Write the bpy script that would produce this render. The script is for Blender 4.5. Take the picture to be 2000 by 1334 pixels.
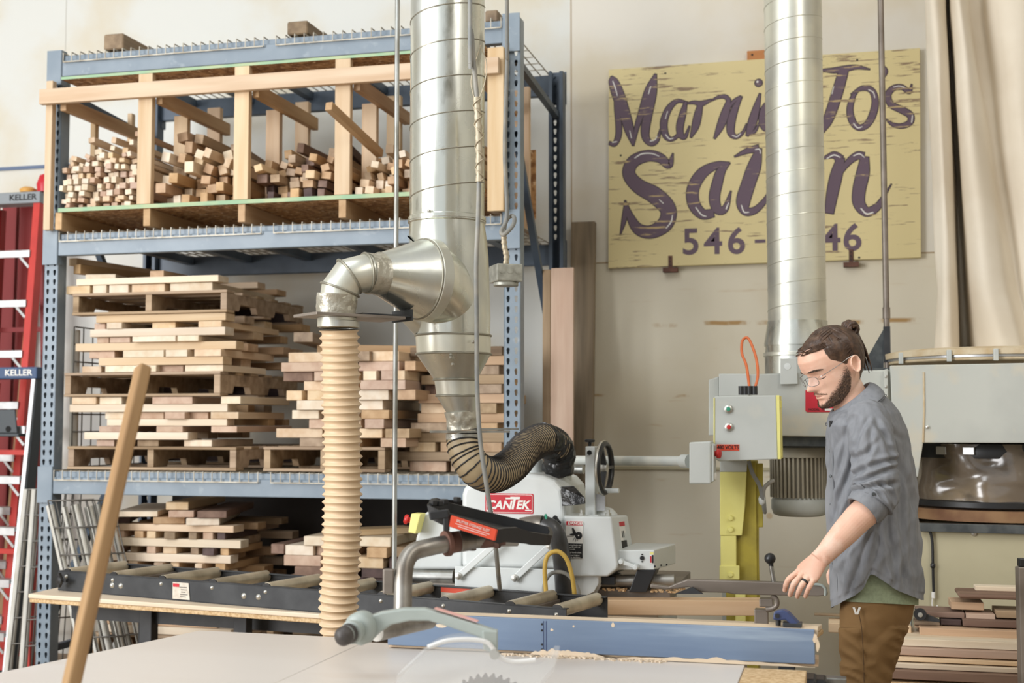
import bpy, bmesh, math, random
from mathutils import Vector, Matrix, noise
V = Vector
R = math.radians
random.seed(7)
sc = bpy.context.scene
for o in list(bpy.data.objects): bpy.data.objects.remove(o)
COL = sc.collection

# ------------------------------------------------------------------ camera
F_PX = 2500.0
YAW, PITCH = R(14.4), R(3.62)
EYE = V((0.0, 0.0, 1.5))
cd = bpy.data.cameras.new('camera'); cam = bpy.data.objects.new('camera', cd); COL.objects.link(cam)
cam.location = EYE; cam.rotation_euler = (R(90) + PITCH, 0, YAW)
cd.sensor_width = 36.0; cd.lens = 36.0 * F_PX / 2000.0
cd.clip_start = 0.05; cd.clip_end = 100
cd.dof.use_dof = True; cd.dof.focus_distance = 4.35; cd.dof.aperture_fstop = 3.4
sc.camera = cam

# ------------------------------------------------------------------ light
w = bpy.data.worlds.new('world'); sc.world = w; w.use_nodes = True
bg = w.node_tree.nodes['Background']
bg.inputs[0].default_value = (0.90, 0.95, 1.0, 1); bg.inputs[1].default_value = 0.74
def area(name, loc, aim, sx, sy, power, col=(1, 1, 1)):
    l = bpy.data.lights.new(name, 'AREA'); l.shape = 'RECTANGLE'; l.size = sx; l.size_y = sy
    l.energy = power; l.color = col
    o = bpy.data.objects.new(name, l); COL.objects.link(o); o.location = loc
    o.rotation_euler = (V(aim) - V(loc)).to_track_quat('-Z', 'Y').to_euler()
    return o
area('bay_door_daylight', (-7.2, -1.6, 3.1), (-0.8, 5.6, 1.5), 4.2, 4.2, 700, (0.985, 0.99, 1.0))
area('added_overhead_lamp', (-2.6, 1.8, 6.2), (-2.0, 4.4, 0), 1.2, 5.0, 130, (0.93, 0.97, 1.0))  # unseen overhead lamp added for general brightness and duct reflections
area('added_overhead_lamp', (2.6, 1.8, 6.2), (1.6, 4.8, 0), 1.2, 5.0, 190, (1.0, 0.97, 0.92))  # second added lamp, warm, brightens the right side of the wall
sc.view_settings.view_transform = 'Standard'; sc.view_settings.look = 'None'
sc.view_settings.exposure = 0.0; sc.view_settings.gamma = 1.0
sc.view_settings.use_curve_mapping = False

# ------------------------------------------------------------------ pixel rays (2000x1334 frame) -> points at a real depth
_fw = V((-math.sin(YAW) * math.cos(PITCH), math.cos(YAW) * math.cos(PITCH), math.sin(PITCH)))
_rt = V((math.cos(YAW), math.sin(YAW), 0))
_up = _rt.cross(_fw)
def ray(px, py): return _fw + _rt * ((px - 1000) / F_PX) - _up * ((py - 667) / F_PX)
def PD(px, py, d): return EYE + ray(px, py) * d
def PY(px, py, Y):
    r = ray(px, py); return EYE + r * ((Y - EYE.y) / r.y)
def PX(px, py, X):
    r = ray(px, py); return EYE + r * ((X - EYE.x) / r.x)
def PZ(px, py, Z):
    r = ray(px, py); return EYE + r * ((Z - EYE.z) / r.z)
def PP(px, py, p0, n):
    r = ray(px, py); n = V(n); return EYE + r * ((V(p0) - EYE).dot(n) / r.dot(n))

# ------------------------------------------------------------------ materials
MATS = {}
def _nt(name):
    m = bpy.data.materials.new(name); m.use_nodes = True
    nt = m.node_tree; b = nt.nodes['Principled BSDF']
    return m, nt, b
def lin(c):
    return tuple(((x / 255) / 12.92 if x / 255 <= .04045 else ((x / 255 + .055) / 1.055) ** 2.4) for x in c) + (1,)
def mat(name, c, rough=.5, metal=0, c2=None, scale=6, stretch=(1, 1, 1), lo=.4, hi=.65, bump=0, bscale=40, randv=0, spec=.5, detail=6, c3=None, s3=3, lo3=.55, hi3=.7, trans=0, alpha=1, emis=0, randrough=0):
    m, nt, b = _nt(name); N, L = nt.nodes, nt.links
    b.inputs['Roughness'].default_value = rough; b.inputs['Metallic'].default_value = metal
    b.inputs['Specular IOR Level'].default_value = spec
    tc = N.new('ShaderNodeTexCoord')
    col = None
    base = N.new('ShaderNodeRGB'); base.outputs[0].default_value = lin(c); col = base.outputs[0]
    mp = N.new('ShaderNodeMapping'); mp.inputs['Scale'].default_value = stretch
    L.new(tc.outputs['Object'], mp.inputs['Vector'])
    vec = mp.outputs[0]
    if randv:
        oi = N.new('ShaderNodeObjectInfo')
        va = N.new('ShaderNodeVectorMath'); va.operation = 'ADD'
        vs = N.new('ShaderNodeVectorMath'); vs.operation = 'SCALE'; vs.inputs[3].default_value = 37.0
        cmb = N.new('ShaderNodeCombineXYZ'); 
        for k in range(3): L.new(oi.outputs['Random'], cmb.inputs[k])
        L.new(cmb.outputs[0], vs.inputs[0]); L.new(vec, va.inputs[0]); L.new(vs.outputs[0], va.inputs[1]); vec = va.outputs[0]
    def layer(col, cc, sc_, lo_, hi_):
        n = N.new('ShaderNodeTexNoise'); n.inputs['Scale'].default_value = sc_; n.inputs['Detail'].default_value = detail
        L.new(vec, n.inputs['Vector'])
        r = N.new('ShaderNodeMapRange'); r.inputs[1].default_value = lo_; r.inputs[2].default_value = hi_
        L.new(n.outputs[0], r.inputs[0])
        mx = N.new('ShaderNodeMix'); mx.data_type = 'RGBA'
        L.new(r.outputs[0], mx.inputs[0]); L.new(col, mx.inputs[6]); mx.inputs[7].default_value = lin(cc)
        return mx.outputs[2]
    if c2: col = layer(col, c2, scale, lo, hi)
    if c3: col = layer(col, c3, s3, lo3, hi3)
    if randv:
        hs = N.new('ShaderNodeHueSaturation')
        mr = N.new('ShaderNodeMapRange'); mr.inputs[3].default_value = 1 - randv; mr.inputs[4].default_value = 1 + randv * .6
        L.new(oi.outputs['Random'], mr.inputs[0]); L.new(mr.outputs[0], hs.inputs['Value'])
        wn = N.new('ShaderNodeTexWhiteNoise'); wn.noise_dimensions = '1D'; L.new(oi.outputs['Random'], wn.inputs['W'])
        m2 = N.new('ShaderNodeMapRange'); m2.inputs[3].default_value = .5 - randv * .04; m2.inputs[4].default_value = .5 + randv * .03
        L.new(wn.outputs[0], m2.inputs[0]); L.new(m2.outputs[0], hs.inputs['Hue'])
        m3 = N.new('ShaderNodeMapRange'); m3.inputs[3].default_value = 1 - randv * .8; m3.inputs[4].default_value = 1 + randv * .8
        L.new(wn.outputs[0], m3.inputs[0]); L.new(m3.outputs[0], hs.inputs['Saturation'])
        L.new(col, hs.inputs['Color']); col = hs.outputs[0]
    L.new(col, b.inputs['Base Color'])
    if bump:
        n = N.new('ShaderNodeTexNoise'); n.inputs['Scale'].default_value = bscale; n.inputs['Detail'].default_value = 4
        L.new(vec, n.inputs['Vector'])
        bp = N.new('ShaderNodeBump'); bp.inputs['Strength'].default_value = bump; bp.inputs['Distance'].default_value = .01
        L.new(n.outputs[0], bp.inputs['Height']); L.new(bp.outputs[0], b.inputs['Normal'])
    if randrough:
        n = N.new('ShaderNodeTexNoise'); n.inputs['Scale'].default_value = scale; n.inputs['Detail'].default_value = 5
        L.new(vec, n.inputs['Vector'])
        r = N.new('ShaderNodeMapRange'); r.inputs[1].default_value = .35; r.inputs[2].default_value = .7
        r.inputs[3].default_value = max(.05, rough - randrough); r.inputs[4].default_value = min(1, rough + randrough)
        L.new(n.outputs[0], r.inputs[0]); L.new(r.outputs[0], b.inputs['Roughness'])
    if trans: b.inputs['Transmission Weight'].default_value = trans; b.inputs['IOR'].default_value = 1.2
    if alpha < 1: b.inputs['Alpha'].default_value = alpha
    MATS[name] = m
    return m
def wood(name, c, c2, rough=.6, randv=.12, scale=3.0, st=(.12, 1.6, 1.6), c3=None):
    return mat(name, c, rough, c2=c2, scale=scale * 4, stretch=st, lo=.35, hi=.72, bump=.06, bscale=60, randv=randv, spec=.25, c3=c3, s3=3, lo3=.56, hi3=.75)

M = {}
M['pine'] = wood('pine_wood', (222, 198, 166), (204, 172, 134))
M['pine_pale'] = wood('pale_pine_wood', (232, 218, 196), (218, 196, 168))
M['tan'] = wood('tan_wood', (200, 168, 132), (174, 140, 104))
M['oldwood'] = wood('aged_pallet_wood', (182, 158, 130), (144, 120, 94), c3=(110, 90, 70))
M['greywood'] = wood('weathered_grey_wood', (150, 130, 106), (112, 94, 76))
M['walnut'] = wood('walnut_wood', (144, 118, 102), (110, 86, 74))
M['darkwalnut'] = wood('dark_walnut_wood', (96, 78, 74), (70, 56, 54))
M['pink'] = wood('pinkish_hardwood', (204, 178, 156), (182, 150, 128))
M['oak'] = wood('oak_wood', (220, 188, 152), (200, 162, 122), randv=.04)
M['osb'] = mat('strand_board', (196, 152, 104), .75, c2=(140, 98, 60), scale=26, stretch=(1, 1, 1), lo=.42, hi=.6, c3=(222, 190, 150), s3=40, lo3=.58, hi3=.64)
M['green_edge'] = mat('green_painted_edge', (150, 182, 148), .7, c2=(176, 190, 150), scale=9)
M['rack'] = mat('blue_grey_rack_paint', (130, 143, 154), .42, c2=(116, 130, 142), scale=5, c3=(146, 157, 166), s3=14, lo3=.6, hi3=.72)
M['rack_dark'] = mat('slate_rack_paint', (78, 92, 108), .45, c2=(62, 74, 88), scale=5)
M['wire'] = mat('galvanised_wire', (184, 178, 164), .5, .3, c2=(150, 140, 122), scale=20)
M['wire_rust'] = mat('rusty_wire', (120, 104, 88), .55, .4, c2=(150, 140, 128), scale=20)
M['black'] = mat('black_paint', (40, 42, 45), .5, c2=(58, 60, 62), scale=9)
M['blackplastic'] = mat('black_plastic', (38, 38, 39), .36)
M['blacktape'] = mat('black_plastic_tape', (30, 30, 30), .3, bump=.9, bscale=26)
M['dark_hole'] = mat('dark_cavity', (24, 24, 24), .9)
M['white_m'] = mat('light_grey_machine_paint', (218, 222, 220), .38, c2=(208, 212, 210), scale=3, c3=(196, 196, 188), s3=7, lo3=.62, hi3=.8)
M['grey_m'] = mat('grey_machine_paint', (196, 199, 194), .45, c2=(182, 186, 180), scale=2.5, c3=(206, 204, 192), s3=5)
M['collector'] = mat('dusty_grey_steel_paint', (196, 198, 190), .5, c2=(176, 178, 172), scale=2.2, c3=(208, 200, 180), s3=5)
M['beige_m'] = mat('beige_machine_paint', (190, 182, 152), .55, c2=(176, 168, 138), scale=2)
M['yellow'] = mat('yellow_paint', (240, 234, 146), .5, c2=(232, 224, 134), scale=6)
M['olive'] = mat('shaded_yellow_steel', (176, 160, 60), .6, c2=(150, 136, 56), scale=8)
M['red'] = mat('red_plastic', (196, 40, 36), .4)
M['redlabel'] = mat('red_label', (196, 36, 52), .45)
M['orangelabel'] = mat('orange_red_label', (226, 84, 56), .5)
M['orange'] = mat('orange_cable', (216, 112, 60), .5)
M['green'] = mat('green_plastic', (60, 150, 120), .4)
M['whitelabel'] = mat('white_label', (236, 234, 228), .5)
M['paper'] = mat('paper_label', (214, 206, 192), .7, c2=(196, 186, 170), scale=40)
M['ink'] = mat('black_ink', (28, 28, 30), .6)
M['steel'] = mat('bare_steel', (176, 176, 172), .32, .9, c2=(140, 138, 132), scale=12)
M['bolt'] = mat('zinc_bolt', (200, 198, 190), .35, .85)
M['galv'] = mat('galvanised_duct', (228, 229, 218), .30, .92, c2=(202, 204, 198), scale=7, stretch=(1, 1, .5), c3=(170, 170, 160), s3=11, lo3=.62, hi3=.72, bump=.10, bscale=5, randrough=.12)
M['duct2'] = mat('satin_duct', (228, 227, 212), .36, .75, c2=(206, 206, 196), scale=5, bump=.05, bscale=6)
M['darkseam'] = mat('duct_seam', (150, 146, 132), .45, .7)
M['tape'] = mat('foil_tape', (196, 192, 178), .35, .55, c2=(170, 164, 148), scale=14, bump=.7, bscale=30)
M['hose'] = mat('tan_hose_plastic', (220, 194, 160), .42, c2=(206, 178, 142), scale=3)
M['hose_clear'] = mat('tan_wire_hose', (196, 176, 142), .4, c2=(170, 150, 118), scale=10)
M['hose_wire'] = mat('black_hose_wire', (44, 42, 42), .45)
M['cable'] = mat('grey_cable', (132, 134, 132), .55, c2=(156, 152, 142), scale=14)
M['conduit'] = mat('galvanised_conduit', (176, 178, 174), .42, .7, c2=(140, 138, 130), scale=22, stretch=(1, 1, .3))
M['grip'] = mat('woven_wire_grip', (188, 176, 152), .5, .4)
M['jbox'] = mat('galvanised_box', (176, 176, 166), .5, .55, c2=(150, 150, 140), scale=30)
M['roller'] = mat('worn_steel_roller', (206, 194, 170), .42, .35, c2=(170, 158, 136), scale=9, stretch=(1, 1, 1))
M['laminate'] = mat('white_laminate', (216, 209, 201), .35, c2=(208, 199, 189), scale=2.0, stretch=(.25, 1, 1), c3=(202, 190, 178), s3=3)
M['particle'] = mat('particle_board', (214, 186, 144), .75, c2=(186, 152, 108), scale=90, lo=.4, hi=.62)
M['boardtop'] = mat('light_board_top', (226, 208, 184), .55, c2=(214, 192, 162), scale=3, stretch=(.3, 1, 1))
M['bluefence'] = mat('worn_blue_fence_paint', (118, 136, 160), .42, c2=(104, 122, 148), scale=8, stretch=(.2, 1, 2.2), c3=(150, 166, 184), s3=7, lo3=.62, hi3=.74)
M['bluepl'] = mat('dark_blue_cast_paint', (58, 70, 108), .4)
M['fencegrey'] = mat('dark_steel_bar', (146, 136, 126), .42, .4, c2=(118, 108, 98), scale=7, stretch=(.3, 1, 1))
M['guardgrey'] = mat('light_grey_cast', (166, 174, 168), .42, c2=(154, 162, 156), scale=6)
M['pipe'] = mat('old_steel_pipe', (158, 154, 146), .4, .75, c2=(120, 112, 102), scale=9, c3=(176, 172, 164), s3=5)
M['rust'] = mat('rusty_iron', (112, 76, 62), .75, c2=(84, 58, 48), scale=16)
M['blade'] = mat('brown_saw_steel', (74, 58, 48), .55, .1, c2=(56, 44, 36), scale=8)
M['fabric'] = mat('white_filter_fabric', (226, 216, 198), .9, c2=(216, 204, 184), scale=3)
M['dustyrim'] = mat('dusty_cream_rim', (214, 198, 168), .7, c2=(196, 172, 134), scale=14, bump=.2, bscale=30)
M['motor'] = mat('grey_motor_paint', (180, 174, 156), .5, c2=(164, 156, 138), scale=8)
M['gusset'] = mat('dark_steel_plate', (70, 74, 76), .5, .3, c2=(96, 100, 100), scale=18)
M['ladder_red'] = mat('red_fibreglass', (206, 56, 44), .5, c2=(186, 44, 36), scale=4)
M['ladder_dark'] = mat('deep_red_fibreglass', (128, 24, 24), .55)
M['alu'] = mat('aluminium', (206, 206, 206), .36, .75, c2=(184, 184, 184), scale=12)
M['greycap'] = mat('grey_ladder_cap', (140, 146, 150), .5)
M['bluecap'] = mat('dark_blue_ladder_cap', (58, 82, 118), .5)
M['charcoal'] = mat('charcoal_side', (66, 72, 76), .5)
M['yellowhose'] = mat('yellow_hose', (206, 172, 84), .5, c2=(190, 156, 72), scale=16)
M['dust'] = mat('sawdust', (196, 164, 122), .9, c2=(160, 124, 86), scale=60)

# ------------------------------------------------------------------ mesh builder
class MB:
    def __init__(s): s.b = bmesh.new()
    def _faces(s, vs, fs, smooth=False, mi=0):
        bv = [s.b.verts.new(v) for v in vs]
        for f in fs:
            try:
                q = s.b.faces.new([bv[i] for i in f]); q.smooth = smooth; q.material_index = mi
            except ValueError: pass
        return bv
    def box(s, c, size, mtx=None, mi=0):
        hx, hy, hz = size[0] / 2, size[1] / 2, size[2] / 2
        vs = [V((x, y, z)) for x in (-hx, hx) for y in (-hy, hy) for z in (-hz, hz)]
        if mtx is not None: vs = [mtx @ v for v in vs]
        vs = [v + V(c) for v in vs]
        s._faces(vs, [(0, 1, 3, 2), (4, 6, 7, 5), (0, 4, 5, 1), (2, 3, 7, 6), (0, 2, 6, 4), (1, 5, 7, 3)], mi=mi)
        return s
    def hexa(s, p):  # 8 points: bottom loop 4, top loop 4
        s._faces([V(q) for q in p], [(3, 2, 1, 0), (4, 5, 6, 7), (0, 1, 5, 4), (1, 2, 6, 5), (2, 3, 7, 6), (3, 0, 4, 7)]); return s
    def beam(s, p0, p1, wd, ht, up=(0, 0, 1)):
        p0, p1 = V(p0), V(p1); d = (p1 - p0).normalized(); u = V(up)
        sd = d.cross(u)
        if sd.length < 1e-4: sd = d.cross(V((1, 0, 0)))
        sd.normalize(); u = sd.cross(d).normalized()
        a, b_ = sd * wd / 2, u * ht / 2
        s.hexa([p0 - a - b_, p0 + a - b_, p0 + a + b_, p0 - a + b_, p1 - a - b_, p1 + a - b_, p1 + a + b_, p1 - a + b_]); return s
    def prism(s, pts, ext, mi=0):
        ext = V(ext); n = len(pts); a = [V(p) for p in pts]; vs = a + [p + ext for p in a]
        s._faces(vs, [tuple(range(n - 1, -1, -1)), tuple(range(n, 2 * n))] + [(i, (i + 1) % n, n + (i + 1) % n, n + i) for i in range(n)], mi=mi); return s
    def rings(s, rs, cap=True, smooth=True, closed=False):
        n = len(rs[0]); vs = [V(v) for r in rs for v in r]; fs = []
        m = len(rs)
        for k in range(m if closed else m - 1):
            k2 = (k + 1) % m
            for i in range(n):
                j = (i + 1) % n; fs.append((k * n + i, k * n + j, k2 * n + j, k2 * n + i))
        bv = s._faces(vs, fs, smooth)
        if cap and not closed:
            for f in (list(reversed(bv[:n])), bv[(m - 1) * n:m * n]):
                try: s.b.faces.new(f)
                except ValueError: pass
        return s
    def tube(s, pts, r, n=12, cap=True, smooth=True, closed=False, sx=1, ref=None):
        pts = [V(p) for p in pts]; m = len(pts); rs = []
        rad = r if hasattr(r, '__len__') else [r] * m
        t0 = (pts[1] - pts[0]).normalized()
        a = V(ref) if ref else (V((0, 0, 1)) if abs(t0.z) < .9 else V((1, 0, 0)))
        u = (a - t0 * a.dot(t0)).normalized()
        for k in range(m):
            if closed: t = (pts[(k + 1) % m] - pts[k - 1]).normalized()
            elif k == 0: t = t0
            elif k == m - 1: t = (pts[-1] - pts[-2]).normalized()
            else: t = ((pts[k + 1] - pts[k]).normalized() + (pts[k] - pts[k - 1]).normalized()).normalized()
            u = (u - t * u.dot(t)); u.normalize(); v = t.cross(u)
            rs.append([pts[k] + (u * math.cos(2 * math.pi * i / n) * sx + v * math.sin(2 * math.pi * i / n)) * rad[k] for i in range(n)])
        s.rings(rs, cap, smooth, closed); return s
    def cyl(s, p0, p1, r, n=20, r2=None, cap=True, smooth=True):
        s.tube([p0, p1], [r, r if r2 is None else r2], n, cap, smooth); return s
    def lathe(s, prof, org, axis=(0, 0, 1), n=32, smooth=True, cap=True):
        o_, ax = V(org), V(axis).normalized(); a = V((0, 0, 1)) if abs(ax.z) < .9 else V((1, 0, 0))
        u = (a - ax * a.dot(ax)).normalized(); v = ax.cross(u)
        rs = [[o_ + ax * h + (u * math.cos(2 * math.pi * i / n) + v * math.sin(2 * math.pi * i / n)) * max(r_, 1e-4) for i in range(n)] for r_, h in prof]
        s.rings(rs, cap, smooth); return s
    def build(s, name, m, parent=None, bevel=0, seg=2, smooth_angle=None, mtx=None, mods=None):
        bmesh.ops.recalc_face_normals(s.b, faces=s.b.faces)
        for e in s.b.edges:
            if len(e.link_faces) == 2 and e.calc_face_angle(0) > .87: e.smooth = False
        me = bpy.data.meshes.new(name); s.b.to_mesh(me); s.b.free()
        ms = m if isinstance(m, (list, tuple)) else [m]
        for q in ms: me.materials.append(q if not isinstance(q, str) else M[q])
        o = bpy.data.objects.new(name, me); COL.objects.link(o)
        if mtx is not None: o.matrix_world = mtx
        if parent is not None:
            o.parent = parent; o.matrix_parent_inverse = Matrix.Translation(parent.location).inverted() if parent.type == 'EMPTY' else parent_inv(parent)
        if bevel:
            md = o.modifiers.new('bevel', 'BEVEL'); md.width = bevel; md.segments = seg; md.limit_method = 'ANGLE'; md.angle_limit = R(40)
        return o
def parent_inv(p):
    # parents that are meshes keep an identity basis inside their own parent, so world = identity
    return p.matrix_basis.inverted() if p.parent is None else Matrix.Identity(4)
def tag(o, label=None, cat=None, group=None, kind=None):
    if label: o['label'] = label
    if cat: o['category'] = cat
    if group: o['group'] = group
    if kind: o['kind'] = kind
    return o
def thing(name, loc, label, cat, group=None):
    o = bpy.data.objects.new(name, None); COL.objects.link(o); o.location = V(loc); o.empty_display_size = .1
    return tag(o, label, cat, group)
def struct(o): o['kind'] = 'structure'; return o
def smooth(pts, n=6, closed=False):   # Catmull-Rom
    pts = [V(p) for p in pts]; out = []; m = len(pts)
    for i in range(m if closed else m - 1):
        p0 = pts[i - 1] if (i > 0 or closed) else pts[0] * 2 - pts[1]
        p1, p2 = pts[i], pts[(i + 1) % m]
        p3 = pts[(i + 2) % m] if (i + 2 < m or closed) else p2 * 2 - p1
        for k in range(n):
            t = k / n
            out.append(.5 * ((2 * p1) + (p2 - p0) * t + (2 * p0 - 5 * p1 + 4 * p2 - p3) * t * t + (3 * p1 - p0 - 3 * p2 + p3) * t ** 3))
    if not closed: out.append(pts[-1])
    return out
def lerp(a, b, t): return a + (b - a) * t
def interp(tab, x):
    if x <= tab[0][0]: return tab[0][1]
    for (a, va), (b, vb) in zip(tab, tab[1:]):
        if x <= b: return va + (vb - va) * (x - a) / (b - a)
    return tab[-1][1]
def plank(name, p0, p1, wd, ht, m, label=None, cat=None, group=None, up=(0, 0, 1), bevel=.002, parent=None):
    """a board as its own mesh in its own frame: local X runs along the grain"""
    p0, p1 = V(p0), V(p1); d = p1 - p0; L = d.length; d.normalize(); u = V(up)
    sd = u.cross(d)
    if sd.length < 1e-4: sd = V((1, 0, 0)).cross(d)
    sd.normalize(); u = d.cross(sd)
    mt = Matrix((d, sd, u)).transposed().to_4x4(); mt.translation = (p0 + p1) / 2
    mb = MB().box((0, 0, 0), (L, wd, ht))
    o = mb.build(name, m, None, bevel=bevel, seg=1)
    if parent is not None:
        o.parent = parent; o.matrix_parent_inverse = Matrix.Translation(parent.location).inverted() if parent.type == 'EMPTY' else parent_inv(parent)
    o.matrix_basis = mt
    return tag(o, label, cat, group)
def text(s, p, size, xdir, ydir, m, parent=None, name='lettering', ext=.0006, align='CENTER', shear=0, bold=0, sx=1):
    cu = bpy.data.curves.new(name, 'FONT'); cu.body = s; cu.size = size; cu.extrude = ext; cu.align_x = align; cu.align_y = 'CENTER'; cu.shear = shear; cu.offset = bold
    x = V(xdir).normalized(); y = V(ydir).normalized(); z = x.cross(y).normalized(); y = z.cross(x)
    mt = Matrix((x * sx, y, z)).transposed().to_4x4(); mt.translation = V(p)
    tmp = bpy.data.objects.new(name, cu)
    me = bpy.data.meshes.new_from_object(tmp); bpy.data.objects.remove(tmp); bpy.data.curves.remove(cu)
    me.transform(mt); me.materials.clear(); me.materials.append(M[m] if isinstance(m, str) else m)
    o = bpy.data.objects.new(name, me); COL.objects.link(o)
    if parent is not None:
        o.parent = parent; o.matrix_parent_inverse = Matrix.Translation(parent.location).inverted() if parent.type == 'EMPTY' else parent_inv(parent)
    return o
# ================================================================== the setting
WALL_Y = 7.45
def wall_mat():
    m, nt, b = _nt('painted_plywood_wall'); N, L = nt.nodes, nt.links
    b.inputs['Roughness'].default_value = .75; b.inputs['Specular IOR Level'].default_value = .2
    g = N.new('ShaderNodeNewGeometry'); sep = N.new('ShaderNodeSeparateXYZ'); L.new(g.outputs['Position'], sep.inputs[0])
    def rng(sock, a, c):
        r = N.new('ShaderNodeMapRange'); r.interpolation_type = 'SMOOTHSTEP'; r.inputs[1].default_value = a; r.inputs[2].default_value = c; L.new(sock, r.inputs[0]); return r.outputs[0]
    def mix(f, a, c):
        x = N.new('ShaderNodeMix'); x.data_type = 'RGBA'
        if hasattr(f, 'links'): L.new(f, x.inputs[0])
        else: x.inputs[0].default_value = f
        for k, q in ((6, a), (7, c)):
            if hasattr(q, 'links'): L.new(q, x.inputs[k])
            else: x.inputs[k].default_value = lin(q)
        return x.outputs[2]
    # white painted board; bare cream plywood sheets fill the lower wall right of the seam
    xs = PY(1116, 700, 7.45).x; zs = PY(1500, 503, 7.45).z
    ply = N.new('ShaderNodeMath'); ply.operation = 'MULTIPLY'
    L.new(rng(sep.outputs[0], xs - .01, xs + .01), ply.inputs[0]); L.new(rng(sep.outputs[2], zs + .01, zs - .01), ply.inputs[1])
    base = mix(ply.outputs[0], (222, 217, 206), (222, 214, 194))
    base = mix(rng(sep.outputs[0], xs + .01, xs - .01), base, (219, 220, 215))
    def noise_(scale, sx=1, sz=1, d=5):
        mp = N.new('ShaderNodeMapping'); mp.inputs['Scale'].default_value = (sx, 1, sz); L.new(g.outputs['Position'], mp.inputs[0])
        n = N.new('ShaderNodeTexNoise'); n.inputs['Scale'].default_value = scale; n.inputs['Detail'].default_value = d; L.new(mp.outputs[0], n.inputs[0]); return n.outputs[0]
    mott = noise_(1.6)
    base = mix(rng(mott, .42, .7), base, mix(.7, base, (212, 200, 174)))
    # scuffs that run along the plywood seams
    band = rng(noise_(2.2, 1.2, 9, 6), .66, .78)
    low = N.new('ShaderNodeMath'); low.operation = 'MULTIPLY'; L.new(band, low.inputs[0]); L.new(rng(sep.outputs[0], -1.9, -1.2), low.inputs[1])
    low2 = N.new('ShaderNodeMath'); low2.operation = 'MULTIPLY'; L.new(low.outputs[0], low2.inputs[0])
    inv = rng(sep.outputs[2], 2.5, 2.1); L.new(inv, low2.inputs[1])
    low3 = N.new('ShaderNodeMath'); low3.operation = 'MULTIPLY'; L.new(low2.outputs[0], low3.inputs[0]); low3.inputs[1].default_value = .55
    base = mix(low3.outputs[0], base, (190, 158, 112))
    # knot plugs
    vor = N.new('ShaderNodeTexVoronoi'); vor.inputs['Scale'].default_value = 2.3; L.new(g.outputs['Position'], vor.inputs[0])
    k = rng(vor.outputs['Distance'], .05, .03)
    kk = N.new('ShaderNodeMath'); kk.operation = 'MULTIPLY'; L.new(k, kk.inputs[0]); L.new(rng(sep.outputs[0], -1.6, -1.2), kk.inputs[1])
    kz = N.new('ShaderNodeMath'); kz.operation = 'MULTIPLY'; L.new(kk.outputs[0], kz.inputs[0]); L.new(inv, kz.inputs[1])
    kh = N.new('ShaderNodeMath'); kh.operation = 'MULTIPLY'; L.new(kz.outputs[0], kh.inputs[0]); kh.inputs[1].default_value = .65
    base = mix(kh.outputs[0], base, (196, 166, 122))
    # long water stains along two plywood joints
    for py, wdt, thr in ((632, .018, .50), (773, .012, .52)):
        zb = PY(1400, py, 7.45).z
        d = N.new('ShaderNodeMath'); d.operation = 'SUBTRACT'; L.new(sep.outputs[2], d.inputs[0]); d.inputs[1].default_value = zb
        wob = N.new('ShaderNodeMath'); wob.operation = 'MULTIPLY_ADD'; L.new(noise_(3.0, 1, .2, 3), wob.inputs[0]); wob.inputs[1].default_value = -.05; L.new(d.outputs[0], wob.inputs[2])
        wo2 = N.new('ShaderNodeMath'); wo2.operation = 'ADD'; L.new(wob.outputs[0], wo2.inputs[0]); wo2.inputs[1].default_value = .025
        ab = N.new('ShaderNodeMath'); ab.operation = 'ABSOLUTE'; L.new(wo2.outputs[0], ab.inputs[0])
        f = N.new('ShaderNodeMath'); f.operation = 'MULTIPLY'; L.new(rng(ab.outputs[0], wdt, wdt * .3), f.inputs[0]); L.new(rng(noise_(5.0, 1, .6, 6), thr, thr + .12), f.inputs[1])
        f2 = N.new('ShaderNodeMath'); f2.operation = 'MULTIPLY'; L.new(f.outputs[0], f2.inputs[0]); L.new(rng(sep.outputs[0], xs, xs + .1), f2.inputs[1])
        base = mix(f2.outputs[0], base, (178, 144, 98))
    L.new(base, b.inputs['Base Color'])
    bp = N.new('ShaderNodeBump'); bp.inputs['Strength'].default_value = .08; L.new(noise_(14, 1, 4), bp.inputs['Height']); L.new(bp.outputs[0], b.inputs['Normal'])
    return m
M['wall'] = wall_mat()
M['wall_plain'] = mat('white_painted_wall', (214, 212, 204), .8, c2=(204, 202, 194), scale=2)
M['unseen_ceiling'] = mat('unseen_ceiling_white', (226, 226, 222), .8, c2=(210, 210, 206), scale=1.2)
M['floor'] = mat('dusty_concrete', (168, 150, 128), .8, c2=(140, 122, 102), scale=3, c3=(190, 168, 138), s3=7)
M['trimblue'] = mat('slate_blue_trim', (96, 112, 140), .6)
M['crack'] = mat('seam_line_brown', (170, 146, 112), .8)  # brown of the plywood seams and panel joints
struct(MB().box((-1, WALL_Y + .06, 3.1), (20, .12, 6.8)).build('wall_back', 'wall'))
struct(MB().box((-1, 1.5, -.06), (20, 12, .12)).build('floor', 'floor'))
struct(MB().box((-11.0, 1.5, 3.1), (.12, 12, 6.8)).build('wall_left', 'wall_plain'))
struct(MB().box((6.5, 1.5, 3.1), (.12, 12, 6.8)).build('wall_right', 'wall_plain'))
mb = MB().box((-1, 5.4, 6.5), (20, 4.2, .12)); mb.box((3.6, -.6, 6.5), (5.9, 7.8, .12)); struct(mb.build('unseen_ceiling', 'unseen_ceiling'))  # unseen ceiling shaped as an L, left open where sky light should enter
struct(MB().box((3.6, -4.5, 3.1), (5.9, .12, 6.8)).build('light_block_wall', 'wall_plain'))  # unseen wall added so that light enters only from the left front
def wp(px, py, off=0): return PY(px, py, WALL_Y - off)
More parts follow.
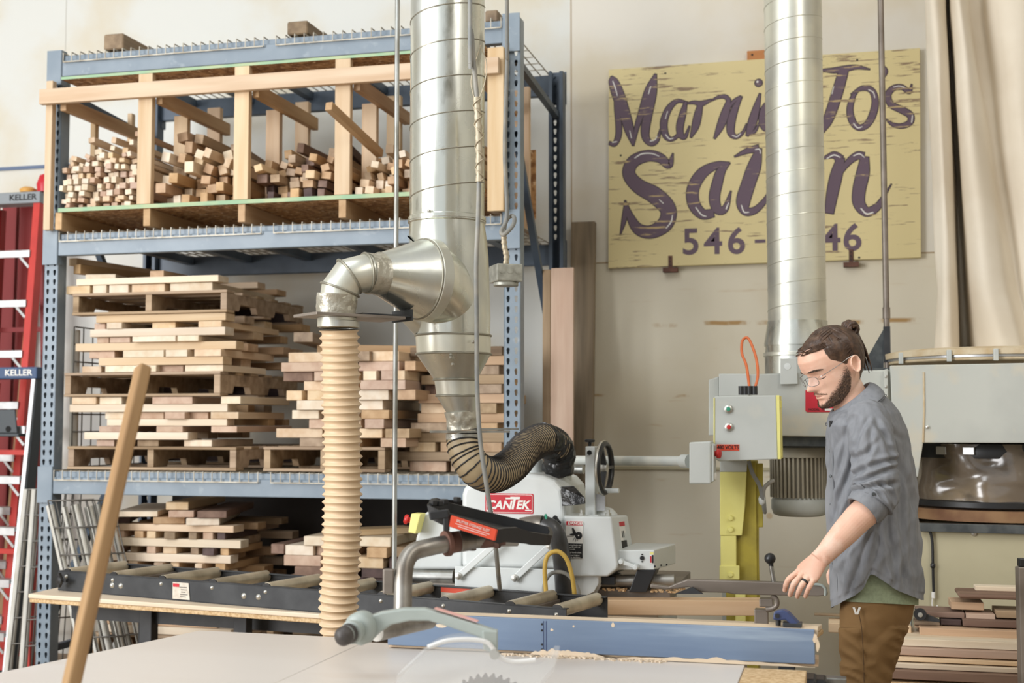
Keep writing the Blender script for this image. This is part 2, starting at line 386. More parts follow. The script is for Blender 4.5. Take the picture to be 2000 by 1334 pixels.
def wall_strip(name, x0, y0, x1, y1, th, m, off=.012):
    a, b_ = wp(x0, y0), wp(x1, y1); z = (a.z + b_.z) / 2
    return struct(MB().box(((a.x + b_.x) / 2, WALL_Y - off / 2, z), (abs(b_.x - a.x), off, th)).build(name, m))
a = wp(-60, 326); b = wp(110, 326)
wall_strip('trim_1', -120, 326, 300, 326, .022, 'trimblue')
wall_strip('trim_2', 1170, 928, 2100, 905, .016, 'beige_m', .016)          # thin conduit-like batten along the plywood
wall_strip('trim_3', 1165, 508, 1860, 498, .006, 'crack', .003)           # plywood seam under the painted board
for i, px in enumerate((123, 1116, 1838)):
    q = wp(px, 300); struct(MB().box((q.x, WALL_Y - .001, 3.6), (.005, .003, 5.2)).build('trim_%d' % (6 + i), M['crack'] if i else M['wall_plain']))
# ================================================================== painted plywood sign on the wall
SGY = 7.412
def sg(cx, cy, o=0): return PY(1160 + cx / 2.668, 60 + cy / 2.668, SGY - o)
M['signboard'] = mat('weathered_yellow_sign_board', (220, 202, 150), .7, c2=(204, 184, 128), scale=2.2, stretch=(1, 1, 1.6), lo=.4, hi=.7, c3=(150, 128, 100), s3=3.2, lo3=.64, hi3=.70)
def streaks(name, c, c2, sx, lo, hi, sc=4.5, sz=11):
    m = mat(name, c, .65); nt = m.node_tree; N, L = nt.nodes, nt.links; b = N['Principled BSDF']
    tc = N.new('ShaderNodeTexCoord'); mp_ = N.new('ShaderNodeMapping'); mp_.inputs['Scale'].default_value = (sx, 1, sz); L.new(tc.outputs['Object'], mp_.inputs[0])
    n = N.new('ShaderNodeTexNoise'); n.inputs['Scale'].default_value = sc; n.inputs['Detail'].default_value = 7; n.inputs['Roughness'].default_value = .65; L.new(mp_.outputs[0], n.inputs[0])
    n2 = N.new('ShaderNodeTexNoise'); n2.inputs['Scale'].default_value = 2.4; L.new(tc.outputs['Object'], n2.inputs[0])
    ad = N.new('ShaderNodeMath'); ad.operation = 'MULTIPLY_ADD'; L.new(n2.outputs[0], ad.inputs[0]); ad.inputs[1].default_value = .35; L.new(n.outputs[0], ad.inputs[2])
    r = N.new('ShaderNodeMapRange'); r.inputs[1].default_value = lo; r.inputs[2].default_value = hi; L.new(ad.outputs[0], r.inputs[0])
    mx = N.new('ShaderNodeMix'); mx.data_type = 'RGBA'; L.new(r.outputs[0], mx.inputs[0])
    src = b.inputs['Base Color'].links[0].from_socket; L.new(src, mx.inputs[6]); mx.inputs[7].default_value = lin(c2); L.new(mx.outputs[2], b.inputs['Base Color'])
    return m
M['signboard'] = streaks('weathered_yellow_sign_board', (222, 206, 154), (150, 128, 102), 1.0, .78, .83)
M['signpaint'] = streaks('flaking_purple_paint', (104, 86, 100), (196, 172, 124), 1.0, .79, .84)
M['signedge'] = streaks('flaking_dark_outline', (62, 50, 54), (196, 172, 124), 1.0, .80, .85)
sA, sB, sC, sD = PY(1189, 136, SGY), PY(1797, 93.5, SGY), PY(1799, 503, SGY), PY(1188, 524, SGY)
sign = thing('wall_sign', (sA + sC) / 2, 'old yellow board with purple hand-painted lettering hung on the wall', 'sign')
bd0 = MB().prism([sA, sB, sC, sD], (0, .032, 0)).build('sign_board', 'signboard', sign, bevel=.003)
def ribbon(mb, st, extra, o):
    P_ = smooth([V((p[0], p[1], p[2])) for p in st], 8); L_, R_2 = [], []
    for k, p in enumerate(P_):
        a, b_ = P_[max(k - 1, 0)], P_[min(k + 1, len(P_) - 1)]; d = V((b_.x - a.x, b_.y - a.y, 0)); d.normalize(); nx = V((-d.y, d.x, 0)); w_ = max(p.z * (1.14 if p.z > 9 else 1), 2) / 2 + extra
        e = d * (extra * (-1 if k == 0 else 1 if k == len(P_) - 1 else 0))
        L_.append(sg(p.x + nx.x * w_ + e.x, p.y + nx.y * w_ + e.y, o)); R_2.append(sg(p.x - nx.x * w_ + e.x, p.y - nx.y * w_ + e.y, o))
    n = len(P_); mb._faces(L_ + R_2, [(i, i + 1, n + i + 1, n + i) for i in range(n - 1)])
LET = {
 'M': [[(92, 238, 8), (100, 262, 40), (125, 330, 54), (160, 430, 48), (185, 520, 40), (204, 598, 6)], [(112, 300, 12), (118, 400, 20), (128, 480, 26), (128, 545, 26), (108, 590, 20), (80, 585, 14)],
       [(206, 598, 6), (222, 510, 20), (250, 420, 28), (285, 310, 32), (320, 230, 10)], [(322, 226, 8), (305, 320, 38), (285, 420, 38), (268, 510, 38), (272, 560, 32), (300, 588, 22), (330, 570, 16), (346, 515, 6)]],
 'a': [[(470, 370, 10), (430, 368, 18), (388, 410, 28), (364, 480, 32), (374, 545, 28), (405, 566, 18), (440, 540, 14), (462, 480, 10)], [(480, 368, 12), (464, 430, 28), (448, 500, 32), (454, 545, 26), (476, 552, 16), (498, 498, 6)]],
 'r': [[(556, 376, 20), (542, 440, 34), (528, 500, 32), (505, 556, 8)], [(478, 380, 6), (520, 374, 14), (560, 380, 22), (612, 360, 8)]],
 'n': [[(704, 358, 16), (684, 430, 36), (658, 500, 32), (628, 562, 8)], [(612, 364, 6), (650, 346, 12), (684, 344, 18), (706, 365, 20)], [(684, 430, 8), (725, 372, 14), (762, 345, 10)], [(768, 342, 10), (738, 400, 28), (716, 470, 36), (714, 530, 32), (742, 553, 18), (776, 530, 12), (796, 486, 5)]],
 'i': [[(866, 328, 8), (842, 420, 34), (818, 500, 36), (798, 548, 10)], [(812, 536, 14), (840, 522, 12), (866, 470, 5)]],
 'e': [[(930, 352, 8), (890, 400, 26), (876, 460, 30), (890, 508, 24), (925, 512, 12)]],
 'J': [[(1180, 205, 6), (1250, 207, 24), (1310, 198, 26), (1370, 190, 18), (1437, 201, 5)], [(1304, 200, 42), (1278, 290, 48), (1247, 390, 48), (1217, 470, 42), (1188, 525, 20)]],
 'o': [[(1372, 318, 8), (1350, 345, 20), (1334, 410, 28), (1346, 470, 30), (1378, 504, 26), (1420, 492, 28), (1452, 440, 32), (1466, 370, 30), (1448, 312, 26), (1398, 300, 20), (1340, 332, 6)]],
 'apostrophe': [[(1505, 185, 14), (1518, 212, 22), (1510, 248, 4)]],
 's': [[(1656, 280, 5), (1644, 318, 18), (1604, 294, 22), (1560, 300, 24), (1532, 336, 28), (1548, 384, 28), (1602, 412, 30), (1648, 440, 30), (1648, 476, 26), (1608, 496, 22), (1560, 490, 16), (1522, 462, 5)]],
 'S': [[(412, 640, 5), (392, 700, 30), (346, 664, 42), (280, 652, 50), (206, 682, 54), (182, 745, 56), (230, 808, 64), (320, 860, 76), (386, 930, 72), (372, 1005, 68), (300, 1048, 58), (232, 1034, 50), (190, 970, 32), (162, 886, 6)], [(164, 886, 6), (160, 970, 22), (138, 1062, 4)]],
 'a.': [[(706, 688, 6), (640, 700, 30), (565, 742, 48), (518, 820, 54), (520, 900, 54), (565, 955, 46), (625, 950, 36)], [(708, 688, 6), (664, 730, 38), (644, 790, 46), (628, 870, 48), (644, 930, 42), (684, 926, 30), (714, 836, 5)]],
 'l': [[(733, 656, 6), (800, 626, 24), (860, 612, 34)], [(862, 612, 22), (838, 700, 58), (804, 800, 62), (778, 890, 62), (792, 940, 40), (840, 935, 30), (888, 888, 22), (912, 840, 6)]],
 'n.': [[(1195, 665, 8), (1250, 648, 30), (1286, 672, 42)], [(1288, 660, 34), (1264, 750, 54), (1242, 850, 52), (1226, 952, 40)], [(1268, 770, 8), (1320, 692, 26), (1370, 652, 34), (1408, 655, 36)], [(1412, 656, 36), (1402, 740, 58), (1382, 830, 58), (1382, 900, 54), (1422, 944, 42), (1476, 918, 32), (1512, 860, 14), (1550, 800, 3)]],
}
HI = {'M': [[(98, 262, 4), (112, 300, 5), (122, 340, 3)], [(296, 290, 4), (284, 330, 4)], [(292, 576, 5), (318, 568, 4), (330, 548, 3)], [(95, 582, 5), (120, 578, 4)], [(186, 520, 3), (196, 560, 4)]],
      'a': [[(372, 540, 4), (392, 562, 5), (414, 560, 3)], [(384, 420, 3), (372, 460, 3)]], 'n': [[(720, 545, 3), (745, 552, 4), (764, 536, 3)]], 'o': [[(1352, 482, 4), (1374, 506, 5), (1398, 500, 3)], [(1430, 306, 3), (1456, 322, 4), (1464, 350, 3)]],
      's': [[(1560, 294, 3), (1590, 288, 4), (1620, 296, 3)], [(1660, 440, 4), (1656, 478, 5)]], 'S': [[(212, 664, 4), (250, 642, 6), (300, 640, 5), (340, 654, 3)], [(376, 1030, 4), (402, 996, 6), (410, 960, 4)], [(340, 880, 3), (362, 900, 4)]],
      'a.': [[(530, 920, 4), (560, 958, 6), (586, 968, 3)], [(688, 930, 6), (702, 896, 4)]], 'l': [[(768, 908, 4), (782, 944, 6), (808, 946, 3)], [(840, 620, 4), (862, 618, 5), (868, 640, 3)]],
      'n.': [[(1390, 925, 5), (1420, 954, 7), (1456, 946, 5)], [(1352, 652, 4), (1384, 642, 5), (1410, 660, 3)], [(1212, 668, 4), (1250, 648, 6), (1284, 660, 4)]], 'J': [[(1250, 290, 3), (1240, 330, 3)]]}
for key, sts in LET.items():
    mb = MB()
    for q_, st in enumerate(sts): ribbon(mb, st, 3.2, .0009 + .00015 * q_)
    lo = mb.build('letter', 'signedge', sign)
    mb = MB()
    for q_, st in enumerate(sts): ribbon(mb, st, -1.2, .0018 + .00015 * q_)
    mb.build('letter_fill', 'signpaint', lo)
    if key in HI:
        for st in HI[key]:
            mb = MB(); ribbon(mb, st, .3, .0027); mb.build('letter_highlight', 'whitelabel', lo)
c = sg(858, 272, .001); rr = 22 / 2.668 * 7.6 / F_PX
lo = MB().cyl(c, c + V((0, -.0008, 0)), rr, 24).build('letter', 'signedge', sign); MB().cyl(c + V((0, -.0009, 0)), c + V((0, -.0016, 0)), rr * .8, 24).build('letter_fill', 'signpaint', lo)
c = sg(852, 266, .0028); MB().cyl(c, c + V((0, -.0005, 0)), rr * .25, 12).build('letter_highlight', 'whitelabel', lo)
kS = 7.6 / F_PX / 2.668
for ch, cx, cy in (('5', 505, 1106), ('4', 622, 1104), ('6', 742, 1102), ('4', 1236, 1086), ('6', 1346, 1084)):
    text(ch, sg(cx, cy, .001), 186 * kS, (1, 0, 0), (0, 0, 1), 'signpaint', sign, 'numeral', bold=.004, sx=1.0)
mb = MB(); ribbon(mb, [(838, 1098, 16), (866, 1097, 16), (894, 1096, 16)], 0, .001); mb.build('dash', 'signpaint', sign)
for cx, y0, y1 in ((398, 1172, 1236), (1340, 1140, 1208)):
    a, b_ = sg(cx, y0, .004), sg(cx, y1, .004); mb = MB(); mb.box((a + b_) / 2, (.024, .004, abs(a.z - b_.z))); mb.box((b_.x, b_.y + .008, b_.z - .012), (.085, .045, .026)); br = mb.build('bracket', 'rust', sign, bevel=.001)
    for f in (.2, .5, .8): c = a.lerp(b_, f); MB().cyl(c + V((0, -.0035, 0)), c + V((0, -.002, 0)), .004, 10).build('bracket_hole', 'ink', br)
for cx, cy in ((372, 222), (1372, 152), (1382, 1182), (140, 650)): c = sg(cx, cy, .0005); MB().cyl(c, c + V((0, -.001, 0)), .006, 10).build('nail_hole', 'ink', sign)
a, b_ = PY(1459, 100, 7.42), PY(1497, 120, 7.42)
w2 = MB().box(((a.x + b_.x) / 2 + .06, 7.432, (a.z + b_.z) / 2), (b_.x - a.x + .12, .034, a.z - b_.z)).build('hanging_cleat', mat('orange_pine', (196, 132, 76), .6, c2=(180, 116, 64), scale=12, stretch=(.2, 1, 1)), sign, bevel=.002)
c = PY(1469, 107, 7.413); MB().cyl(c, c + V((0, -.002, 0)), .006, 10).build('cleat_screw', 'ink', w2)
# ================================================================== pallet rack
ORD = ['first', 'second', 'third', 'fourth', 'fifth', 'sixth', 'seventh', 'eighth', 'ninth', 'tenth', 'eleventh', 'twelfth', 'thirteenth', 'fourteenth', 'fifteenth', 'sixteenth', 'seventeenth', 'eighteenth', 'nineteenth', 'twentieth', 'twenty-first', 'twenty-second', 'twenty-third', 'twenty-fourth']
RX0, RX1, RYF, RYB, RTOP = -4.092, -1.540, 6.0, 7.07, 3.49
rack = thing('pallet_rack', ((RX0 + RX1) / 2, 6.5, 0), 'tall blue-grey steel pallet rack loaded with lumber against the back wall', 'rack')
def holed_strip(mb, x0, x1, y, z0, z1, cols, pitch=.05, hw=.0085, hh=.014, off=0):
    """front web with two columns of tear-drop slots cut right through"""
    n = int((z1 - z0) / pitch); p = (z1 - z0) / n
    cw = (x1 - x0) / cols
    for c in range(cols):
        for k in range(n):
            ax, bx, az, bz = x0 + c * cw, x0 + (c + 1) * cw, z0 + k * p, z0 + (k + 1) * p
            cx, cz = (ax + bx) / 2, (az + bz) / 2
            out = [(bx, cz), (bx, bz), (cx, bz), (ax, bz), (ax, cz), (ax, az), (cx, az), (bx, az)]
            inn = [(cx + hw, cz + hh * .35), (cx + hw * .8, cz + hh), (cx, cz + hh * 1.15), (cx - hw * .8, cz + hh), (cx - hw, cz + hh * .35), (cx - hw * .5, cz - hh), (cx, cz - hh * 1.15), (cx + hw * .5, cz - hh)]
            vs = [V((q[0], y, q[1])) for q in out + inn]
            mb._faces(vs, [(i, (i + 1) % 8, 8 + (i + 1) % 8, 8 + i) for i in range(8)])
def rack_post(x, y, face, m):
    mb = MB(); w_ = .04
    holed_strip(mb, x - w_, x + w_, y, 0.0, RTOP, 2)
    d = .075 * face
    for sx in (-1, 1):
        mb.box((x + sx * w_, y + d / 2, RTOP / 2), (.003, abs(d), RTOP))
        mb.box((x + sx * (w_ - .009), y + d, RTOP / 2), (.02, .003, RTOP))
    o = mb.build('post', m, rack)
    fp = MB().box((x, y + d / 2, .006), (.13, .13, .012)).build('foot_plate', m, o)
    return o
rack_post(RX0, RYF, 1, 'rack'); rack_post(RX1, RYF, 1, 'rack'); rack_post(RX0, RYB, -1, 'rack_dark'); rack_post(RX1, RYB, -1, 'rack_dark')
LEV = [1.182, 2.449, 3.423]
BH = .118
for li, z in enumerate(LEV):
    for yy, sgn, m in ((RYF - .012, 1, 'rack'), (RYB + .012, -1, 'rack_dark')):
        mb = MB(); xa, xb = RX0 + .045, RX1 - .045
        prof = [(-.0, -BH / 2), (0, BH / 2 - .03), (.016, BH / 2 - .03), (.016, BH / 2), (.045, BH / 2), (.045, -BH / 2)]
        pts = [V((xa, yy + sgn * p[0], z + p[1])) for p in prof]
        mb.prism(pts, (xb - xa, 0, 0))
        bm_ = mb.build('beam', m, rack, bevel=.004)
        for sx, x in ((1, RX0), (-1, RX1)):
            c = MB(); c.box((x, yy - sgn * .004, z - .01), (.086, .006, .19)); c.box((x + sx * .043, yy + sgn * .02, z - .01), (.006, .05, .19))
            c.build('end_connector', m, bm_)
    # two welded wire decks per level, their front ends hooked down over the beam
    for k in range(2):
        xa, xb = (RX0 + .06, -2.86) if k == 0 else (-2.79, RX1 - .05)
        zt = z + BH / 2 + .006; mb = MB(); n = int((xb - xa) / .0508)
        for i in range(n + 1):
            x = lerp(xa, xb, i / n)
            mb.beam((x, RYF - .024, zt), (x, RYB + .005, zt), .005, .005)
            mb.beam((x, RYF - .024, zt + .002), (x, RYF - .024, zt - .052), .004, .004, up=(0, 1, 0))
        for j in range(9):
            y = lerp(RYF + .02, RYB - .02, j / 8); mb.beam((xa, y, zt - .005), (xb, y, zt - .005), .005, .005)
        mb.beam((xa, RYF - .026, zt - .05), (xb, RYF - .026, zt - .05), .006, .006)
        wd = mb.build('wire_deck', 'wire', rack)
        ch = MB()
        for j in range(3):
            x = lerp(xa + .2, xb - .2, j / 2); ch.box((x, 6.53, zt - .032), (.05, 1.0, .045))
        ch.build('deck_channel', 'rack_dark', wd)
def brace(p0, p1, m='rack_dark'): MB().beam(p0, p1, .034, .034).build('brace', m, rack)
for x in (RX0, RX1):
    y0, y1 = RYF + .06, RYB - .05
    brace((x, y0, 3.30), (x, y1, 3.24)); brace((x, y0, 2.95), (x, y1, 1.75)); brace((x, y0, .45), (x, y1, 1.65)); brace((x, y0, .3), (x, y1, .3))

# ------------------------------------------------------------------ loose blocks on the very top
zt = LEV[2] + BH / 2 + .013
def block_on_top(px0, px1, h, y0, L, m, label, yaw=0):
    a = PY((px0 + px1) / 2, 95, y0); wd = abs(PY(px1, 90, y0).x - PY(px0, 90, y0).x)
    dx = math.sin(yaw) * L
    plank('timber_block', (a.x, y0, zt + h / 2), (a.x + dx, y0 + L, zt + h / 2), wd, h, m, label, 'wood block', 'timber blocks on top of the rack', bevel=.006)
block_on_top(202, 240, .085, 6.0, .55, 'greywood', 'short brown timber block on top of the rack at its far end from the duct')
block_on_top(560, 600, .07, 6.0, .40, 'greywood', 'grey-brown timber block on top of the rack beside the thin conduit')
block_on_top(947, 972, .06, 6.05, .3, 'greywood', 'small brown block on top of the rack by its tall corner post')

# ------------------------------------------------------------------ stick crate on the upper shelf
CZ0 = LEV[1] + BH / 2 + .0125
crate = thing('lumber_crate', (-2.85, 6.33, CZ0), 'open pine-framed crate with strand board panels on the upper rack shelf', 'crate')
CX = [-4.079, -3.506, -2.954, -2.400, -1.99, -1.605]
CYS = [5.945, 6.32, 6.70]
FZ = CZ0 + .115
for x in [-4.012] + [-3.49, -2.95, -2.40, -1.99, -1.62]:
    plank('skid', (x, 5.935, CZ0 + .047), (x, 6.74, CZ0 + .047), .04, .092, 'tan', parent=crate)
fl = MB().box((-2.835, 6.34, FZ - .011), (2.35, .82, .02)).build('floor_panel', 'osb', crate)
MB().box((-2.835, 5.9285, FZ - .011), (2.35, .003, .021)).build('painted_edge', 'green_edge', fl)
rf = MB().box((-2.835, 6.10, 3.335), (2.35, .34, .014)).build('roof_panel', 'osb', crate)
MB().box((-2.835, 5.9285, 3.335), (2.35, .003, .015)).build('painted_edge', 'green_edge', rf)
MB().box((-2.8125, 6.745, 2.80), (2.43, .012, .38)).build('back_panel', 'osb', crate)
for x in CX:
    for k, y in enumerate(CYS):
        if x == CX[4] and k == 0: pass
        z1 = 3.327 if k != 1 else 3.19
        xx = x if k == 0 else min(max(x, -4.052), -1.66)
        plank('upright', (xx, y, FZ + .001 if k or x != CX[0] and x != CX[-1] else CZ0 + .001), (xx, y, z1), .038 if k else .036, .082 if x > CX[0] else .03 if k else .04, 'pine', parent=crate, up=(1, 0, 0))
    xr = min(x + .06, -1.7)
    plank('rafter', (xr, 5.965, 3.205), (xr, 6.74, 3.205), .036, .07, 'tan', parent=crate)
plank('front_rail', (-4.115, 5.905, 3.233), (-1.58, 5.905, 3.228), .034, .08, 'pine', parent=crate)

# ------------------------------------------------------------------ sticks in the crate bays
rs = random.Random(3)
def heap(bay, x0, x1, rows, wr, hr, mats, slope=0, yjit=.10, L=(.45, .66), lean=0):
    z = FZ + .003; top = None
    for r in range(rows):
        h = rs.uniform(*hr); x = x0 + .006 + rs.uniform(0, .02); items = []
        while True:
            wd = rs.uniform(*wr)
            if x + wd > x1 - .006: break
            frac = (x - x0) / (x1 - x0)
            if r < rows * (1 - slope * frac) + rs.uniform(-.4, .4): items.append((x + wd / 2, wd))
            x += wd + rs.uniform(.003, .02)
        for i, (xc, wd) in enumerate(items):
            hh = h - rs.uniform(0, .008)
            y0 = 5.945 + rs.uniform(0, yjit) * (.55 + .45 * (r / rows)); ll = rs.uniform(*L)
            ang = rs.choice([0, 0, .06, -.08, .12]) if r < rows - 2 else rs.choice([0, .2, -.25, .4])
            k = 1 / (abs(math.cos(ang)) + abs(math.sin(ang)) * max(wd / hh, hh / wd) * .55)
            yaw = rs.uniform(-.0015, .0015); y1 = min(y0 + ll, 6.68)
            plank('lumber_stick', (xc, y0, z + h / 2), (xc + yaw, y1, z + h / 2), (wd - .002) * k, hh * k, rs.choice(mats),
                  'stick end, %s along, %s, in the %s crate bay' % (ORD[min(i, 22)], 'bottom row' if r == 0 else '%s row up' % ORD[r], bay), 'wood stick',
                  'sticks in the %s bay of the crate' % bay, up=(math.sin(ang), 0, math.cos(ang)), bevel=.0015)
        z += h + .001
    # a few strays thrown on top, each lying a little higher than the one before
    n_ = 4 if wr[1] > .05 else 7
    for k in range(n_):
        wd, h = rs.uniform(*wr), rs.uniform(*hr); f = (k * .618 + rs.uniform(0, .2)) % 1; xc = lerp(x0 + .06, x1 - .06, f); yaw = rs.uniform(-.05, .05)
        y0 = 5.90 + rs.uniform(.12, .12 + yjit); y1 = min(y0 + rs.uniform(*L), 6.66); rise = rs.uniform(.0, .03)
        plank('lumber_stick', (xc, y0, z + h * .6 + rise), (min(max(xc + yaw, x0 + .04), x1 - .04), y1, z + h * .6), wd, h, rs.choice(mats),
              'stray stick lying %s up on top of the pile in the %s crate bay' % (ORD[k], bay), 'wood stick', 'sticks in the %s bay of the crate' % bay, up=(rs.uniform(-.2, .2), 0, 1), bevel=.0015)
        if k % 2: z += h * 1.05
heap('leftmost', CX[0] + .036, CX[1] - .044, 9, (.024, .044), (.026, .036), ['pine_pale', 'pine', 'pine_pale', 'pink'], slope=.15, yjit=.12)
heap('second', CX[1] + .044, CX[2] - .044, 5, (.042, .072), (.044, .062), ['pine', 'tan', 'pine_pale', 'tan', 'oldwood'], slope=.22, yjit=.30)
heap('third', CX[2] + .044, CX[3] - .044, 5, (.034, .06), (.042, .055), ['tan', 'oldwood', 'walnut', 'pine', 'darkwalnut', 'tan'], slope=.1, yjit=.28)
heap('fourth', CX[3] + .044, CX[4] - .044, 4, (.03, .055), (.034, .05), ['pine_pale', 'pine', 'tan'], slope=.0, yjit=.26)
heap('rightmost', CX[4] + .044, CX[5] - .10, 5, (.034, .055), (.034, .05), ['tan', 'pine'], slope=.1, yjit=.16)
a = PY(642, 207, 5.62); b = PY(742, 300, 6.14)
plank('lumber_stick', a, b, .038, .042, 'tan', 'long square stick tilted upward out of the pile between crate uprights', 'wood stick', bevel=.002)

# ------------------------------------------------------------------ pallets
def pallet(x0, x1, y0, y1, z0, z1, m, label, notch=True, group='pallets on the rack'):
    t = thing('wooden_pallet', ((x0 + x1) / 2, (y0 + y1) / 2, z0), label, 'pallet', group)
    dk = .0155
    n = 6
    for k in range(n):
        y = lerp(y0 + .045, y1 - .045, k / (n - 1)); plank('deck_board', (x0, y, z1 - dk / 2), (x1, y, z1 - dk / 2), .09, dk - .001, m, parent=t)
    for k in range(3):
        y = lerp(y0 + .045, y1 - .045, k / 2); plank('bottom_board', (x0, y, z0 + dk / 2), (x1, y, z0 + dk / 2), .09, dk - .001, m, parent=t)
    for k in range(3):
        x = lerp(x0 + .02, x1 - .02, k / 2); za, zb = z0 + dk, z1 - dk
        prof = [(y0 + .004, za), (y0 + .004, zb), (y1 - .004, zb), (y1 - .004, za)]
        for c in (.70, .26):
            yc = lerp(y0, y1, c); prof += [(yc + .11, za), (yc + .09, za + (zb - za) * .42), (yc - .09, za + (zb - za) * .42), (yc - .11, za)]
        MB().prism([V((x - .018, p[0], p[1])) for p in prof], (.036, 0, 0)).build('stringer', m, t, bevel=.0015, seg=1)
    MB().box(((x0 + x1) / 2, y1 - .012, (z0 + z1) / 2), (x1 - x0 - .09, .016, z1 - z0 - 2 * dk - .002)).build('added_shade_board', 'darkwalnut', t)  # added board, its dark colour stands in for shade inside the pallet
    return t
WCOL = {'p': 'pine_pale', 'n': 'pine', 't': 'tan', 'o': 'oldwood', 'w': 'walnut', 'k': 'pink', 'd': 'darkwalnut', 'g': 'greywood'}
WNAME = {'p': 'pale', 'n': 'light pine', 't': 'tan', 'o': 'brown', 'w': 'dark brown', 'k': 'pinkish', 'd': 'very dark', 'g': 'grey-brown'}
def stack(where, xm, front, ydepth, base_z, layers, nback=2, seed=1, group=None):
    """layers bottom-up: ('L', x0, x1, h_px, colour) a board lying along the shelf, ('C', [(x0, x1, colour)...], h_px) board ends, ('P', x0, x1, h_px)"""
    r = random.Random(seed); z = base_z; mpp = 7.05 / F_PX
    nlay = sum(1 for l in layers if l[0] in 'LC'); li = nlay
    pn = 0
    for l in layers:
        h = (l[3] if l[0] in 'LP' else l[2]) * mpp
        zc = z + h / 2
        X = lambda px, y: PY(px, PYX_y(zc, y), y).x
        if l[0] == 'P':
            pn += 1
            pallet(X(l[1], front), X(l[2], front), front, front + ydepth, z + .0005, z + h - .0005, 'oldwood' if pn != 2 else 'oldwood', 'old wooden pallet, %s up in the %s' % (ORD[pn - 1], where))
        elif l[0] == 'L':
            li -= 1; y = front + r.uniform(0, .03); c = l[4]
            for k in range(1 + nback):
                wd = r.uniform(.08, .13); x0, x1 = X(l[1], front), X(l[2], front)
                if k: x0 += r.uniform(0, .25); x1 += r.uniform(-.10, .07); c = r.choice('ottn')
                cc = l[4] if k == 0 else c
                plank('lumber_board', (x0, y + wd / 2, zc), (x1, y + wd / 2, zc), wd, h - .0012, WCOL[cc],
                      ('long %s board, %s layer down, %s' % (WNAME[cc], ORD[li], where)) if k == 0 else
                      ('%s board, %s one back, %s layer down, %s' % (WNAME[cc], ORD[k - 1], ORD[li], where)), 'board', group)
                y += wd + r.uniform(.1, .28)
                if y > front + ydepth - .1: break
        else:
            li -= 1
            for k, (px0, px1, c) in enumerate(l[1]):
                y = front + r.uniform(-.012, .05); x0, x1 = X(px0, y), X(px1, y)
                y1 = front + ydepth - r.uniform(0, .5)
                hh = h - .0012
                plank('lumber_board', ((x0 + x1) / 2, y, z + hh / 2), ((x0 + x1) / 2, y1, z + hh / 2), abs(x1 - x0) - .002, hh, WCOL[c],
                      '%s board end, %s along, %s layer down, %s' % (WNAME[c], ORD[k], ORD[li], where), 'board', group)
        z += h
    return z
def PYX_y(z, y):   # image row of height z on the plane Y = y near the middle of the rack
    p = V((-3.2, y, z)) - EYE; return 667 - F_PX * p.dot(_up) / p.dot(_fw)
SZ = LEV[0] + BH / 2 + .0095
S1 = [('P', 131, 461, 44),
      ('C', [(188, 223, 'k'), (268, 310, 'o'), (359, 414, 'p')], 12.5),
      ('L', 164, 367, 14, 'p'),
      ('C', [(193, 240, 'k'), (305, 357, 'k'), (412, 463, 'k')], 11.5),
      ('L', 206, 441, 13, 'p'),
      ('C', [(205, 244, 'p'), (250, 320, 'k'), (321, 361, 'k'), (363, 407, 'k'), (411, 466, 'n')], 13),
      ('L', 132, 441, 14.5, 'p'),
      ('C', [(140, 188, 'n'), (194, 238, 'p'), (297, 376, 'k'), (431, 470, 'p')], 14),
      ('P', 125, 430, 46),
      ('C', [(160, 198, 'n'), (205, 305, 'p'), (309, 358, 'k'), (361, 436, 'p')], 12.5),
      ('L', 191, 434, 15, 'n'),
      ('C', [(174, 224, 'k'), (240, 320, 'p'), (323, 366, 'p'), (379, 432, 'n')], 13.5),
      ('L', 141, 456, 15, 'n'),
      ('C', [(189, 213, 'k'), (214, 254, 'k'), (258, 343, 'p'), (346, 388, 'p')], 11),
      ('L', 174, 438, 15, 'p'),
      ('C', [(184, 206, 'k'), (208, 238, 'p'), (297, 343, 'n'), (387, 433, 'n')], 12),
      ('L', 184, 438, 14.5, 'n'),
      ('P', 141, 443, 42),
      ('C', [(129, 176, 'n'), (181, 208, 'p'), (213, 251, 'p'), (257, 322, 'n'), (332, 415, 'p')], 16),
      ('L', 145, 423, 12.5, 'p')]
W1 = 'stack beside the ladders'
G1 = 'boards in the mid-shelf stack nearest the ladders'
zt1 = stack(W1, 300, 6.035, .98, SZ, S1, nback=3, seed=5, group=G1)
# looser boards lying across its top
def loose(px0, py0, y0, px1, y1, wd, h, c, z, label, tilt=0, cat='board', group=None, bevel=.002):
    a = PY(px0, py0, y0); b_ = PY(px1, py0, y1)
    plank('lumber_board', (a.x, y0, z + h / 2), (b_.x, y1, z + h / 2 + tilt), wd, h, WCOL[c], label, cat, group, bevel=bevel)
loose(196, 550, 6.12, 305, 6.9, .17, .03, 'p', zt1 + .001, 'pale wide board end on top of the mid-shelf stack nearest the ladders')
loose(306, 540, 6.08, 470, 6.95, .085, .034, 't', zt1 + .001, 'tan board pointing back on top of the mid-shelf stack by the hose elbow')
loose(150, 528, 6.10, 350, 6.82, .055, .05, 't', zt1 + .035, 'tan board lying askew over the pale wide board on the mid-shelf stack')
loose(142, 515, 6.15, 345, 6.97, .06, .04, 'n', zt1 + .088, 'topmost slanting board under the second shelf beam near the ladders')

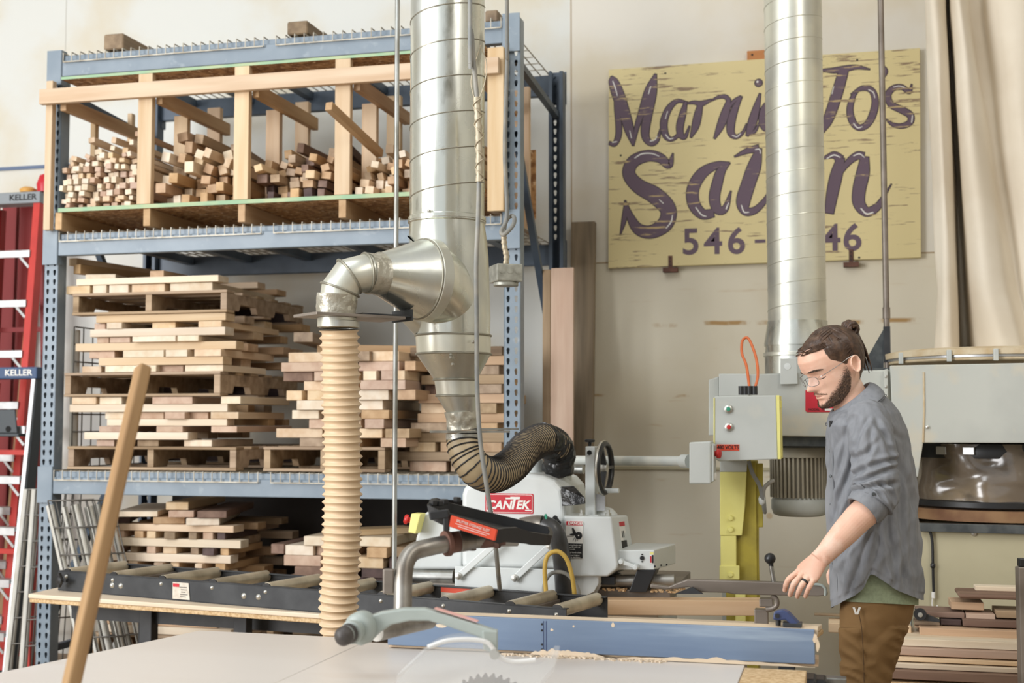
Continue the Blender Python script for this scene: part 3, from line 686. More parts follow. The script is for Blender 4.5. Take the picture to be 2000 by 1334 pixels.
S2 = [('P', 514, 752, 45),
      ('C', [(585, 634, 'o'), (655, 700, 't'), (743, 793, 'k')], 16),
      ('C', [(539, 630, 'n'), (640, 747, 'n'), (752, 800, 'o')], 17),
      ('C', [(603, 640, 'k'), (650, 705, 'n'), (712, 750, 'k')], 17),
      ('C', [(570, 623, 'p'), (640, 700, 'n'), (705, 760, 't')], 16),
      ('C', [(579, 634, 'p'), (642, 748, 'p')], 17.5),
      ('C', [(559, 590, 'n'), (600, 690, 'n'), (696, 759, 'p'), (770, 812, 't')], 18),
      ('C', [(593, 634, 'n'), (640, 700, 't'), (703, 792, 'k')], 17),
      ('C', [(553, 611, 'w'), (613, 634, 'k'), (640, 700, 'n'), (709, 735, 'p'), (744, 772, 'k'), (774, 791, 'n')], 17),
      ('C', [(549, 634, 'k'), (640, 690, 'w'), (700, 780, 'k'), (790, 812, 't')], 17),
      ('C', [(563, 634, 'n'), (650, 722, 'o'), (727, 779, 'n')], 18)]
zt2 = stack('stack behind the hose', 650, 6.04, .98, SZ, S2, nback=2, seed=9, group='boards in the mid-shelf stack behind the hose')
loose(592, 676, 6.06, 640, 6.7, .10, .05, 'g', zt2 + .0525, 'grey-blue painted block end on top of the stack behind the hose')
loose(620, 676, 6.3, 830, 6.55, .09, .05, 't', zt2 + .001, 'long tan board along the top of the stack behind the hose')
# third, narrower stack behind the reducer, at the shelf's far corner
S3 = [('C', [(800, 872, 'k'), (880, 975, 'o')], 19), ('L', 770, 990, 17, 'o'), ('C', [(800, 850, 'n'), (860, 980, 't')], 17), ('L', 776, 985, 18, 'o'),
      ('C', [(802, 880, 'o'), (890, 972, 't')], 17), ('L', 812, 990, 17, 't'), ('C', [(822, 880, 'n'), (890, 970, 'o')], 18), ('L', 815, 985, 17, 't'),
      ('C', [(830, 890, 'w'), (895, 980, 'o')], 17), ('L', 820, 985, 17, 'o'), ('C', [(840, 900, 't'), (905, 975, 'o')], 17), ('L', 830, 990, 17, 't'), ('L', 800, 980, 17, 'o')]
stack('stack behind the reducer', 900, 6.22, .5, SZ, S3, nback=1, seed=12, group='boards in the mid-shelf stack behind the duct reducer')

M['shade_sheet'] = mat('dark_shade_brown', (52, 46, 42), .8, c2=(40, 36, 34), scale=4)  # colour of the sheets added to imitate shade behind the low piles
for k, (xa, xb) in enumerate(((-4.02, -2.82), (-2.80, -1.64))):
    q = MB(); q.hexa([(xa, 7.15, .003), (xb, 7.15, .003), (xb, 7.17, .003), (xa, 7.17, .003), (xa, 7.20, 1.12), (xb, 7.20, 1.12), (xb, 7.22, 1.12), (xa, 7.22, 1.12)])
    tag(q.build('added_shade_sheet', 'shade_sheet'), 'added dark sheet standing in for shade behind the low pile %s' % ('by the wire panels' if k == 0 else 'behind the hose'), 'panel')
# ------------------------------------------------------------------ low piles that stand on the floor under the first beam
def floor_pallets(xa, xb, label, top):
    n = max(1, int(round(top / .13))); h = top / n
    for k in range(n):
        pallet(PY(xa, 1200, 6.05).x, PY(xb, 1200, 6.05).x, 6.05, 6.95, k * h + .0005, (k + 1) * h - .0005, 'oldwood', 'old floor pallet, %s up %s' % (ORD[k], label))
z0 = PY(300, 1280, 6.05).z
floor_pallets(180, 470, 'beneath the near-ladder low pile', .40)
S4 = [('L', 205, 450, 14, 'p'), ('L', 190, 420, 15, 't'), ('C', [(200, 260, 'n'), (300, 345, 'p'), (380, 440, 'n')], 16), ('L', 196, 455, 16, 'p'), ('C', [(205, 250, 'n'), (330, 390, 't')], 15), ('L', 196, 455, 15, 'p'), ('C', [(215, 260, 'n'), (280, 300, 't'), (350, 372, 'n'), (395, 430, 'k')], 14), ('L', 200, 450, 14, 'n'),
      ('C', [(208, 222, 'o'), (228, 240, 'k'), (250, 268, 'n'), (300, 318, 'o'), (333, 350, 'n'), (380, 395, 'n'), (420, 440, 't')], 13),
      ('L', 208, 447, 15, 'p'),
      ('C', [(218, 232, 'k'), (254, 268, 'g'), (286, 304, 'k'), (318, 345, 'n'), (372, 388, 'o'), (395, 418, 'd'), (430, 447, 't')], 13),
      ('L', 211, 467, 15, 'p'),
      ('C', [(222, 242, 'k'), (262, 280, 't'), (286, 304, 'n'), (320, 342, 'g'), (368, 384, 'g'), (396, 416, 'k'), (424, 440, 'd')], 13),
      ('L', 218, 452, 13, 'n')]
zt4 = stack('low pile by the wire panels', 320, 6.06, .85, .401, S4, nback=3, seed=21, group='boards in the low pile beside the wire panels')
loose(237, 1027, 6.08, 270, 6.7, .085, .032, 'd', zt4 + .001, 'dark-ended board in the top layer of the low pile by the wire panels')
loose(330, 1018, 6.10, 350, 6.7, .16, .036, 't', zt4 + .001, 'tan board end above the slatted layers of the low pile')
loose(396, 1018, 6.06, 440, 6.8, .17, .036, 'p', zt4 + .001, 'pale broad board end above the slatted layers of the low pile')
loose(266, 1003, 6.04, 318, 6.7, .22, .028, 'p', zt4 + .040, 'wide pale board with its top face showing on the low pile')
loose(354, 1000, 6.06, 402, 6.7, .13, .034, 'k', zt4 + .040, 'pinkish board end near the top of the low pile by the wire panels')
loose(414, 1000, 6.06, 470, 6.8, .15, .036, 'w', zt4 + .040, 'dark brown block end near the top of the low pile')
loose(346, 985, 6.08, 420, 6.75, .12, .04, 'n', zt4 + .077, 'topmost tan board of the low pile by the wire panels')
floor_pallets(520, 790, 'beneath the low pile behind the hose', .52)
S5 = [('C', [(560, 650, 'w'), (660, 780, 'd')], 18), ('C', [(570, 640, 'd'), (650, 780, 'w')], 18), ('C', [(575, 630, 'w'), (640, 790, 'd')], 17), ('C', [(563, 622, 'k'), (640, 786, 'd')], 20), ('C', [(575, 630, 'w'), (640, 700, 'd'), (706, 786, 'd')], 17), ('C', [(554, 627, 'k'), (640, 749, 'n'), (760, 800, 'd')], 19),
      ('C', [(529, 555, 'w'), (557, 612, 'p'), (618, 690, 'k'), (716, 756, 't'), (770, 800, 'o')], 18), ('C', [(593, 690, 'p'), (702, 763, 'p')], 17)]
zt5 = stack('low pile behind the hose', 650, 6.06, .85, .521, S5, nback=2, seed=31, group='boards in the low pile behind the hose')
loose(640, 1002, 6.1, 800, 6.4, .16, .03, 'n', zt5 + .001, 'pale board lying slantwise on top of the low pile behind the hose')
# ================================================================== step ladders standing at the wall
def rail(mb, p0, p1, wd, dp):
    mb.beam(p0, p1, wd, dp, up=(0, 1, 0)); return mb
def ladder(name, label, topR, botR, wtop, wbot, cap_mat, rail_mat, rear_mat, word, nstep, dback, cap_h=.062, side_mat=None, bucket=False, cap_w=.13):
    topR, botR = V(topR), V(botR); t = thing(name, (botR.x - wbot / 2, botR.y + dback / 2, 0), label, 'ladder')
    topL, botL = topR - V((wtop, 0, 0)), botR - V((wbot, 0, 0))
    for a, b_ in ((botR, topR), (botL, topL)):
        r = MB(); rail(r, a, b_, .05 if not bucket else .028, .07); o = r.build('side_rail', rail_mat, t, bevel=.003)
        if side_mat: q = MB(); q.beam(a + V((.016, .02, 0)), b_ + V((.016, .02, 0)), .006, .085, up=(0, 1, 0)); q.build('rail_flange', side_mat, o)
        MB().box((a.x, a.y, .012), (.05, .09, .024)).build('foot', 'blackplastic', t)
    yb0, yb1 = botR.y + dback, topR.y + .06
    for sx in (0, 1):
        a = V((lerp(botR.x - .03, botL.x + .03, sx), yb0, .001)); b_ = V((lerp(topR.x - .02, topL.x + .02, sx), yb1, topR.z - .02))
        MB().beam(a, b_, .024, .05, up=(0, 1, 0)).build('rear_rail', rear_mat, t)
    for k in range(nstep):
        f = (k + 1) / (nstep + 1); c0, c1 = botR.lerp(topR, f), botL.lerp(topL, f)
        s_ = MB().box(((c0.x + c1.x) / 2, c0.y - .005, c0.z), (abs(c0.x - c1.x) - .03, .085, .024)); s_.box(((c0.x + c1.x) / 2, c0.y - .046, c0.z - .012), (abs(c0.x - c1.x) - .03, .004, .045))
        st = s_.build('step', 'alu', t, bevel=.002, seg=1)
        for sx, c in ((-1, c0), (1, c1)) if bucket else ((-1, c0),):
            MB().beam((c.x + sx * .02, c.y - .045, c.z - .10), (c.x + sx * .10, c.y - .04, c.z - .02), .006, .016).build('step_brace', 'alu', st)
        g = (k + .5) / (nstep + 1)
        a = V((lerp(botR.x - .03, topR.x - .02, g), lerp(yb0, yb1, g), lerp(0, topR.z, g))); b_ = V((lerp(botL.x + .03, topL.x + .02, g), a.y, a.z))
        k % 2 == 0 and MB().beam(a, b_, .02, .03).build('rear_crossbar', rear_mat, t)
    cx = (topR.x + topL.x) / 2
    cap = MB().box((cx, topR.y + .02, topR.z + cap_h / 2), (wtop + .06, cap_w, cap_h)).build('top_cap', cap_mat, t, bevel=.006)
    text(word, (cx + wtop * .22, topR.y + .02 - cap_w / 2 - .002, topR.z + cap_h / 2), cap_h * .72, (1, 0, 0), (0, 0, 1), 'ink' if cap_mat == 'greycap' else 'whitelabel', cap, 'brand_lettering', bold=.001, sx=1.15)
    if bucket:
        c = botR.lerp(topR, .81); w_ = wtop
        b_ = MB(); b_.box((cx, topR.y - .05, c.z), (w_ - .05, .16, .02)); b_.prism([V((cx - w_ / 2 + .05, topR.y - .135, c.z + .01)), V((cx + w_ / 2 - .03, topR.y - .135, c.z + .01)), V((cx + w_ / 2 - .05, topR.y - .135, c.z + .15)), V((cx - w_ / 2 + .07, topR.y - .135, c.z + .15))], (0, .012, 0))
        bk = b_.build('paint_shelf', 'charcoal', t, bevel=.01)
        for dx in (-.05, .03): MB().cyl((cx + dx + .05, topR.y - .1372, c.z + .035), (cx + dx + .05, topR.y - .1355, c.z + .035), .018).build('shelf_hole', 'dark_hole', bk)
    return t
tr = PY(78, 398, 7.18); br = PZ(6, 1316, 0)
ladder('step_ladder', 'tall red fibreglass step ladder with a grey cap by the rack corner', tr, (br.x, 6.78, 0), .34, .56, 'greycap', 'ladder_red', 'ladder_dark', 'KELLER', 8, .48, cap_h=.075)
tr2 = PY(72, 740, 6.72)
ladder('step_ladder', 'shorter silver step ladder with a dark blue cap in front of red one', tr2, (PY(38, 1330, 6.52).x, 6.40, 0), .34, .52, 'bluecap', 'alu', 'ladder_red', 'KELLER', 5, .26, cap_h=.07, side_mat='charcoal', bucket=True)
a = PY(55, 378, 7.2)
mb = MB(); mb.lathe([(.001, 0), (.05, .004), (.056, .025), (.03, .04), (.001, .042)], (a.x, 7.2, tr.z + .076), n=16)
tag(mb.build('tape_roll', mat('amber_tape', (224, 168, 84), .5)), 'amber roll of tape on the grey ladder cap', 'tape roll')
c = PY(86, 362, 7.2); mb = MB(); mb.lathe([(.001, 0), (.05, .001), (.056, .05), (.036, .11), (.001, .125)], (c.x + .01, 7.2, tr.z + .076), n=16)
tag(mb.build('hard_hat', mat('red_bucket_plastic', (200, 34, 48), .4)), 'red plastic pot beside the tape roll on the grey ladder cap', 'pot')
# red boards & a lath behind the ladders
for k, (px0, px1, y, m, lab, yb) in enumerate(((2, 30, 7.33, 'ladder_dark', 'deep red fibreglass rail leaning on the wall behind the tall ladder', 1100), (36, 66, 7.35, 'ladder_dark', 'second deep red rail leaning on the wall nearer the rack post', 1150))):
    a = PY((px0 + px1) / 2, 402, 7.4); wd = abs(PY(px1, 402, 7.4).x - PY(px0, 402, 7.4).x)
    tag(MB().beam((a.x - .02, 7.405, .002), (a.x, 7.43, a.z), wd, .03, up=(0, 1, 0)).build('ladder_rail', m), lab, 'rail')
a = PY(56, 470, 7.31); b_ = PY(-30, 1240, 7.2)
plank('wood_lath', (b_.x, 7.345, .005), (a.x, 7.375, a.z), .045, .014, 'tan', 'thin tan lath leaning behind the tall red ladder', 'lath', up=(0, 1, 0))

# ================================================================== welded wire panels stood on edge
def wire_panel(label, o_, u, v, W, H, nu, nv, tubes, m='wire_rust', tube_m='whitelabel', r=.004, parts=True):
    o_, u, v = V(o_), V(u).normalized(), V(v).normalized()
    t = thing('wire_mesh_shelf', o_, label, 'wire panel', None); mb = MB()
    for i in range(nu + 1): mb.cyl(o_ + u * (W * i / nu), o_ + u * (W * i / nu) + v * H, r, 6)
    nrm = u.cross(v).normalized() * (r * 1.6)
    for j in range(nv + 1): mb.cyl(o_ + v * (H * j / nv) + nrm, o_ + v * (H * j / nv) + u * W + nrm, r, 6)
    mb.build('wire_grid', m, t)
    for s_ in tubes:
        q = o_ + u * (W * s_[0]) - nrm * 3
        MB().cyl(q + v * (H * s_[1]), q + v * (H * s_[2]), s_[3], 10).build('support_channel', tube_m, t)
    return t
M['cream_m'] = mat('cream_coated_metal', (206, 204, 196), .5, c2=(190, 186, 174), scale=8)
M['wire_grey'] = mat('dull_wire', (112, 108, 102), .5, .5)
# left of the rack post
a = PZ(18, 1312, 0); 
for k, (pxb, pxt, W, lab) in enumerate(((18, 46, .10, 'wire shelf panel on end beside the silver ladder, its channel outward'), (46, 62, .12, 'wire shelf panel on end between the ladder and the rack post'))):
    y = 6.22 - .05 * k; b_ = PY(pxb, 1300, y); t_ = PY(pxt, 955, y); v = V((t_.x - b_.x, .04, t_.z - b_.z)); 
    f = -b_.z / v.z; base = b_ + v * f; base.z = .003
    wire_panel(lab, (base.x, base.y, .003), (.75, .66, 0), v, .24, v.length + .003 - f * v.length * 1.0 - .01, 6, 8, ((.0, 0, 1, .022),), 'wire_grey', 'cream_m')
# under the first beam, sloping
for k, (px, W, lab) in enumerate(((92, .23, 'sloping wire shelf panel with cream channels, foremost under the first beam'), (140, .20, 'second sloping wire shelf panel behind the foremost, under the first beam'))):
    y = 5.80 + .10 * k; t_ = PY(px, 972, y); b_ = PY(px + 62, 1250, y); v = V((t_.x - b_.x, 0, t_.z - b_.z)); f = -b_.z / v.z; base = b_ + v * f
    wire_panel(lab, (base.x, y, .003), (.93, .36, .02), v, W, (v * (1 - f)).length - .02, 6, 8, ((.0, 0, .98, .020), (.3, 0, .97, .015), (.55, 0, .98, .018), (.85, 0, .97, .015)), 'wire_grey', 'cream_m')
# on the middle shelf, upright against the post
y = 6.14; b0 = LEV[0] + BH / 2 + .018
x0 = PY(131, 780, y).x + .035
wire_panel('tall wire panel with cream channels upright on the middle shelf', (x0, y, b0), (.0, 1, 0), (0, 0, 1), .72, 2.02 - b0, 8, 8, ((.06, .05, .98, .024), (.62, .06, .92, .02)), 'wire_grey', 'cream_m')

# ================================================================== leaning pole in front of the assembly table
TZ = .86
M['polewood'] = wood('worn_pole_wood', (176, 142, 100), (136, 102, 66), randv=.02)
b_ = PZ(104, 1492, TZ + .004); top = PD(280, 716, 2.85)
o = plank('wooden_pole', b_, top, .030, .036, 'polewood', 'worn wooden pole standing aslant on the white assembly table', 'pole', up=(0.75, -.6, 0), bevel=.008)
o.modifiers['bevel'].segments = 4
# ================================================================== galvanised dust duct over the machines
def frame(axis):
    ax = V(axis).normalized(); a = V((0, 0, 1)) if abs(ax.z) < .9 else _rt
    u = (a - ax * a.dot(ax)).normalized(); return ax, u, ax.cross(u)
def spiral(p0, p1, r, pitch, n=48, ridge=.0035, half=.006):
    """lock-seam pipe: a helical ridge wraps the plain cylinder"""
    ax, u, v = frame(p1 - p0); L = (p1 - p0).length; pts = []; steps = int(L / pitch * 32)
    for k in range(steps + 1):
        h = L * k / steps; a = 2 * math.pi * h / pitch
        pts.append(p0 + ax * h + (u * math.cos(a) + v * math.sin(a)) * r)
    return MB().tube(pts, ridge, 6, ref=ax)
D = 4.62                                                  # distance of the duct's axis from the eye
def dp(px, py, off=0): return PD(px, py, D + off)
def at_axis(px0, py, axis0, axis1):                       # point on a vertical axis at image row py
    pass
c0 = dp(873, 430); AXX, AXY = c0.x, c0.y
def dz(py): 
    r = ray(876, py); return EYE.z + r.z * D
px_m = F_PX / D
rd = 73 / px_m
duct = thing('dust_duct', (AXX, AXY, dz(650)), 'big galvanised spiral duct with a cone branch hanging before the rack', 'duct')
zb, zt_ = dz(432), 6.4
mb = MB().cyl((AXX, AXY, zb), (AXX, AXY, zt_), rd, 64); sp = mb.build('spiral_pipe', 'galv', duct)
spiral(V((AXX, AXY, zb + .01)), V((AXX, AXY, zt_ - .02)), rd, 70 / px_m, ridge=.0028).build('lock_seam', 'darkseam', sp)
MB().lathe([(rd + .001, 0), (rd + .006, .004), (rd + .006, .022), (rd + .001, .026)], (AXX, AXY, zb - .012), n=48).build('collar', 'galv', sp)
# wye fitting: upper cone spreads, lower body leans to the right
def section(cx, cy, cz, rx, n=48): return [V((cx, cy, cz)) + (_rt * math.cos(2 * math.pi * i / n) + V((-_rt.y, _rt.x, 0)) * math.sin(2 * math.pi * i / n)) * rx for i in range(n)]
def ctr(px, py): 
    q = PD(px, py, D); return q
B1 = [(873, 434, 73), (874, 462, 76), (877, 500, 77), (880, 560, 76), (884, 620, 74), (885, 655, 72)]
mb = MB().rings([section(*ctr(x, y), r / px_m) for x, y, r in B1]); body = mb.build('wye_body', 'galv', duct)
# branch trunk rises out of the body towards the left and the viewer
def ring_pts(c, ax, r, n=48):
    ax, u, v = frame(ax); return [c + (u * math.cos(2 * math.pi * i / n) + v * math.sin(2 * math.pi * i / n)) * r for i in range(n)]
cA = PD(836, 547, D - .12); cB = PD(736, 534, D - .25); bd = (cB - cA).normalized()
def rp(c, ax, r, n=48):     # rings that share one reference direction so that their points do not twist
    ax = V(ax).normalized(); u = (V((0, 0, 1)) - ax * ax.z); 
    u.normalize(); v = ax.cross(u); return [c + (u * math.cos(2 * math.pi * i / n) + v * math.sin(2 * math.pi * i / n)) * r for i in range(n)]
mb = MB().rings([rp(cA, bd, 75 / px_m), rp(PD(862, 566, D - .06), bd + V((0, 0, .22)), 75 / px_m), rp(PD(884, 596, D), bd + V((0, 0, .5)), 72 / px_m)]); mb.build('branch_trunk', 'galv', duct)
mb = MB().rings([ring_pts(PD(806, 606, D - .05), V((.62, .1, -.78)), 30 / px_m, 32), ring_pts(PD(842, 646, D - .01), V((.25, 0, -.95)), 33 / px_m, 32)]); mb.build('shoulder', 'galv', duct)
mb = MB().rings([ring_pts(PD(828, 484, D - .02), V((.6, 0, .8)), 40 / px_m, 32), ring_pts(PD(860, 440, D), V((.4, 0, .9)), 56 / px_m, 32)]); mb.build('shoulder', 'galv', duct)
cN = cA + bd * .03
mb = MB().rings([ring_pts(cA - bd * .012, bd, 79 / px_m), ring_pts(cN, bd, 79 / px_m)]); mb.build('branch_band', 'duct2', duct, bevel=.003)
mb = MB().rings([ring_pts(cN, bd, 77 / px_m), ring_pts(cB, bd, 38 / px_m)]); cone = mb.build('branch_cone', 'galv', duct)
for f in (.02, .985):
    c = cN.lerp(cB, f); MB().tube(ring_pts(c, bd, lerp(77, 38, f) / px_m), .0035, 8, closed=True).build('rolled_seam', 'darkseam', cone)
# gored elbow: four straight gores from the cone's mouth to straight down
E_D = D - .30
ep = [PD(746, 536, E_D + .04), PD(715, 533, E_D), PD(682, 540, E_D - .02), PD(664, 566, E_D - .03), PD(658, 612, E_D - .03)]
er = [36 / px_m, 35 / px_m, 35 / px_m, 35 / px_m, 34 / px_m]
mb = MB().tube(ep, er, 40); el = mb.build('gored_elbow', 'duct2', duct)
for k in (1, 2, 3):
    t = ((ep[k + 1] - ep[k]).normalized() + (ep[k] - ep[k - 1]).normalized())
    MB().tube(ring_pts(ep[k], t, er[k] * 1.035, 40), .0042, 8, closed=True).build('gore_seam', 'darkseam', el)
def wrap(c0, c1, r0, r1, name, m, parent, n=40, rows=10, amp=.0035, seed=0):
    ax = (c1 - c0).normalized(); rs_ = []
    for k in range(rows + 1):
        f = k / rows; ring = []
        for i, p in enumerate(ring_pts(c0.lerp(c1, f), ax, 1.0, n)):
            d = p - c0.lerp(c1, f); a = noise.noise(V((math.cos(2 * math.pi * i / n) * 2.4 + seed, math.sin(2 * math.pi * i / n) * 2.4, f * 3.2))) 
            ring.append(c0.lerp(c1, f) + d * (lerp(r0, r1, f) + amp * (1 + 1.6 * a)))
        rs_.append(ring)
    return MB().rings(rs_).build(name, m, parent)
wrap(PD(659, 574, E_D - .03), PD(657, 612, E_D - .03), 35.5 / px_m, 34.5 / px_m, 'foil_tape_wrap', 'tape', duct, seed=2)
wrap(PD(716, 534, E_D + .0), PD(746, 536, E_D + .038), 36 / px_m, 36.5 / px_m, 'foil_tape_wrap', 'tape', duct, seed=7)
# blast gate under the elbow
gz = PD(658, 618, E_D - .03)
gx = V((_rt.x, _rt.y, 0)).normalized(); gd = (gx * .80 + V((-gx.y, gx.x, 0)) * .60).normalized(); gn = V((-gd.y, gd.x, 0))
def slab(mb, c, u, v, lu, lv, th): mb.hexa([c - u * lu - v * lv + V((0, 0, -th)), c + u * lu - v * lv + V((0, 0, -th)), c + u * lu + v * lv + V((0, 0, -th)), c - u * lu + v * lv + V((0, 0, -th)), c - u * lu - v * lv + V((0, 0, th)), c + u * lu - v * lv + V((0, 0, th)), c + u * lu + v * lv + V((0, 0, th)), c - u * lu + v * lv + V((0, 0, th))])
mb = MB(); slab(mb, gz + gd * .05, gd, gn, .17, .082, .005); bg_ = mb.build('blast_gate', 'fencegrey', duct, bevel=.0015)
mb = MB(); slab(mb, gz + gd * .16 + V((0, 0, .009)), gd, gn, .095, .06, .003); mb.hexa([gz + gd * .255 - gn * .065 + V((0, 0, -.006)), gz + gd * .26 - gn * .065 + V((0, 0, -.006)), gz + gd * .26 + gn * .065 + V((0, 0, -.006)), gz + gd * .255 + gn * .065 + V((0, 0, -.006)), gz + gd * .255 - gn * .065 + V((0, 0, .034)), gz + gd * .26 - gn * .065 + V((0, 0, .034)), gz + gd * .26 + gn * .065 + V((0, 0, .034)), gz + gd * .255 + gn * .065 + V((0, 0, .034))])
mb.build('gate_slide', 'black', bg_)
MB().cyl(gz + V((0, 0, -.006)), gz + V((0, 0, -.036)), 35 / px_m, 40).build('outlet_collar', 'duct2', duct)
# reducers below the wye, leaning a little to the right
RD = [(885, 656, 73, 'a'), (885, 662, 73, 'a'), (885, 692, 72, 'b'), (888, 744, 42, 'c'), (889, 776, 40, 'd'), (896, 806, 30, 'e'), (899, 840, 29, 'f')]
mb = MB().rings([section(*ctr(x, y), r / px_m) for x, y, r in ((885, 654, 73.5), (885, 658, 73.5), (886, 690, 72.5), (886, 694, 72))]); bnd = mb.build('lower_band', 'duct2', duct)
mb = MB().rings([section(*ctr(x, y), r / px_m) for x, y, r in ((886, 694, 71.5), (890, 742, 42))]); rc = mb.build('reducer_cone', 'galv', duct)
mb = MB().rings([section(*ctr(x, y), r / px_m) for x, y, r in ((890, 742, 42), (893, 772, 40.5))]); mb.build('reducer_sleeve', 'duct2', duct)
mb = MB().rings([section(*ctr(x, y), r / px_m) for x, y, r in ((893, 774, 40.5), (901, 806, 29))]); mb.build('reducer_cone', 'galv', duct)
for x, y, r in ((885, 656, 74), (886, 692, 73), (890, 742, 43), (893, 773, 41.5), (873, 434, 74.5)):
    MB().tube(section(*ctr(x, y), r / px_m), .0042, 8, closed=True).build('rolled_seam', 'darkseam', duct)
wrap(ctr(900, 803), ctr(903, 838), 29.5 / px_m, 28.5 / px_m, 'foil_tape_wrap', 'tape', duct, seed=12)
for x, y in ((924, 672), (880, 702), (884, 715), (838, 424)):
    q = PD(x, y, D); d = (EYE - q); d.z = 0; d.normalize()
    MB().lathe([(.001, .010), (.004, .008), (.006, .002), (.007, 0)], V((AXX, AXY, q.z)) + (q - V((AXX, AXY, q.z))) + d * (rd * (.97 if y > 650 else .99)), d, n=10).build('rivet', 'bolt', duct)
g2 = ctr(903, 843); mb = MB(); g2d = (gx * .88 + V((-gx.y, gx.x, 0)) * .48).normalized(); g2n = V((-g2d.y, g2d.x, 0))
slab(mb, g2 + g2d * .03, g2d, g2n, .125, .075, .004); b2 = mb.build('blast_gate', 'steel', duct)
mb = MB(); slab(mb, g2 + g2d * .12 + V((0, 0, .009)), g2d, g2n, .085, .05, .003); mb.build('gate_slide', 'steel', b2)
MB().cyl(g2 + V((0, 0, -.005)), g2 + V((0.004, 0, -.022)), 31 / px_m, 36).build('outlet_collar', 'duct2', duct)

# ------------------------------------------------------------------ ribbed tan hose
def hose(label, pts, r, nper, amp, m, n=28, name='ribbed_hose', steps=9):
    path = smooth(pts, 60); L = sum((path[i + 1] - path[i]).length for i in range(len(path) - 1))
    # resample evenly
    N_ = nper * steps; out = []; rad = []; acc = 0; j = 0; seg = (path[1] - path[0]).length; base = 0
    for k in range(N_ + 1):
        s_ = L * k / N_
        while base + seg < s_ - 1e-9 and j < len(path) - 2:
            base += seg; j += 1; seg = (path[j + 1] - path[j]).length
        out.append(path[j].lerp(path[j + 1], (s_ - base) / seg)); ph = 2 * math.pi * k / steps
        rad.append(r + amp * (math.cos(ph) * .75 + math.cos(2 * ph) * .18))
    return MB().tube(out, rad, n), out
t_ = thing('ribbed_hose', PD(662, 1235, E_D - .03), 'tan ribbed dust hose hanging straight down from the elbow', 'hose')
hp = [PD(663, 645, E_D - .03), PD(666, 760, E_D - .02), PD(669, 900, E_D - .02), PD(668, 1020, E_D - .03), PD(664, 1130, E_D - .04), PD(662, 1200, E_D - .04), PD(672, 1290, E_D - .03), PD(690, 1370, E_D - .02)]
mb, path = hose('', hp, 33.8 / px_m, 50, 3.4 / px_m, 'hose'); mb.build('ribbed_tube', 'hose', t_)
q = PD(663, 634, E_D - .03); MB().lathe([(34 / px_m, -.012), (36 / px_m, -.01), (36 / px_m, .01), (34 / px_m, .012)], q, n=36, cap=False).build('hose_clamp', 'bolt', t_)
# ------------------------------------------------------------------ wire-wound hose down to the rip saw
MX, MYY = 0, 0
SAWY = 5.06
hp = [ctr(904, 852), PD(909, 884, D - .02), PD(930, 916, D - .02), PD(965, 927, D + .08), PD(1000, 908, D + .25), PD(1028, 876, D + .45), PD(1058, 860, D + .6)]
ph_ = hp
endp = [PD(1058, 860, D + .6), PD(1085, 870, D + .70), PD(1092, 890, D + .74), PD(1089, 922, D + .76)]
t_ = thing('wire_wound_hose', PD(1089, 924, D + .76), 'bent tan hose wound with black wire feeding the rip saw hood', 'hose')
path = smooth(hp + endp[1:2], 40)
rr = [lerp(31, 33, min(1, k / 120)) / px_m * (1 + .12 * k / len(path)) for k in range(len(path))]
core = MB().tube(path, rr, 28).build('hose_skin', 'hose_clear', t_)
L = sum((path[i + 1] - path[i]).length for i in range(len(path) - 1)); turns = 54
pts = []; acc = 0; tt = (path[1] - path[0]).normalized(); u = V((0, 1, 0)); u = (u - tt * u.dot(tt)).normalized()
for i in range(len(path) - 1):
    d = path[i + 1] - path[i]; t = d.normalized(); u = (u - t * u.dot(t)).normalized(); v = t.cross(u)
    for s_ in range(5):
        f = s_ / 5; a = 2 * math.pi * turns * (acc + d.length * f) / L
        pts.append(path[i] + d * f + (u * math.cos(a) + v * math.sin(a)) * (rr[i] + .0008))
    acc += d.length
MB().tube(pts, .0031, 6).build('wire_winding', 'hose_wire', t_)
q = ctr(904, 853); MB().lathe([(31 / px_m, -.012), (33.5 / px_m, -.01), (33.5 / px_m, .01), (31 / px_m, .012)], q, n=36, cap=False).build('hose_clamp', 'bolt', t_)
pe = smooth(endp, 10); 
def crumple(path, r0, r1, name, m, parent, amp, n=36, sc=5.0):
    rs_ = []; t0 = (path[1] - path[0]).normalized(); u = V((0, 1, 0)); N_ = len(path)
    for k in range(N_):
        t = (path[min(k + 1, N_ - 1)] - path[max(k - 1, 0)]).normalized(); u = (u - t * u.dot(t)).normalized(); v = t.cross(u)
        rs_.append([path[k] + (u * math.cos(2 * math.pi * i / n) + v * math.sin(2 * math.pi * i / n)) * (lerp(r0, r1, k / (N_ - 1)) + amp * noise.noise(V((math.cos(2 * math.pi * i / n) * sc * .5, math.sin(2 * math.pi * i / n) * sc * .5, k * .34)))) for i in range(n)])
    return MB().rings(rs_).build(name, m, parent)
crumple(pe, 38 / px_m, 34 / px_m, 'tape_wrap', 'blacktape', t_, .012)

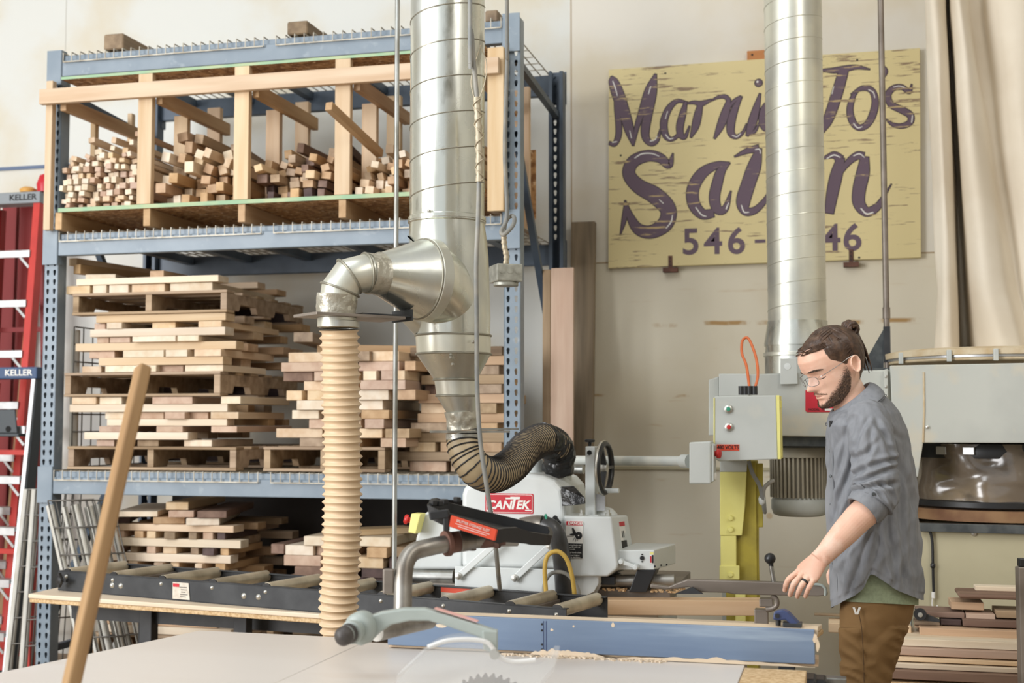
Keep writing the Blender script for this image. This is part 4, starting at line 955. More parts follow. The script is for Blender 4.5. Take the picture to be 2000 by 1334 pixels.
# ================================================================== second duct, right, rising from the dust collector
D2 = 5.92; p2 = F_PX / D2
q = PD(1557, 640, D2); r2 = 56 / p2
d2 = thing('dust_duct', (q.x, q.y, PD(1557, 690, D2).z), 'pale spiral duct rising past the painted sign from the dust collector', 'duct')
zb = PD(1557, 632, D2).z
sp = MB().cyl((q.x, q.y, zb), (q.x, q.y, 6.4), r2, 64).build('spiral_pipe', 'duct2', d2)
spiral(V((q.x, q.y, zb + .01)), V((q.x, q.y, 6.38)), r2, 43 / p2, ridge=.0022).build('lock_seam', 'duct2', sp)
def s2(py, r): return [V((q.x, q.y, PD(1553, py, D2).z)) + (_rt * math.cos(2 * math.pi * i / 48) + V((-_rt.y, _rt.x, 0)) * math.sin(2 * math.pi * i / 48)) * (r / p2) for i in range(48)]
MB().rings([s2(628, 58), s2(634, 58), s2(672, 64), s2(676, 64)]).build('reducer_cone', 'galv', d2)
MB().rings([s2(675, 62), s2(690, 62)]).build('reducer_sleeve', 'galv', d2)
MB().rings([s2(689, 66), s2(697, 66)]).build('flange', 'duct2', d2, bevel=.003)
zin = PY(1557, 726.5, 5.62).z + .001
MB().rings([s2(697, 63), [V((p.x, p.y, zin)) for p in s2(731, 63)]]).build('inlet_collar', 'galv', d2)

# ================================================================== conduits, cables, hanging box
def rod(name, p0, p1, r, m, label, cat, n=12):
    return tag(MB().cyl(p0, p1, r, n).build(name, m), label, cat)
a = PD(770, 1098, 5.4); 
cdt = thing('electrical_conduit', (a.x, a.y, a.z), 'thin galvanised conduit standing before the rack left of the big duct', 'conduit')
MB().cyl((a.x, a.y, .002), (a.x, a.y, 6.42), .0105, 12).build('conduit_pipe', 'conduit', cdt)
MB().cyl((a.x, a.y, PD(767, 560, 5.4).z), (a.x, a.y, PD(767, 545, 5.4).z), .0145, 12).build('coupling', 'bolt', cdt)
# grey cable with a woven strain grip, in front of the duct
CDp = [(918, -40, 4.40), (921, 60, 4.40), (926, 130, 4.40), (932, 200, 4.40), (936, 300, 4.40), (934, 420, 4.40), (930, 520, 4.40), (931, 640, 4.42), (932, 760, 4.44), (938, 860, 4.45), (952, 960, 4.46), (966, 1050, 4.5), (973, 1120, 4.6), (976, 1150, 4.72)]
cb = thing('hanging_cable', PD(976, 1150, 4.72), 'grey cable hanging in front of the duct down to the rip saw', 'cable')
top = PD(918, -40, 4.40); pts = [V((top.x, top.y, 6.42))] + [PD(*k) for k in CDp]
MB().tube(smooth(pts, 8), .0082, 10).build('cable', 'cable', cb)
pts = smooth([PD(931, 190, 4.40), PD(934, 240, 4.40), PD(936, 300, 4.40), PD(936, 355, 4.40)], 8)
gp = MB().tube(pts, [.012 + .002 * math.sin(k * 2.2) for k in range(len(pts))], 12).build('strain_grip', 'grip', cb)
for s_ in (-1, 1): MB().tube(smooth([PD(931 + s_ * 3, 198, 4.395), PD(920 if s_ < 0 else 947, 160, 4.40), PD(929 if s_ < 0 else 950, 120, 4.42), PD(938, 92, 4.42), PD(941, 88, 4.42)], 8), .0018, 6).build('grip_bail', 'grip', gp)
for k in range(2):
    pts = []; 
    base = smooth([PD(931, 190, 4.40), PD(934, 240, 4.40), PD(936, 300, 4.40), PD(936, 355, 4.40)], 16)
    for i, p in enumerate(base): a_ = i * .55 * (1 if k else -1); pts.append(p + (_rt * math.cos(a_) + V((-_rt.y, _rt.x, 0)) * math.sin(a_)) * .0142)
    MB().tube(pts, .002, 6).build('grip_weave', 'grip', gp)
jb = PD(988, 535, 5.1)
bx_ = thing('junction_box', jb, 'square galvanised junction box hanging from a looped cord', 'junction box')
s5 = F_PX / 5.1; hw = 30 / s5
mtx = Matrix.Rotation(YAW + R(18), 3, 'Z')
MB().box(jb, (hw * 1.75, hw * 1.75, 34 / s5), mtx).build('box_body', 'jbox', bx_, bevel=.004)
for k in (-1, 0, 1):
    c = jb + mtx @ V((k * .034, -hw * .875, .008)); MB().cyl(c, c + mtx @ V((0, -.0018, 0)), .0125, 20).build('knockout', 'jbox', bx_)
MB().cyl(jb + V((0, 0, -17 / s5)), jb + V((0, 0, -24 / s5)), .05, 24).build('outlet_plate', 'jbox', bx_, bevel=.002)
ct = PD(990, -40, 5.1)
pts = [V((ct.x, ct.y, 6.42)), PD(990, -40, 5.1), PD(991, 90, 5.1), PD(988, 200, 5.1), PD(986, 300, 5.1), PD(990, 400, 5.1), PD(988, 432, 5.1), PD(979, 452, 5.07), PD(985, 458, 5.05), PD(1002, 440, 5.06), PD(1004, 424, 5.1), PD(994, 424, 5.13), PD(986, 440, 5.13), PD(984, 470, 5.1), PD(989, 500, 5.1), jb + V((0, 0, 17 / s5))]
MB().tube(smooth(pts, 8), .0085, 10).build('cord', 'cable', bx_)
pts = smooth([PD(984, 462, 5.1), PD(985, 480, 5.1), PD(989, 500, 5.1), jb + V((0, 0, 18 / s5))], 6)
MB().tube(pts, [.0115 + .0015 * math.sin(k * 2.0) for k in range(len(pts))], 10).build('cord_grip', 'grip', bx_)
# pole at the right that carries the collector's gusset plate
pb = PD(1733, 706, 5.85); pb.z = PY(1708, 722, 5.62).z + .025
pl = thing('support_pole', (pb.x, pb.y, pb.z), 'dark steel pole rising behind the person, with a triangular gusset plate', 'pole')
pt_ = PD(1721, 0, 5.85); MB().cyl((pb.x, pb.y, pb.z), (pb.x, pb.y, 6.42), .0138, 14).build('pole', 'fencegrey', pl)
MB().cyl((pb.x, pb.y, PD(1729, 600, 5.85).z), (pb.x, pb.y, PD(1729, 622, 5.85).z), .017, 14).build('coupling', 'fencegrey', pl)
MB().box((pb.x - .0, pb.y, PD(1733, 673, 5.85).z), (.03, .03, 70 * 5.85 / F_PX)).build('pole_sleeve', 'black', pl)
tri = [PD(1680, 722, 5.85), PD(1726, 722, 5.85), PD(1726, 642, 5.85)]
MB().prism([V((p.x, pb.y, p.z)) for p in tri], (0, .012, 0)).build('gusset_plate', 'gusset', pl)
MB().box(V((PD(1708, 716, 5.85).x, pb.y, PY(1708, 722, 5.62).z + .013)), (.14, .10, .022)).build('foot_plate', 'gusset', pl)

# boards propped against the wall beside the rack
M['greyboard'] = wood('weathered_board', (146, 130, 108), (104, 92, 76), c3=(90, 80, 66), randv=0)
def lean(px0, px1, py, m, label, th=.03, y=7.42, foot=.35):
    a, b_ = PY(px0, py, y), PY(px1, py, y)
    plank('leaning_board', ((a.x + b_.x) / 2, y - foot, .003), ((a.x + b_.x) / 2, y - th / 2 - .005, a.z), abs(b_.x - a.x), th, m, label, 'board', up=(0, 1, 0), bevel=.002)
lean(1119, 1165, 437, 'greyboard', 'weathered grey-brown board leaning on the wall beside the rack', .05, 7.42, .24)
lean(1078, 1122, 525, 'pink', 'light pinkish-tan board standing beside the rack behind the rip saw hose', .02, 6.52, .07)
lean(1062, 1077, 528, 'oldwood', 'narrow brown board standing between the rack post and pinkish-tan board', .02, 6.60, .05)
# ================================================================== particle-board work table behind the saw
WZ = .742
A_ = PZ(55, 1160, WZ); B_ = PZ(630, 1200, WZ); C_ = PZ(1588, 1232, WZ)
wt = thing('work_table', (-1.9, 5.0, 0), 'long particle-board work table with a black steel frame under the roller conveyor', 'work table')
back = 5.70
poly = [A_, B_, C_, V((C_.x + .03, 5.02, WZ)), V((-1.86, 5.02, WZ)), V((-1.86, back, WZ)), V((A_.x - .02, back, WZ))]
MB().prism([p + V((0, 0, -.019)) for p in poly], (0, 0, .019)).build('table_top', 'boardtop', wt, bevel=.004)
MB().prism([p + V((0.004, 0.004, -.038)) for p in poly], (0, 0, .0185)).build('underlay_board', 'particle', wt, bevel=.004)
def leg(px, py, z1=WZ - .04, w_=.06, m='black', parent=wt, name='leg', z=.5):
    p = PZ(px, py, z); MB().box((p.x, p.y, z1 / 2 + .001), (w_, w_, z1)).build(name, m, parent, bevel=.003); return p
leg(163, 1262, z=.48); l1 = leg(290, 1255, z=.52); l2 = leg(474, 1262, z=.55)
for x, y in ((A_.x + .25, 5.6), (-1.95, 5.6), (C_.x - .1, C_.y + .12), (-.75, B_.y - .1)): MB().box((x, y, (WZ - .04) / 2 + .001), (.06, .06, WZ - .04)).build('leg', 'black', wt, bevel=.003)
e0 = PZ(182, 1193, WZ - .09); e1 = PZ(640, 1214, WZ - .09)
MB().beam(l1 + V((-.42, .06, WZ - .10 - l1.z)), V((-1.2, l2.y - .02, WZ - .10)), .03, .075).build('apron_rail', 'black', wt)

# ------------------------------------------------------------------ roller conveyor (skewed, its right end nearer the saw)
CZ = .83
n0, n1 = PZ(114, 1115, CZ), PZ(1106, 1190, CZ); f1 = PZ(1175, 1165, CZ)
cx_ = (n1 - n0).normalized(); cy_ = V((-cx_.y, cx_.x, 0)); CW = .37; CL = (n1 - n0).length
cv = thing('roller_conveyor', (n0 + n1) / 2 + cy_ * CW / 2 - V((0, 0, CZ)), 'black roller conveyor with worn steel rollers lying behind the table saw', 'roller conveyor')
def cpt(u, v, z=0): return n0 + cx_ * u + cy_ * v + V((0, 0, z))
RH = .085
for v, s_ in ((0, 1), (CW, -1)):
    mb = MB(); 
    mb.hexa([cpt(0, v, -RH), cpt(CL, v, -RH), cpt(CL, v + s_ * .004, -RH), cpt(0, v + s_ * .004, -RH), cpt(0, v, 0), cpt(CL, v, 0), cpt(CL, v + s_ * .004, 0), cpt(0, v + s_ * .004, 0)])
    for zz in (-RH, 0): mb.hexa([cpt(0, v, zz - .002), cpt(CL, v, zz - .002), cpt(CL, v + s_ * -.028 if zz else v + s_ * .0, zz - .002) if 0 else cpt(CL, v + s_ * .022, zz - .002), cpt(0, v + s_ * .022, zz - .002), cpt(0, v, zz + .002), cpt(CL, v, zz + .002), cpt(CL, v + s_ * .022, zz + .002), cpt(0, v + s_ * .022, zz + .002)])
    rl = mb.build('side_rail', 'black', cv)
    us = [CL * k / 9.0 + .05 for k in range(9)] + [CL - .04]
    for u in us:
        c = cpt(u, v - s_ * .0, -.022); MB().lathe([(.001, .006), (.006, .005), (.008, .002), (.009, 0)], c, -cy_ * s_, n=10).build('axle_bolt', 'bolt', rl)
    if v == 0:
        for u in (CL * .13, CL * .15, CL * .42, CL * .45, CL * .90, CL * .93): MB().lathe([(.001, .008), (.008, .006), (.012, .002), (.013, 0)], cpt(u, v, -.045), -cy_, n=12).build('frame_bolt', 'bolt', rl)
us = [CL * k / 9.0 + .05 for k in range(9)] + [CL - .04]
for u in us:
    rp_ = MB(); rp_.cyl(cpt(u, .012, -.010), cpt(u, CW - .012, -.010), .025, 24); rr_ = rp_.build('roller', 'roller', cv)
    e = MB(); e.cyl(cpt(u, .0045, -.010), cpt(u, .0118, -.010), .0235, 20); e.build('end_cap', 'blackplastic', rr_)
for u in (CL * .14, CL * .435, CL * .655, CL * .915):
    MB().beam(cpt(u, .006, -.05), cpt(u, CW - .006, -.05), .035, .06).build('cross_brace', 'fencegrey', cv, bevel=.003)
if True:
    q = cpt(.06, -.036, -.035); k_ = MB(); k_.lathe([(.001, .02), (.016, .018), (.018, .008), (.008, 0), (.006, -.03), (.001, -.031)], q, -cy_, n=14)
    for a_ in range(3): k_.beam(q, q + (cx_ * math.cos(a_ * 2.1) + V((0, 0, 1)) * math.sin(a_ * 2.1)) * .034, .014, .014)
    k_.build('clamp_knob', 'blackplastic', cv)
lb = cpt(CL * .288, -.0035, -.045)
l_ = MB(); l_.hexa([lb + cx_ * x + V((0, 0, z)) + cy_ * y for x, z, y in ((-.048, -.035, .0), (.048, -.035, 0), (.048, -.035, .002), (-.048, -.035, .002), (-.048, .035, 0), (.04, .035, 0), (.04, .035, .002), (-.048, .035, .002))])
lo = l_.build('paper_label', 'paper', cv)
MB().box(lb + cx_ * -.028 - cy_ * .0012 + V((0, 0, .023)), (.034, .001, .014), Matrix.Rotation(math.atan2(cx_.y, cx_.x), 3, 'Z')).build('red_print', 'redlabel', lo)
for k in range(5): MB().box(lb + cx_ * (.012 + .004 * (k % 2)) - cy_ * .0012 + V((0, 0, .016 - k * .010)), (.04 - .008 * (k % 3), .001, .002), Matrix.Rotation(math.atan2(cx_.y, cx_.x), 3, 'Z')).build('print_line', 'ink', lo)
wl = cpt(CL * .735, CW - .006, -.028); wo = MB().box(wl, (.14, .0015, .045), Matrix.Rotation(math.atan2(cx_.y, cx_.x), 3, 'Z')).build('warning_label', 'paper', cv)
MB().box(wl + V((0, 0, .012)) - cy_ * .0012, (.14, .001, .02), Matrix.Rotation(math.atan2(cx_.y, cx_.x), 3, 'Z')).build('orange_band', 'orangelabel', wo)

# board being fed, lying beyond the conveyor's right end
b0 = PZ(1150, 1202, WZ + .002); b1 = PZ(1495, 1203, WZ + .002)
hb = (PD(1480, 1175, (b1 - EYE).dot(_fw)).z - WZ)
plank('oak_beam', (b0.x - .05, b0.y + .05, WZ + .002 + hb / 2), (b1.x, b1.y + .05, WZ + .002 + hb / 2), .10, hb, 'oak', 'thick pale oak board lying on the work table in front of the person', 'board', bevel=.002)
p0 = PZ(1120, 1212, WZ + .002); p1 = PZ(1390, 1207, WZ + .002)

# ================================================================== big laminate assembly table and the table saw in it
TZ = .86
A_ = PZ(390, 1231, TZ); L0 = PZ(0, 1313, TZ); ld = (L0 - A_).normalized()
SAWX0 = -1.36
at_ = thing('assembly_table', (-1.7, 2.9, 0), 'large white laminate assembly table filling the front corner beside the saw', 'table')
B_ = A_ + ld * 1.75
poly = [A_, B_, V((SAWX0 + .0015, B_.y, TZ)), V((SAWX0 + .0015, A_.y - .01, TZ))]
MB().prism([p + V((0, 0, -.032)) for p in poly], (0, 0, .032)).build('table_top', 'laminate', at_, bevel=.004)
for p in (A_ + ld * .12 + V((.08, 0, 0)), B_ - ld * .1 + V((.1, 0, 0)), V((SAWX0 - .08, B_.y + .1, 0)), V((SAWX0 - .08, A_.y - .12, 0))):
    MB().box((p.x, p.y, (TZ - .034) / 2 + .001), (.07, .07, TZ - .036)).build('leg', 'tan', at_, bevel=.003)
saw = thing('table_saw', (-.8, 2.9, 0), 'white-topped table saw with a blue rip fence across its back edge', 'table saw')
SX1 = PZ(1452, 1306, TZ).x
SYF = PZ(1000, 1290, TZ).y
def strip(name, x0, x1, y0, y1, m, z=TZ, th=.03, bv=.002): return MB().box(((x0 + x1) / 2, (y0 + y1) / 2, z - th / 2), (x1 - x0, y1 - y0, th)).build(name, m, saw, bevel=bv)
BLX, BLD = PD(957, 1314, 3.02), 3.02
by = BLX.y
strip('table_top', SAWX0 + .002, SX1, by + .012, 3.56, 'laminate'); strip('table_top', SAWX0 + .002, SX1, 2.0, by - .012, 'laminate')
strip('throat_plate', SAWX0 + .002, BLX.x - .19, by - .0118, by + .0118, 'laminate', bv=0); strip('throat_plate', BLX.x + .19, SX1, by - .0118, by + .0118, 'laminate', bv=0)
strip('extension_board', SX1 + .002, SX1 + .16, 2.2, 3.44, 'particle')
MB().box((-.85, 2.8, .42), (.7, .55, .80)).build('cabinet', 'white_m', saw, bevel=.02)
for x, y in ((SAWX0 + .1, 3.45), (SX1 - .06, 3.45), (SAWX0 + .1, 2.1), (SX1 - .06, 2.1)): MB().box((x, y, .414), (.05, .05, .826)).build('leg', 'black', saw, bevel=.002)
MB().box(((SAWX0 + SX1) / 2 + .12, 3.585, TZ - .07), (SX1 - SAWX0 + .28, .04, .06)).build('fence_rail', 'steel', saw, bevel=.003)
# clutter of the rail end: cast bracket under the fence
q = PZ(1535, 1318, TZ - .03)
mb = MB(); mb.box(q + V((0, 0, -.02)), (.16, .10, .04)); mb.box(q + V((.08, .02, -.05)), (.05, .08, .09)); mb.build('rail_bracket', 'blackplastic', saw, bevel=.008)
MB().box(q + V((-.02, -.055, .0)), (.075, .012, .022)).build('bracket_plate', 'alu', saw, bevel=.004)
MB().lathe([(.001, .02), (.02, .018), (.024, 0), (.02, -.012), (.001, -.014)], q + V((.1, -.04, -.04)), (.3, -1, 0), n=16).build('rail_knob', 'blackplastic', saw)
# blade
R_ = .125; zc = BLX.z - R_; N_T = 40; prof = []
for k in range(N_T):
    a0 = 2 * math.pi * k / N_T; st = 2 * math.pi / N_T
    for f, r in ((0.0, R_ * .93), (.30, R_ * .985), (.42, R_), (.60, R_ * .985), (.66, R_ * .935), (.82, R_ * .915)):
        prof.append(V((BLX.x + math.sin(a0 + st * f) * r, by - .0012, zc + math.cos(a0 + st * f) * r)))
MB().prism(prof, (0, .0026, 0)).build('saw_blade', 'blade', saw)
MB().cyl((BLX.x, by - .02, zc), (BLX.x, by + .02, zc), .018, 20).build('arbor', 'steel', saw)

# ------------------------------------------------------------------ rip fence
FY0 = 3.475
xa, xb = PY(757, 1259, FY0).x, PY(1592, 1300, FY0).x
zt_ = PY(1590, 1230, FY0).z; zb_ = TZ + .002
rf_ = thing('rip_fence', ((xa + xb) / 2, FY0 + .04, zb_), 'long scuffed blue rip fence lying across the saw table', 'fence')
MB().box(((xa + xb) / 2, FY0 + .006, (zb_ + zt_) / 2 + .004), (xb - xa, .012, zt_ - zb_ - .008)).build('blue_face', 'bluefence', rf_, bevel=.002)
MB().box(((xa + xb) / 2 + .004, FY0 + .045, zt_ - .009), (xb - xa + .008, .062, .016)).build('top_board', 'boardtop', rf_, bevel=.001)
MB().box(((xa + xb) / 2 + .004, FY0 + .045, zb_ + .010), (xb - xa + .008, .062, .02)).build('bottom_board', 'pine', rf_, bevel=.001)
MB().box(((xa + xb) / 2 - .03, FY0 + .045, (zb_ + zt_) / 2), (xb - xa - .06, .05, zt_ - zb_ - .045)).build('steel_tube', 'black', rf_)
# joint line with screws, chips knocked out of the paint, torn lower edge
jx = PY(1067, 1250, FY0).x
for dx in (-.008, .0): MB().box((jx + dx, FY0 - .0004, (zb_ + zt_) / 2), (.0018, .0012, zt_ - zb_ - .01)).build('joint_line', 'bluepl', rf_)
for dx, dz_, r in ((-.012, .035, .003), (-.012, .018, .003), (-.012, -.02, .003), (-.012, -.034, .003)): MB().cyl((jx + dx, FY0 - .0015, (zb_ + zt_) / 2 + dz_), (jx + dx, FY0 + .001, (zb_ + zt_) / 2 + dz_), r, 10).build('joint_screw', 'ink', rf_)
rr = random.Random(4)
def chip(px, py, w_, h_):
    p = PY(px, py, FY0 - .0006); pts = []
    for k in range(9): a_ = 2 * math.pi * k / 9; s_ = rr.uniform(.55, 1); pts.append(p + V((math.cos(a_) * w_ * s_, 0, math.sin(a_) * h_ * s_)))
    MB().prism(pts, (0, .0008, 0)).build('paint_chip', 'boardtop', rf_)
for c in ((1197, 1220, .007, .008), (1120, 1223, .004, .004), (1078, 1230, .005, .005), (1592, 1246, .007, .016), (1597, 1262, .006, .02), (862, 1222, .025, .008)): chip(*c)
def torn(px0, px1, hmax, seed):
    r_ = random.Random(seed); p0, p1 = PY(px0, 1280, FY0).x, PY(px1, 1280, FY0).x; n = 40; top = []
    for k in range(n + 1):
        f = k / n; top.append(V((lerp(p0, p1, f), FY0 - .0022, zb_ + .001 + hmax * math.sin(math.pi * min(1, f * 1.05)) ** .6 * (.35 + .65 * abs(noise.noise(V((f * 9, seed, 0))))))))
    pts = [V((p0, FY0 - .0022, zb_))] + top + [V((p1, FY0 - .0022, zb_))]
    MB().prism(pts, (0, .0016, 0)).build('torn_edge', 'boardtop', rf_)
torn(1035, 1190, .034, 1); torn(1215, 1592, .020, 5)
mb = MB(); r_ = random.Random(2); 
for k in range(260):
    f = r_.random(); x = lerp(PY(960, 1290, FY0).x, PY(1300, 1290, FY0).x, f); y = FY0 - .004 - abs(r_.gauss(0, .012)); s_ = r_.uniform(.002, .006)
    mb.box((x, y, TZ + s_ * .45), (s_ * r_.uniform(1, 3), s_, s_ * .8), Matrix.Rotation(r_.uniform(0, 3), 3, 'Z'))
tag(mb.build('wood_shavings', 'boardtop'), 'pale wood shavings strewn along the foot of the blue fence', 'shavings', kind='stuff')
# blue spring clamp behind the fence's end
q = PY(1530, 1222, 3.50); cl = thing('bench_clamp', q, 'small dark blue cast clamp standing on the end of the blue fence', 'clamp')
def cq(px, py, o=0): return PY(px, py, 3.50 + o)
prof = [cq(1509, 1211), cq(1511, 1195), cq(1528, 1191), cq(1538, 1196), cq(1560, 1219), cq(1548, 1224), cq(1534, 1211), cq(1522, 1212)]
MB().prism(prof, (0.004, .034, 0)).build('clamp_body', 'bluepl', cl, bevel=.004)
MB().cyl(cq(1518, 1203, -.004), cq(1518, 1203, .05), .006, 14).build('pivot_pin', 'blackplastic', cl)
MB().cyl(cq(1520, 1211, .02), V((cq(1520, 1226, .02).x, 3.52, zt_ + .001)), .007, 12).build('clamp_screw', 'blackplastic', cl)
MB().box(V((cq(1548, 1226, .02).x, 3.52, zt_ + .0055)), (.05, .042, .011)).build('clamp_pad', 'black', cl, bevel=.002)

# ------------------------------------------------------------------ overarm blade guard
M['rubber'] = mat('dark_grey_rubber', (72, 66, 62), .5, c2=(54, 50, 48), scale=20)
og = thing('overarm_guard', PD(800, 1200, 3.1), 'overarm blade guard on a bent steel pipe with a light grey arm', 'blade guard')
pp = [PD(1010, 1050, 3.38), PD(955, 1052, 3.36), PD(885, 1060, 3.32), PD(838, 1069, 3.28), PD(808, 1078, 3.26), PD(793, 1098, 3.24), PD(788, 1130, 3.22), PD(787, 1170, 3.20), PD(786, 1215, 3.18)]
MB().tube(smooth(pp, 8), 17.5 * 3.25 / F_PX, 20).build('bent_pipe', 'pipe', og)
c0_, c1_ = PD(868, 1062, 3.31), PD(906, 1056, 3.34); ax = (c1_ - c0_)
MB().lathe([(.020, 0), (.033, .002), (.034, .012), (.028, .016), (.027, ax.length), (.02, ax.length + .004)], c0_, ax, n=28).build('rusty_coupling', 'rust', og)
c0_, c1_ = PD(894, 1058, 3.33), PD(930, 1053, 3.35); ax = c1_ - c0_
MB().lathe([(.02, 0), (.028, .003), (.027, ax.length * .8), (.018, ax.length)], c0_, ax, n=28).build('pipe_union', 'pipe', og)
MB().box(PD(759, 1135, 3.22), (.028, .02, .062), Matrix.Rotation(YAW, 3, 'Z')).build('latch_plate', 'fencegrey', og, bevel=.004)
MB().box(PD(772, 1140, 3.22), (.02, .012, .04), Matrix.Rotation(YAW, 3, 'Z')).build('latch_arm', 'pipe', og)
# pivot tube under the arm, coming towards the viewer
v0, v1 = PD(840, 1212, 3.22), PD(735, 1236, 3.0)
MB().cyl(v0, v1, .020, 24).build('pivot_tube', 'pipe', og)
v2 = PD(700, 1228, 2.93)
k0, k1 = PD(712, 1222, 2.94), PD(655, 1251, 2.82); ax = (k1 - k0)
MB().lathe([(.012, -.02), (.028, -.016), (.036, .0), (.036, .028), (.030, .034), (.022, .036), (.022, .05), (.026, .052), (.026, .062), (.02, .064), (.019, .09), (.015, .1), (.001, .102)], k0, ax, n=28).build('pivot_boss', 'guardgrey', og)
kn = k0 + ax.normalized() * .066
MB().lathe([(.015, 0), (.023, .003), (.021, .012), (.016, .014), (.016, .018), (.022, .02), (.021, .034), (.014, .042), (.001, .044)], kn, ax, n=24).build('end_nut', 'rubber', og)
# flat curved arm
top_ = [(700, 1222), (716, 1206), (745, 1196), (790, 1189), (830, 1189), (870, 1200), (920, 1216), (972, 1234)]
bot_ = [(972, 1258), (945, 1250), (930, 1243), (880, 1226), (838, 1213), (800, 1213), (764, 1221), (742, 1236), (726, 1253), (705, 1262), (688, 1256), (682, 1240)]
dd = lambda px: lerp(2.93, 2.86, (px - 700) / 270)
prof = [PD(x, y, dd(x)) for x, y in top_ + bot_]
n_ = V((_rt.y, -_rt.x, 0)) * -.03
MB().prism(prof, n_).build('guard_arm', 'guardgrey', og, bevel=.004)
MB().prism([PD(x, y, 2.86) for x, y in ((942, 1232), (972, 1232), (972, 1272), (966, 1276), (944, 1270))], n_).build('arm_foot', 'guardgrey', og, bevel=.003)
MB().beam(PD(846, 1191, 2.885) + V((0, .015, .002)), PD(930, 1217, 2.868) + V((0, .015, .002)), .02, .002).build('red_sticker', mat('faded_red_sticker', (222, 170, 160), .6), og)
MB().cyl(PD(966, 1278, 2.845), PD(966, 1278, 2.89), .012, 14).build('hinge_pin', 'bolt', og)
# clear shield: two curved side sheets joined over the top, hung from the arm
M['clear'] = mat('scuffed_clear_plastic', (226, 228, 228), .22, trans=.0, alpha=.16, c2=(236, 236, 234), scale=9)
out = [(776, 1318), (800, 1296), (836, 1264), (872, 1250), (915, 1247), (950, 1252), (966, 1268), (980, 1284), (1008, 1292), (1050, 1288), (1072, 1278), (1084, 1262), (1094, 1262), (1082, 1300), (1052, 1336), (1010, 1366)]
for k, dpt in enumerate((2.80, 2.94)):
    pts = [PD(x, y, dpt) for x, y in out] + [PD(1000, 1372, dpt), PD(790, 1372, dpt), PD(770, 1345, dpt)]
    if k: pts = [p + V((0, 0, -.012)) for p in pts]
    MB().prism(pts, V((_rt.y, -_rt.x, 0)) * -.004).build('clear_side', 'clear', og)
ridge = smooth([PD(x, y, 2.80) for x, y in out[:6]], 5); mb = MB(); off = V((-_rt.y, _rt.x, 0)) * .135 + V((0, 0, -.010))
vs = [p for p in ridge] + [p + off for p in ridge]; n = len(ridge)
mb._faces(vs, [(i, i + 1, n + i + 1, n + i) for i in range(n - 1)], True); o = mb.build('clear_top', 'clear', og); sm_ = o.modifiers.new('thickness', 'SOLIDIFY'); sm_.thickness = .004
M['rimwhite'] = mat('white_plastic_rim', (232, 230, 226), .4)
MB().tube(smooth([PD(x, y, 2.86) for x, y in ((836, 1264), (872, 1252), (915, 1249), (950, 1254), (964, 1268), (978, 1284), (1004, 1292), (1046, 1289))], 6), .0055, 8).build('shield_rim', 'rimwhite', og)

# ------------------------------------------------------------------ black splitter tray on the pipe
tr_ = thing('splitter_tray', PD(930, 1050, 3.38), 'black plastic splitter tray with an orange-red label on the guard pipe', 'tray')
rim = [(834, 986, 3.30), (842, 974, 3.42), (853, 972, 3.44), (880, 982, 3.47), (950, 999, 3.49), (1020, 1016, 3.50), (1076, 1030, 3.46), (1081, 1040, 3.40), (1078, 1046, 3.37), (1040, 1040, 3.33), (1012, 1031, 3.31), (985, 1032, 3.29), (975, 1034, 3.28), (925, 1018, 3.28), (880, 1004, 3.28), (858, 998, 3.28)]
rimp = [PD(*r_) for r_ in rim]
ctr_ = sum(rimp, V()) / len(rimp)
hts = [-.034, -.034, -.034, -.034, -.034, -.034, -.030, -.028, -.028, -.034, -.036, -.036, -.038, -.036, -.034, -.034]
botp = [p + V((0, 0, h_)) + (ctr_ - p) * .04 for p, h_ in zip(rimp, hts)]
inn = [p + (ctr_ - p).normalized() * .010 + V((0, 0, 0)) for p in rimp]
inb = [p + V((0, 0, h_ + .008)) for p, h_ in zip(inn, hts)]
MB().rings([botp, rimp, inn, inb]).build('tray_body', 'blackplastic', tr_)
for k, (x, y, d_) in enumerate(((846, 984, 3.33), (858, 985, 3.34), (868, 982, 3.37), (893, 978, 3.44))):
    MB().box(PD(x, y - 2, d_), (.014, .022, .014), Matrix.Rotation(YAW + .5, 3, 'Z')).build('tray_tooth', 'blackplastic', tr_, bevel=.002)
MB().box(PD(858, 1005, 3.275), (.05, .016, .022), Matrix.Rotation(YAW, 3, 'Z') @ Matrix.Rotation(R(-8), 3, 'Y')).build('wing_clip', 'blackplastic', tr_, bevel=.003)
MB().box(PD(872, 1018, 3.275), (.016, .012, .05), Matrix.Rotation(YAW, 3, 'Z')).build('wing_clip', 'blackplastic', tr_, bevel=.003)
la, lb_, lc, ld_ = PD(881, 1007, 3.262), PD(969, 1035, 3.262), PD(965, 1056, 3.262), PD(877, 1028, 3.262)
lbl = MB(); lbl.hexa([ld_, lc, lc + V((.002, .008, 0)), ld_ + V((.002, .008, 0)), la, lb_, lb_ + V((.002, .008, 0)), la + V((.002, .008, 0))]); lo = lbl.build('orange_label', 'orangelabel', tr_)
xd = (lb_ - la).normalized(); yd = (la - ld_).normalized(); cc = (la + lb_ + lc + ld_) / 4; nn = xd.cross(yd).normalized()
text('SPLITTER STORAGE SLOT', cc + yd * .006 + nn * .0008, .0095, xd, yd, 'whitelabel', lo, 'label_lettering', sx=.82)
for k in range(2): MB().beam(cc - yd * (.002 + .005 * k) + nn * .0004 - xd * (.046 - k * .008), cc - yd * (.002 + .005 * k) + nn * .0004 + xd * (.046 - .008 * k), .0012, .0012).build('small_print', 'whitelabel', lo)
mb = MB(); mb.tube(smooth([PD(905, 1048, 3.34), PD(940, 1056, 3.35), PD(985, 1050, 3.36)], 5), .020, 14); mb.box(PD(924, 1064, 3.345), (.012, .02, .03)); mb.box(PD(972, 1062, 3.345), (.012, .02, .022)); mb.build('tray_bracket', 'rust', tr_)
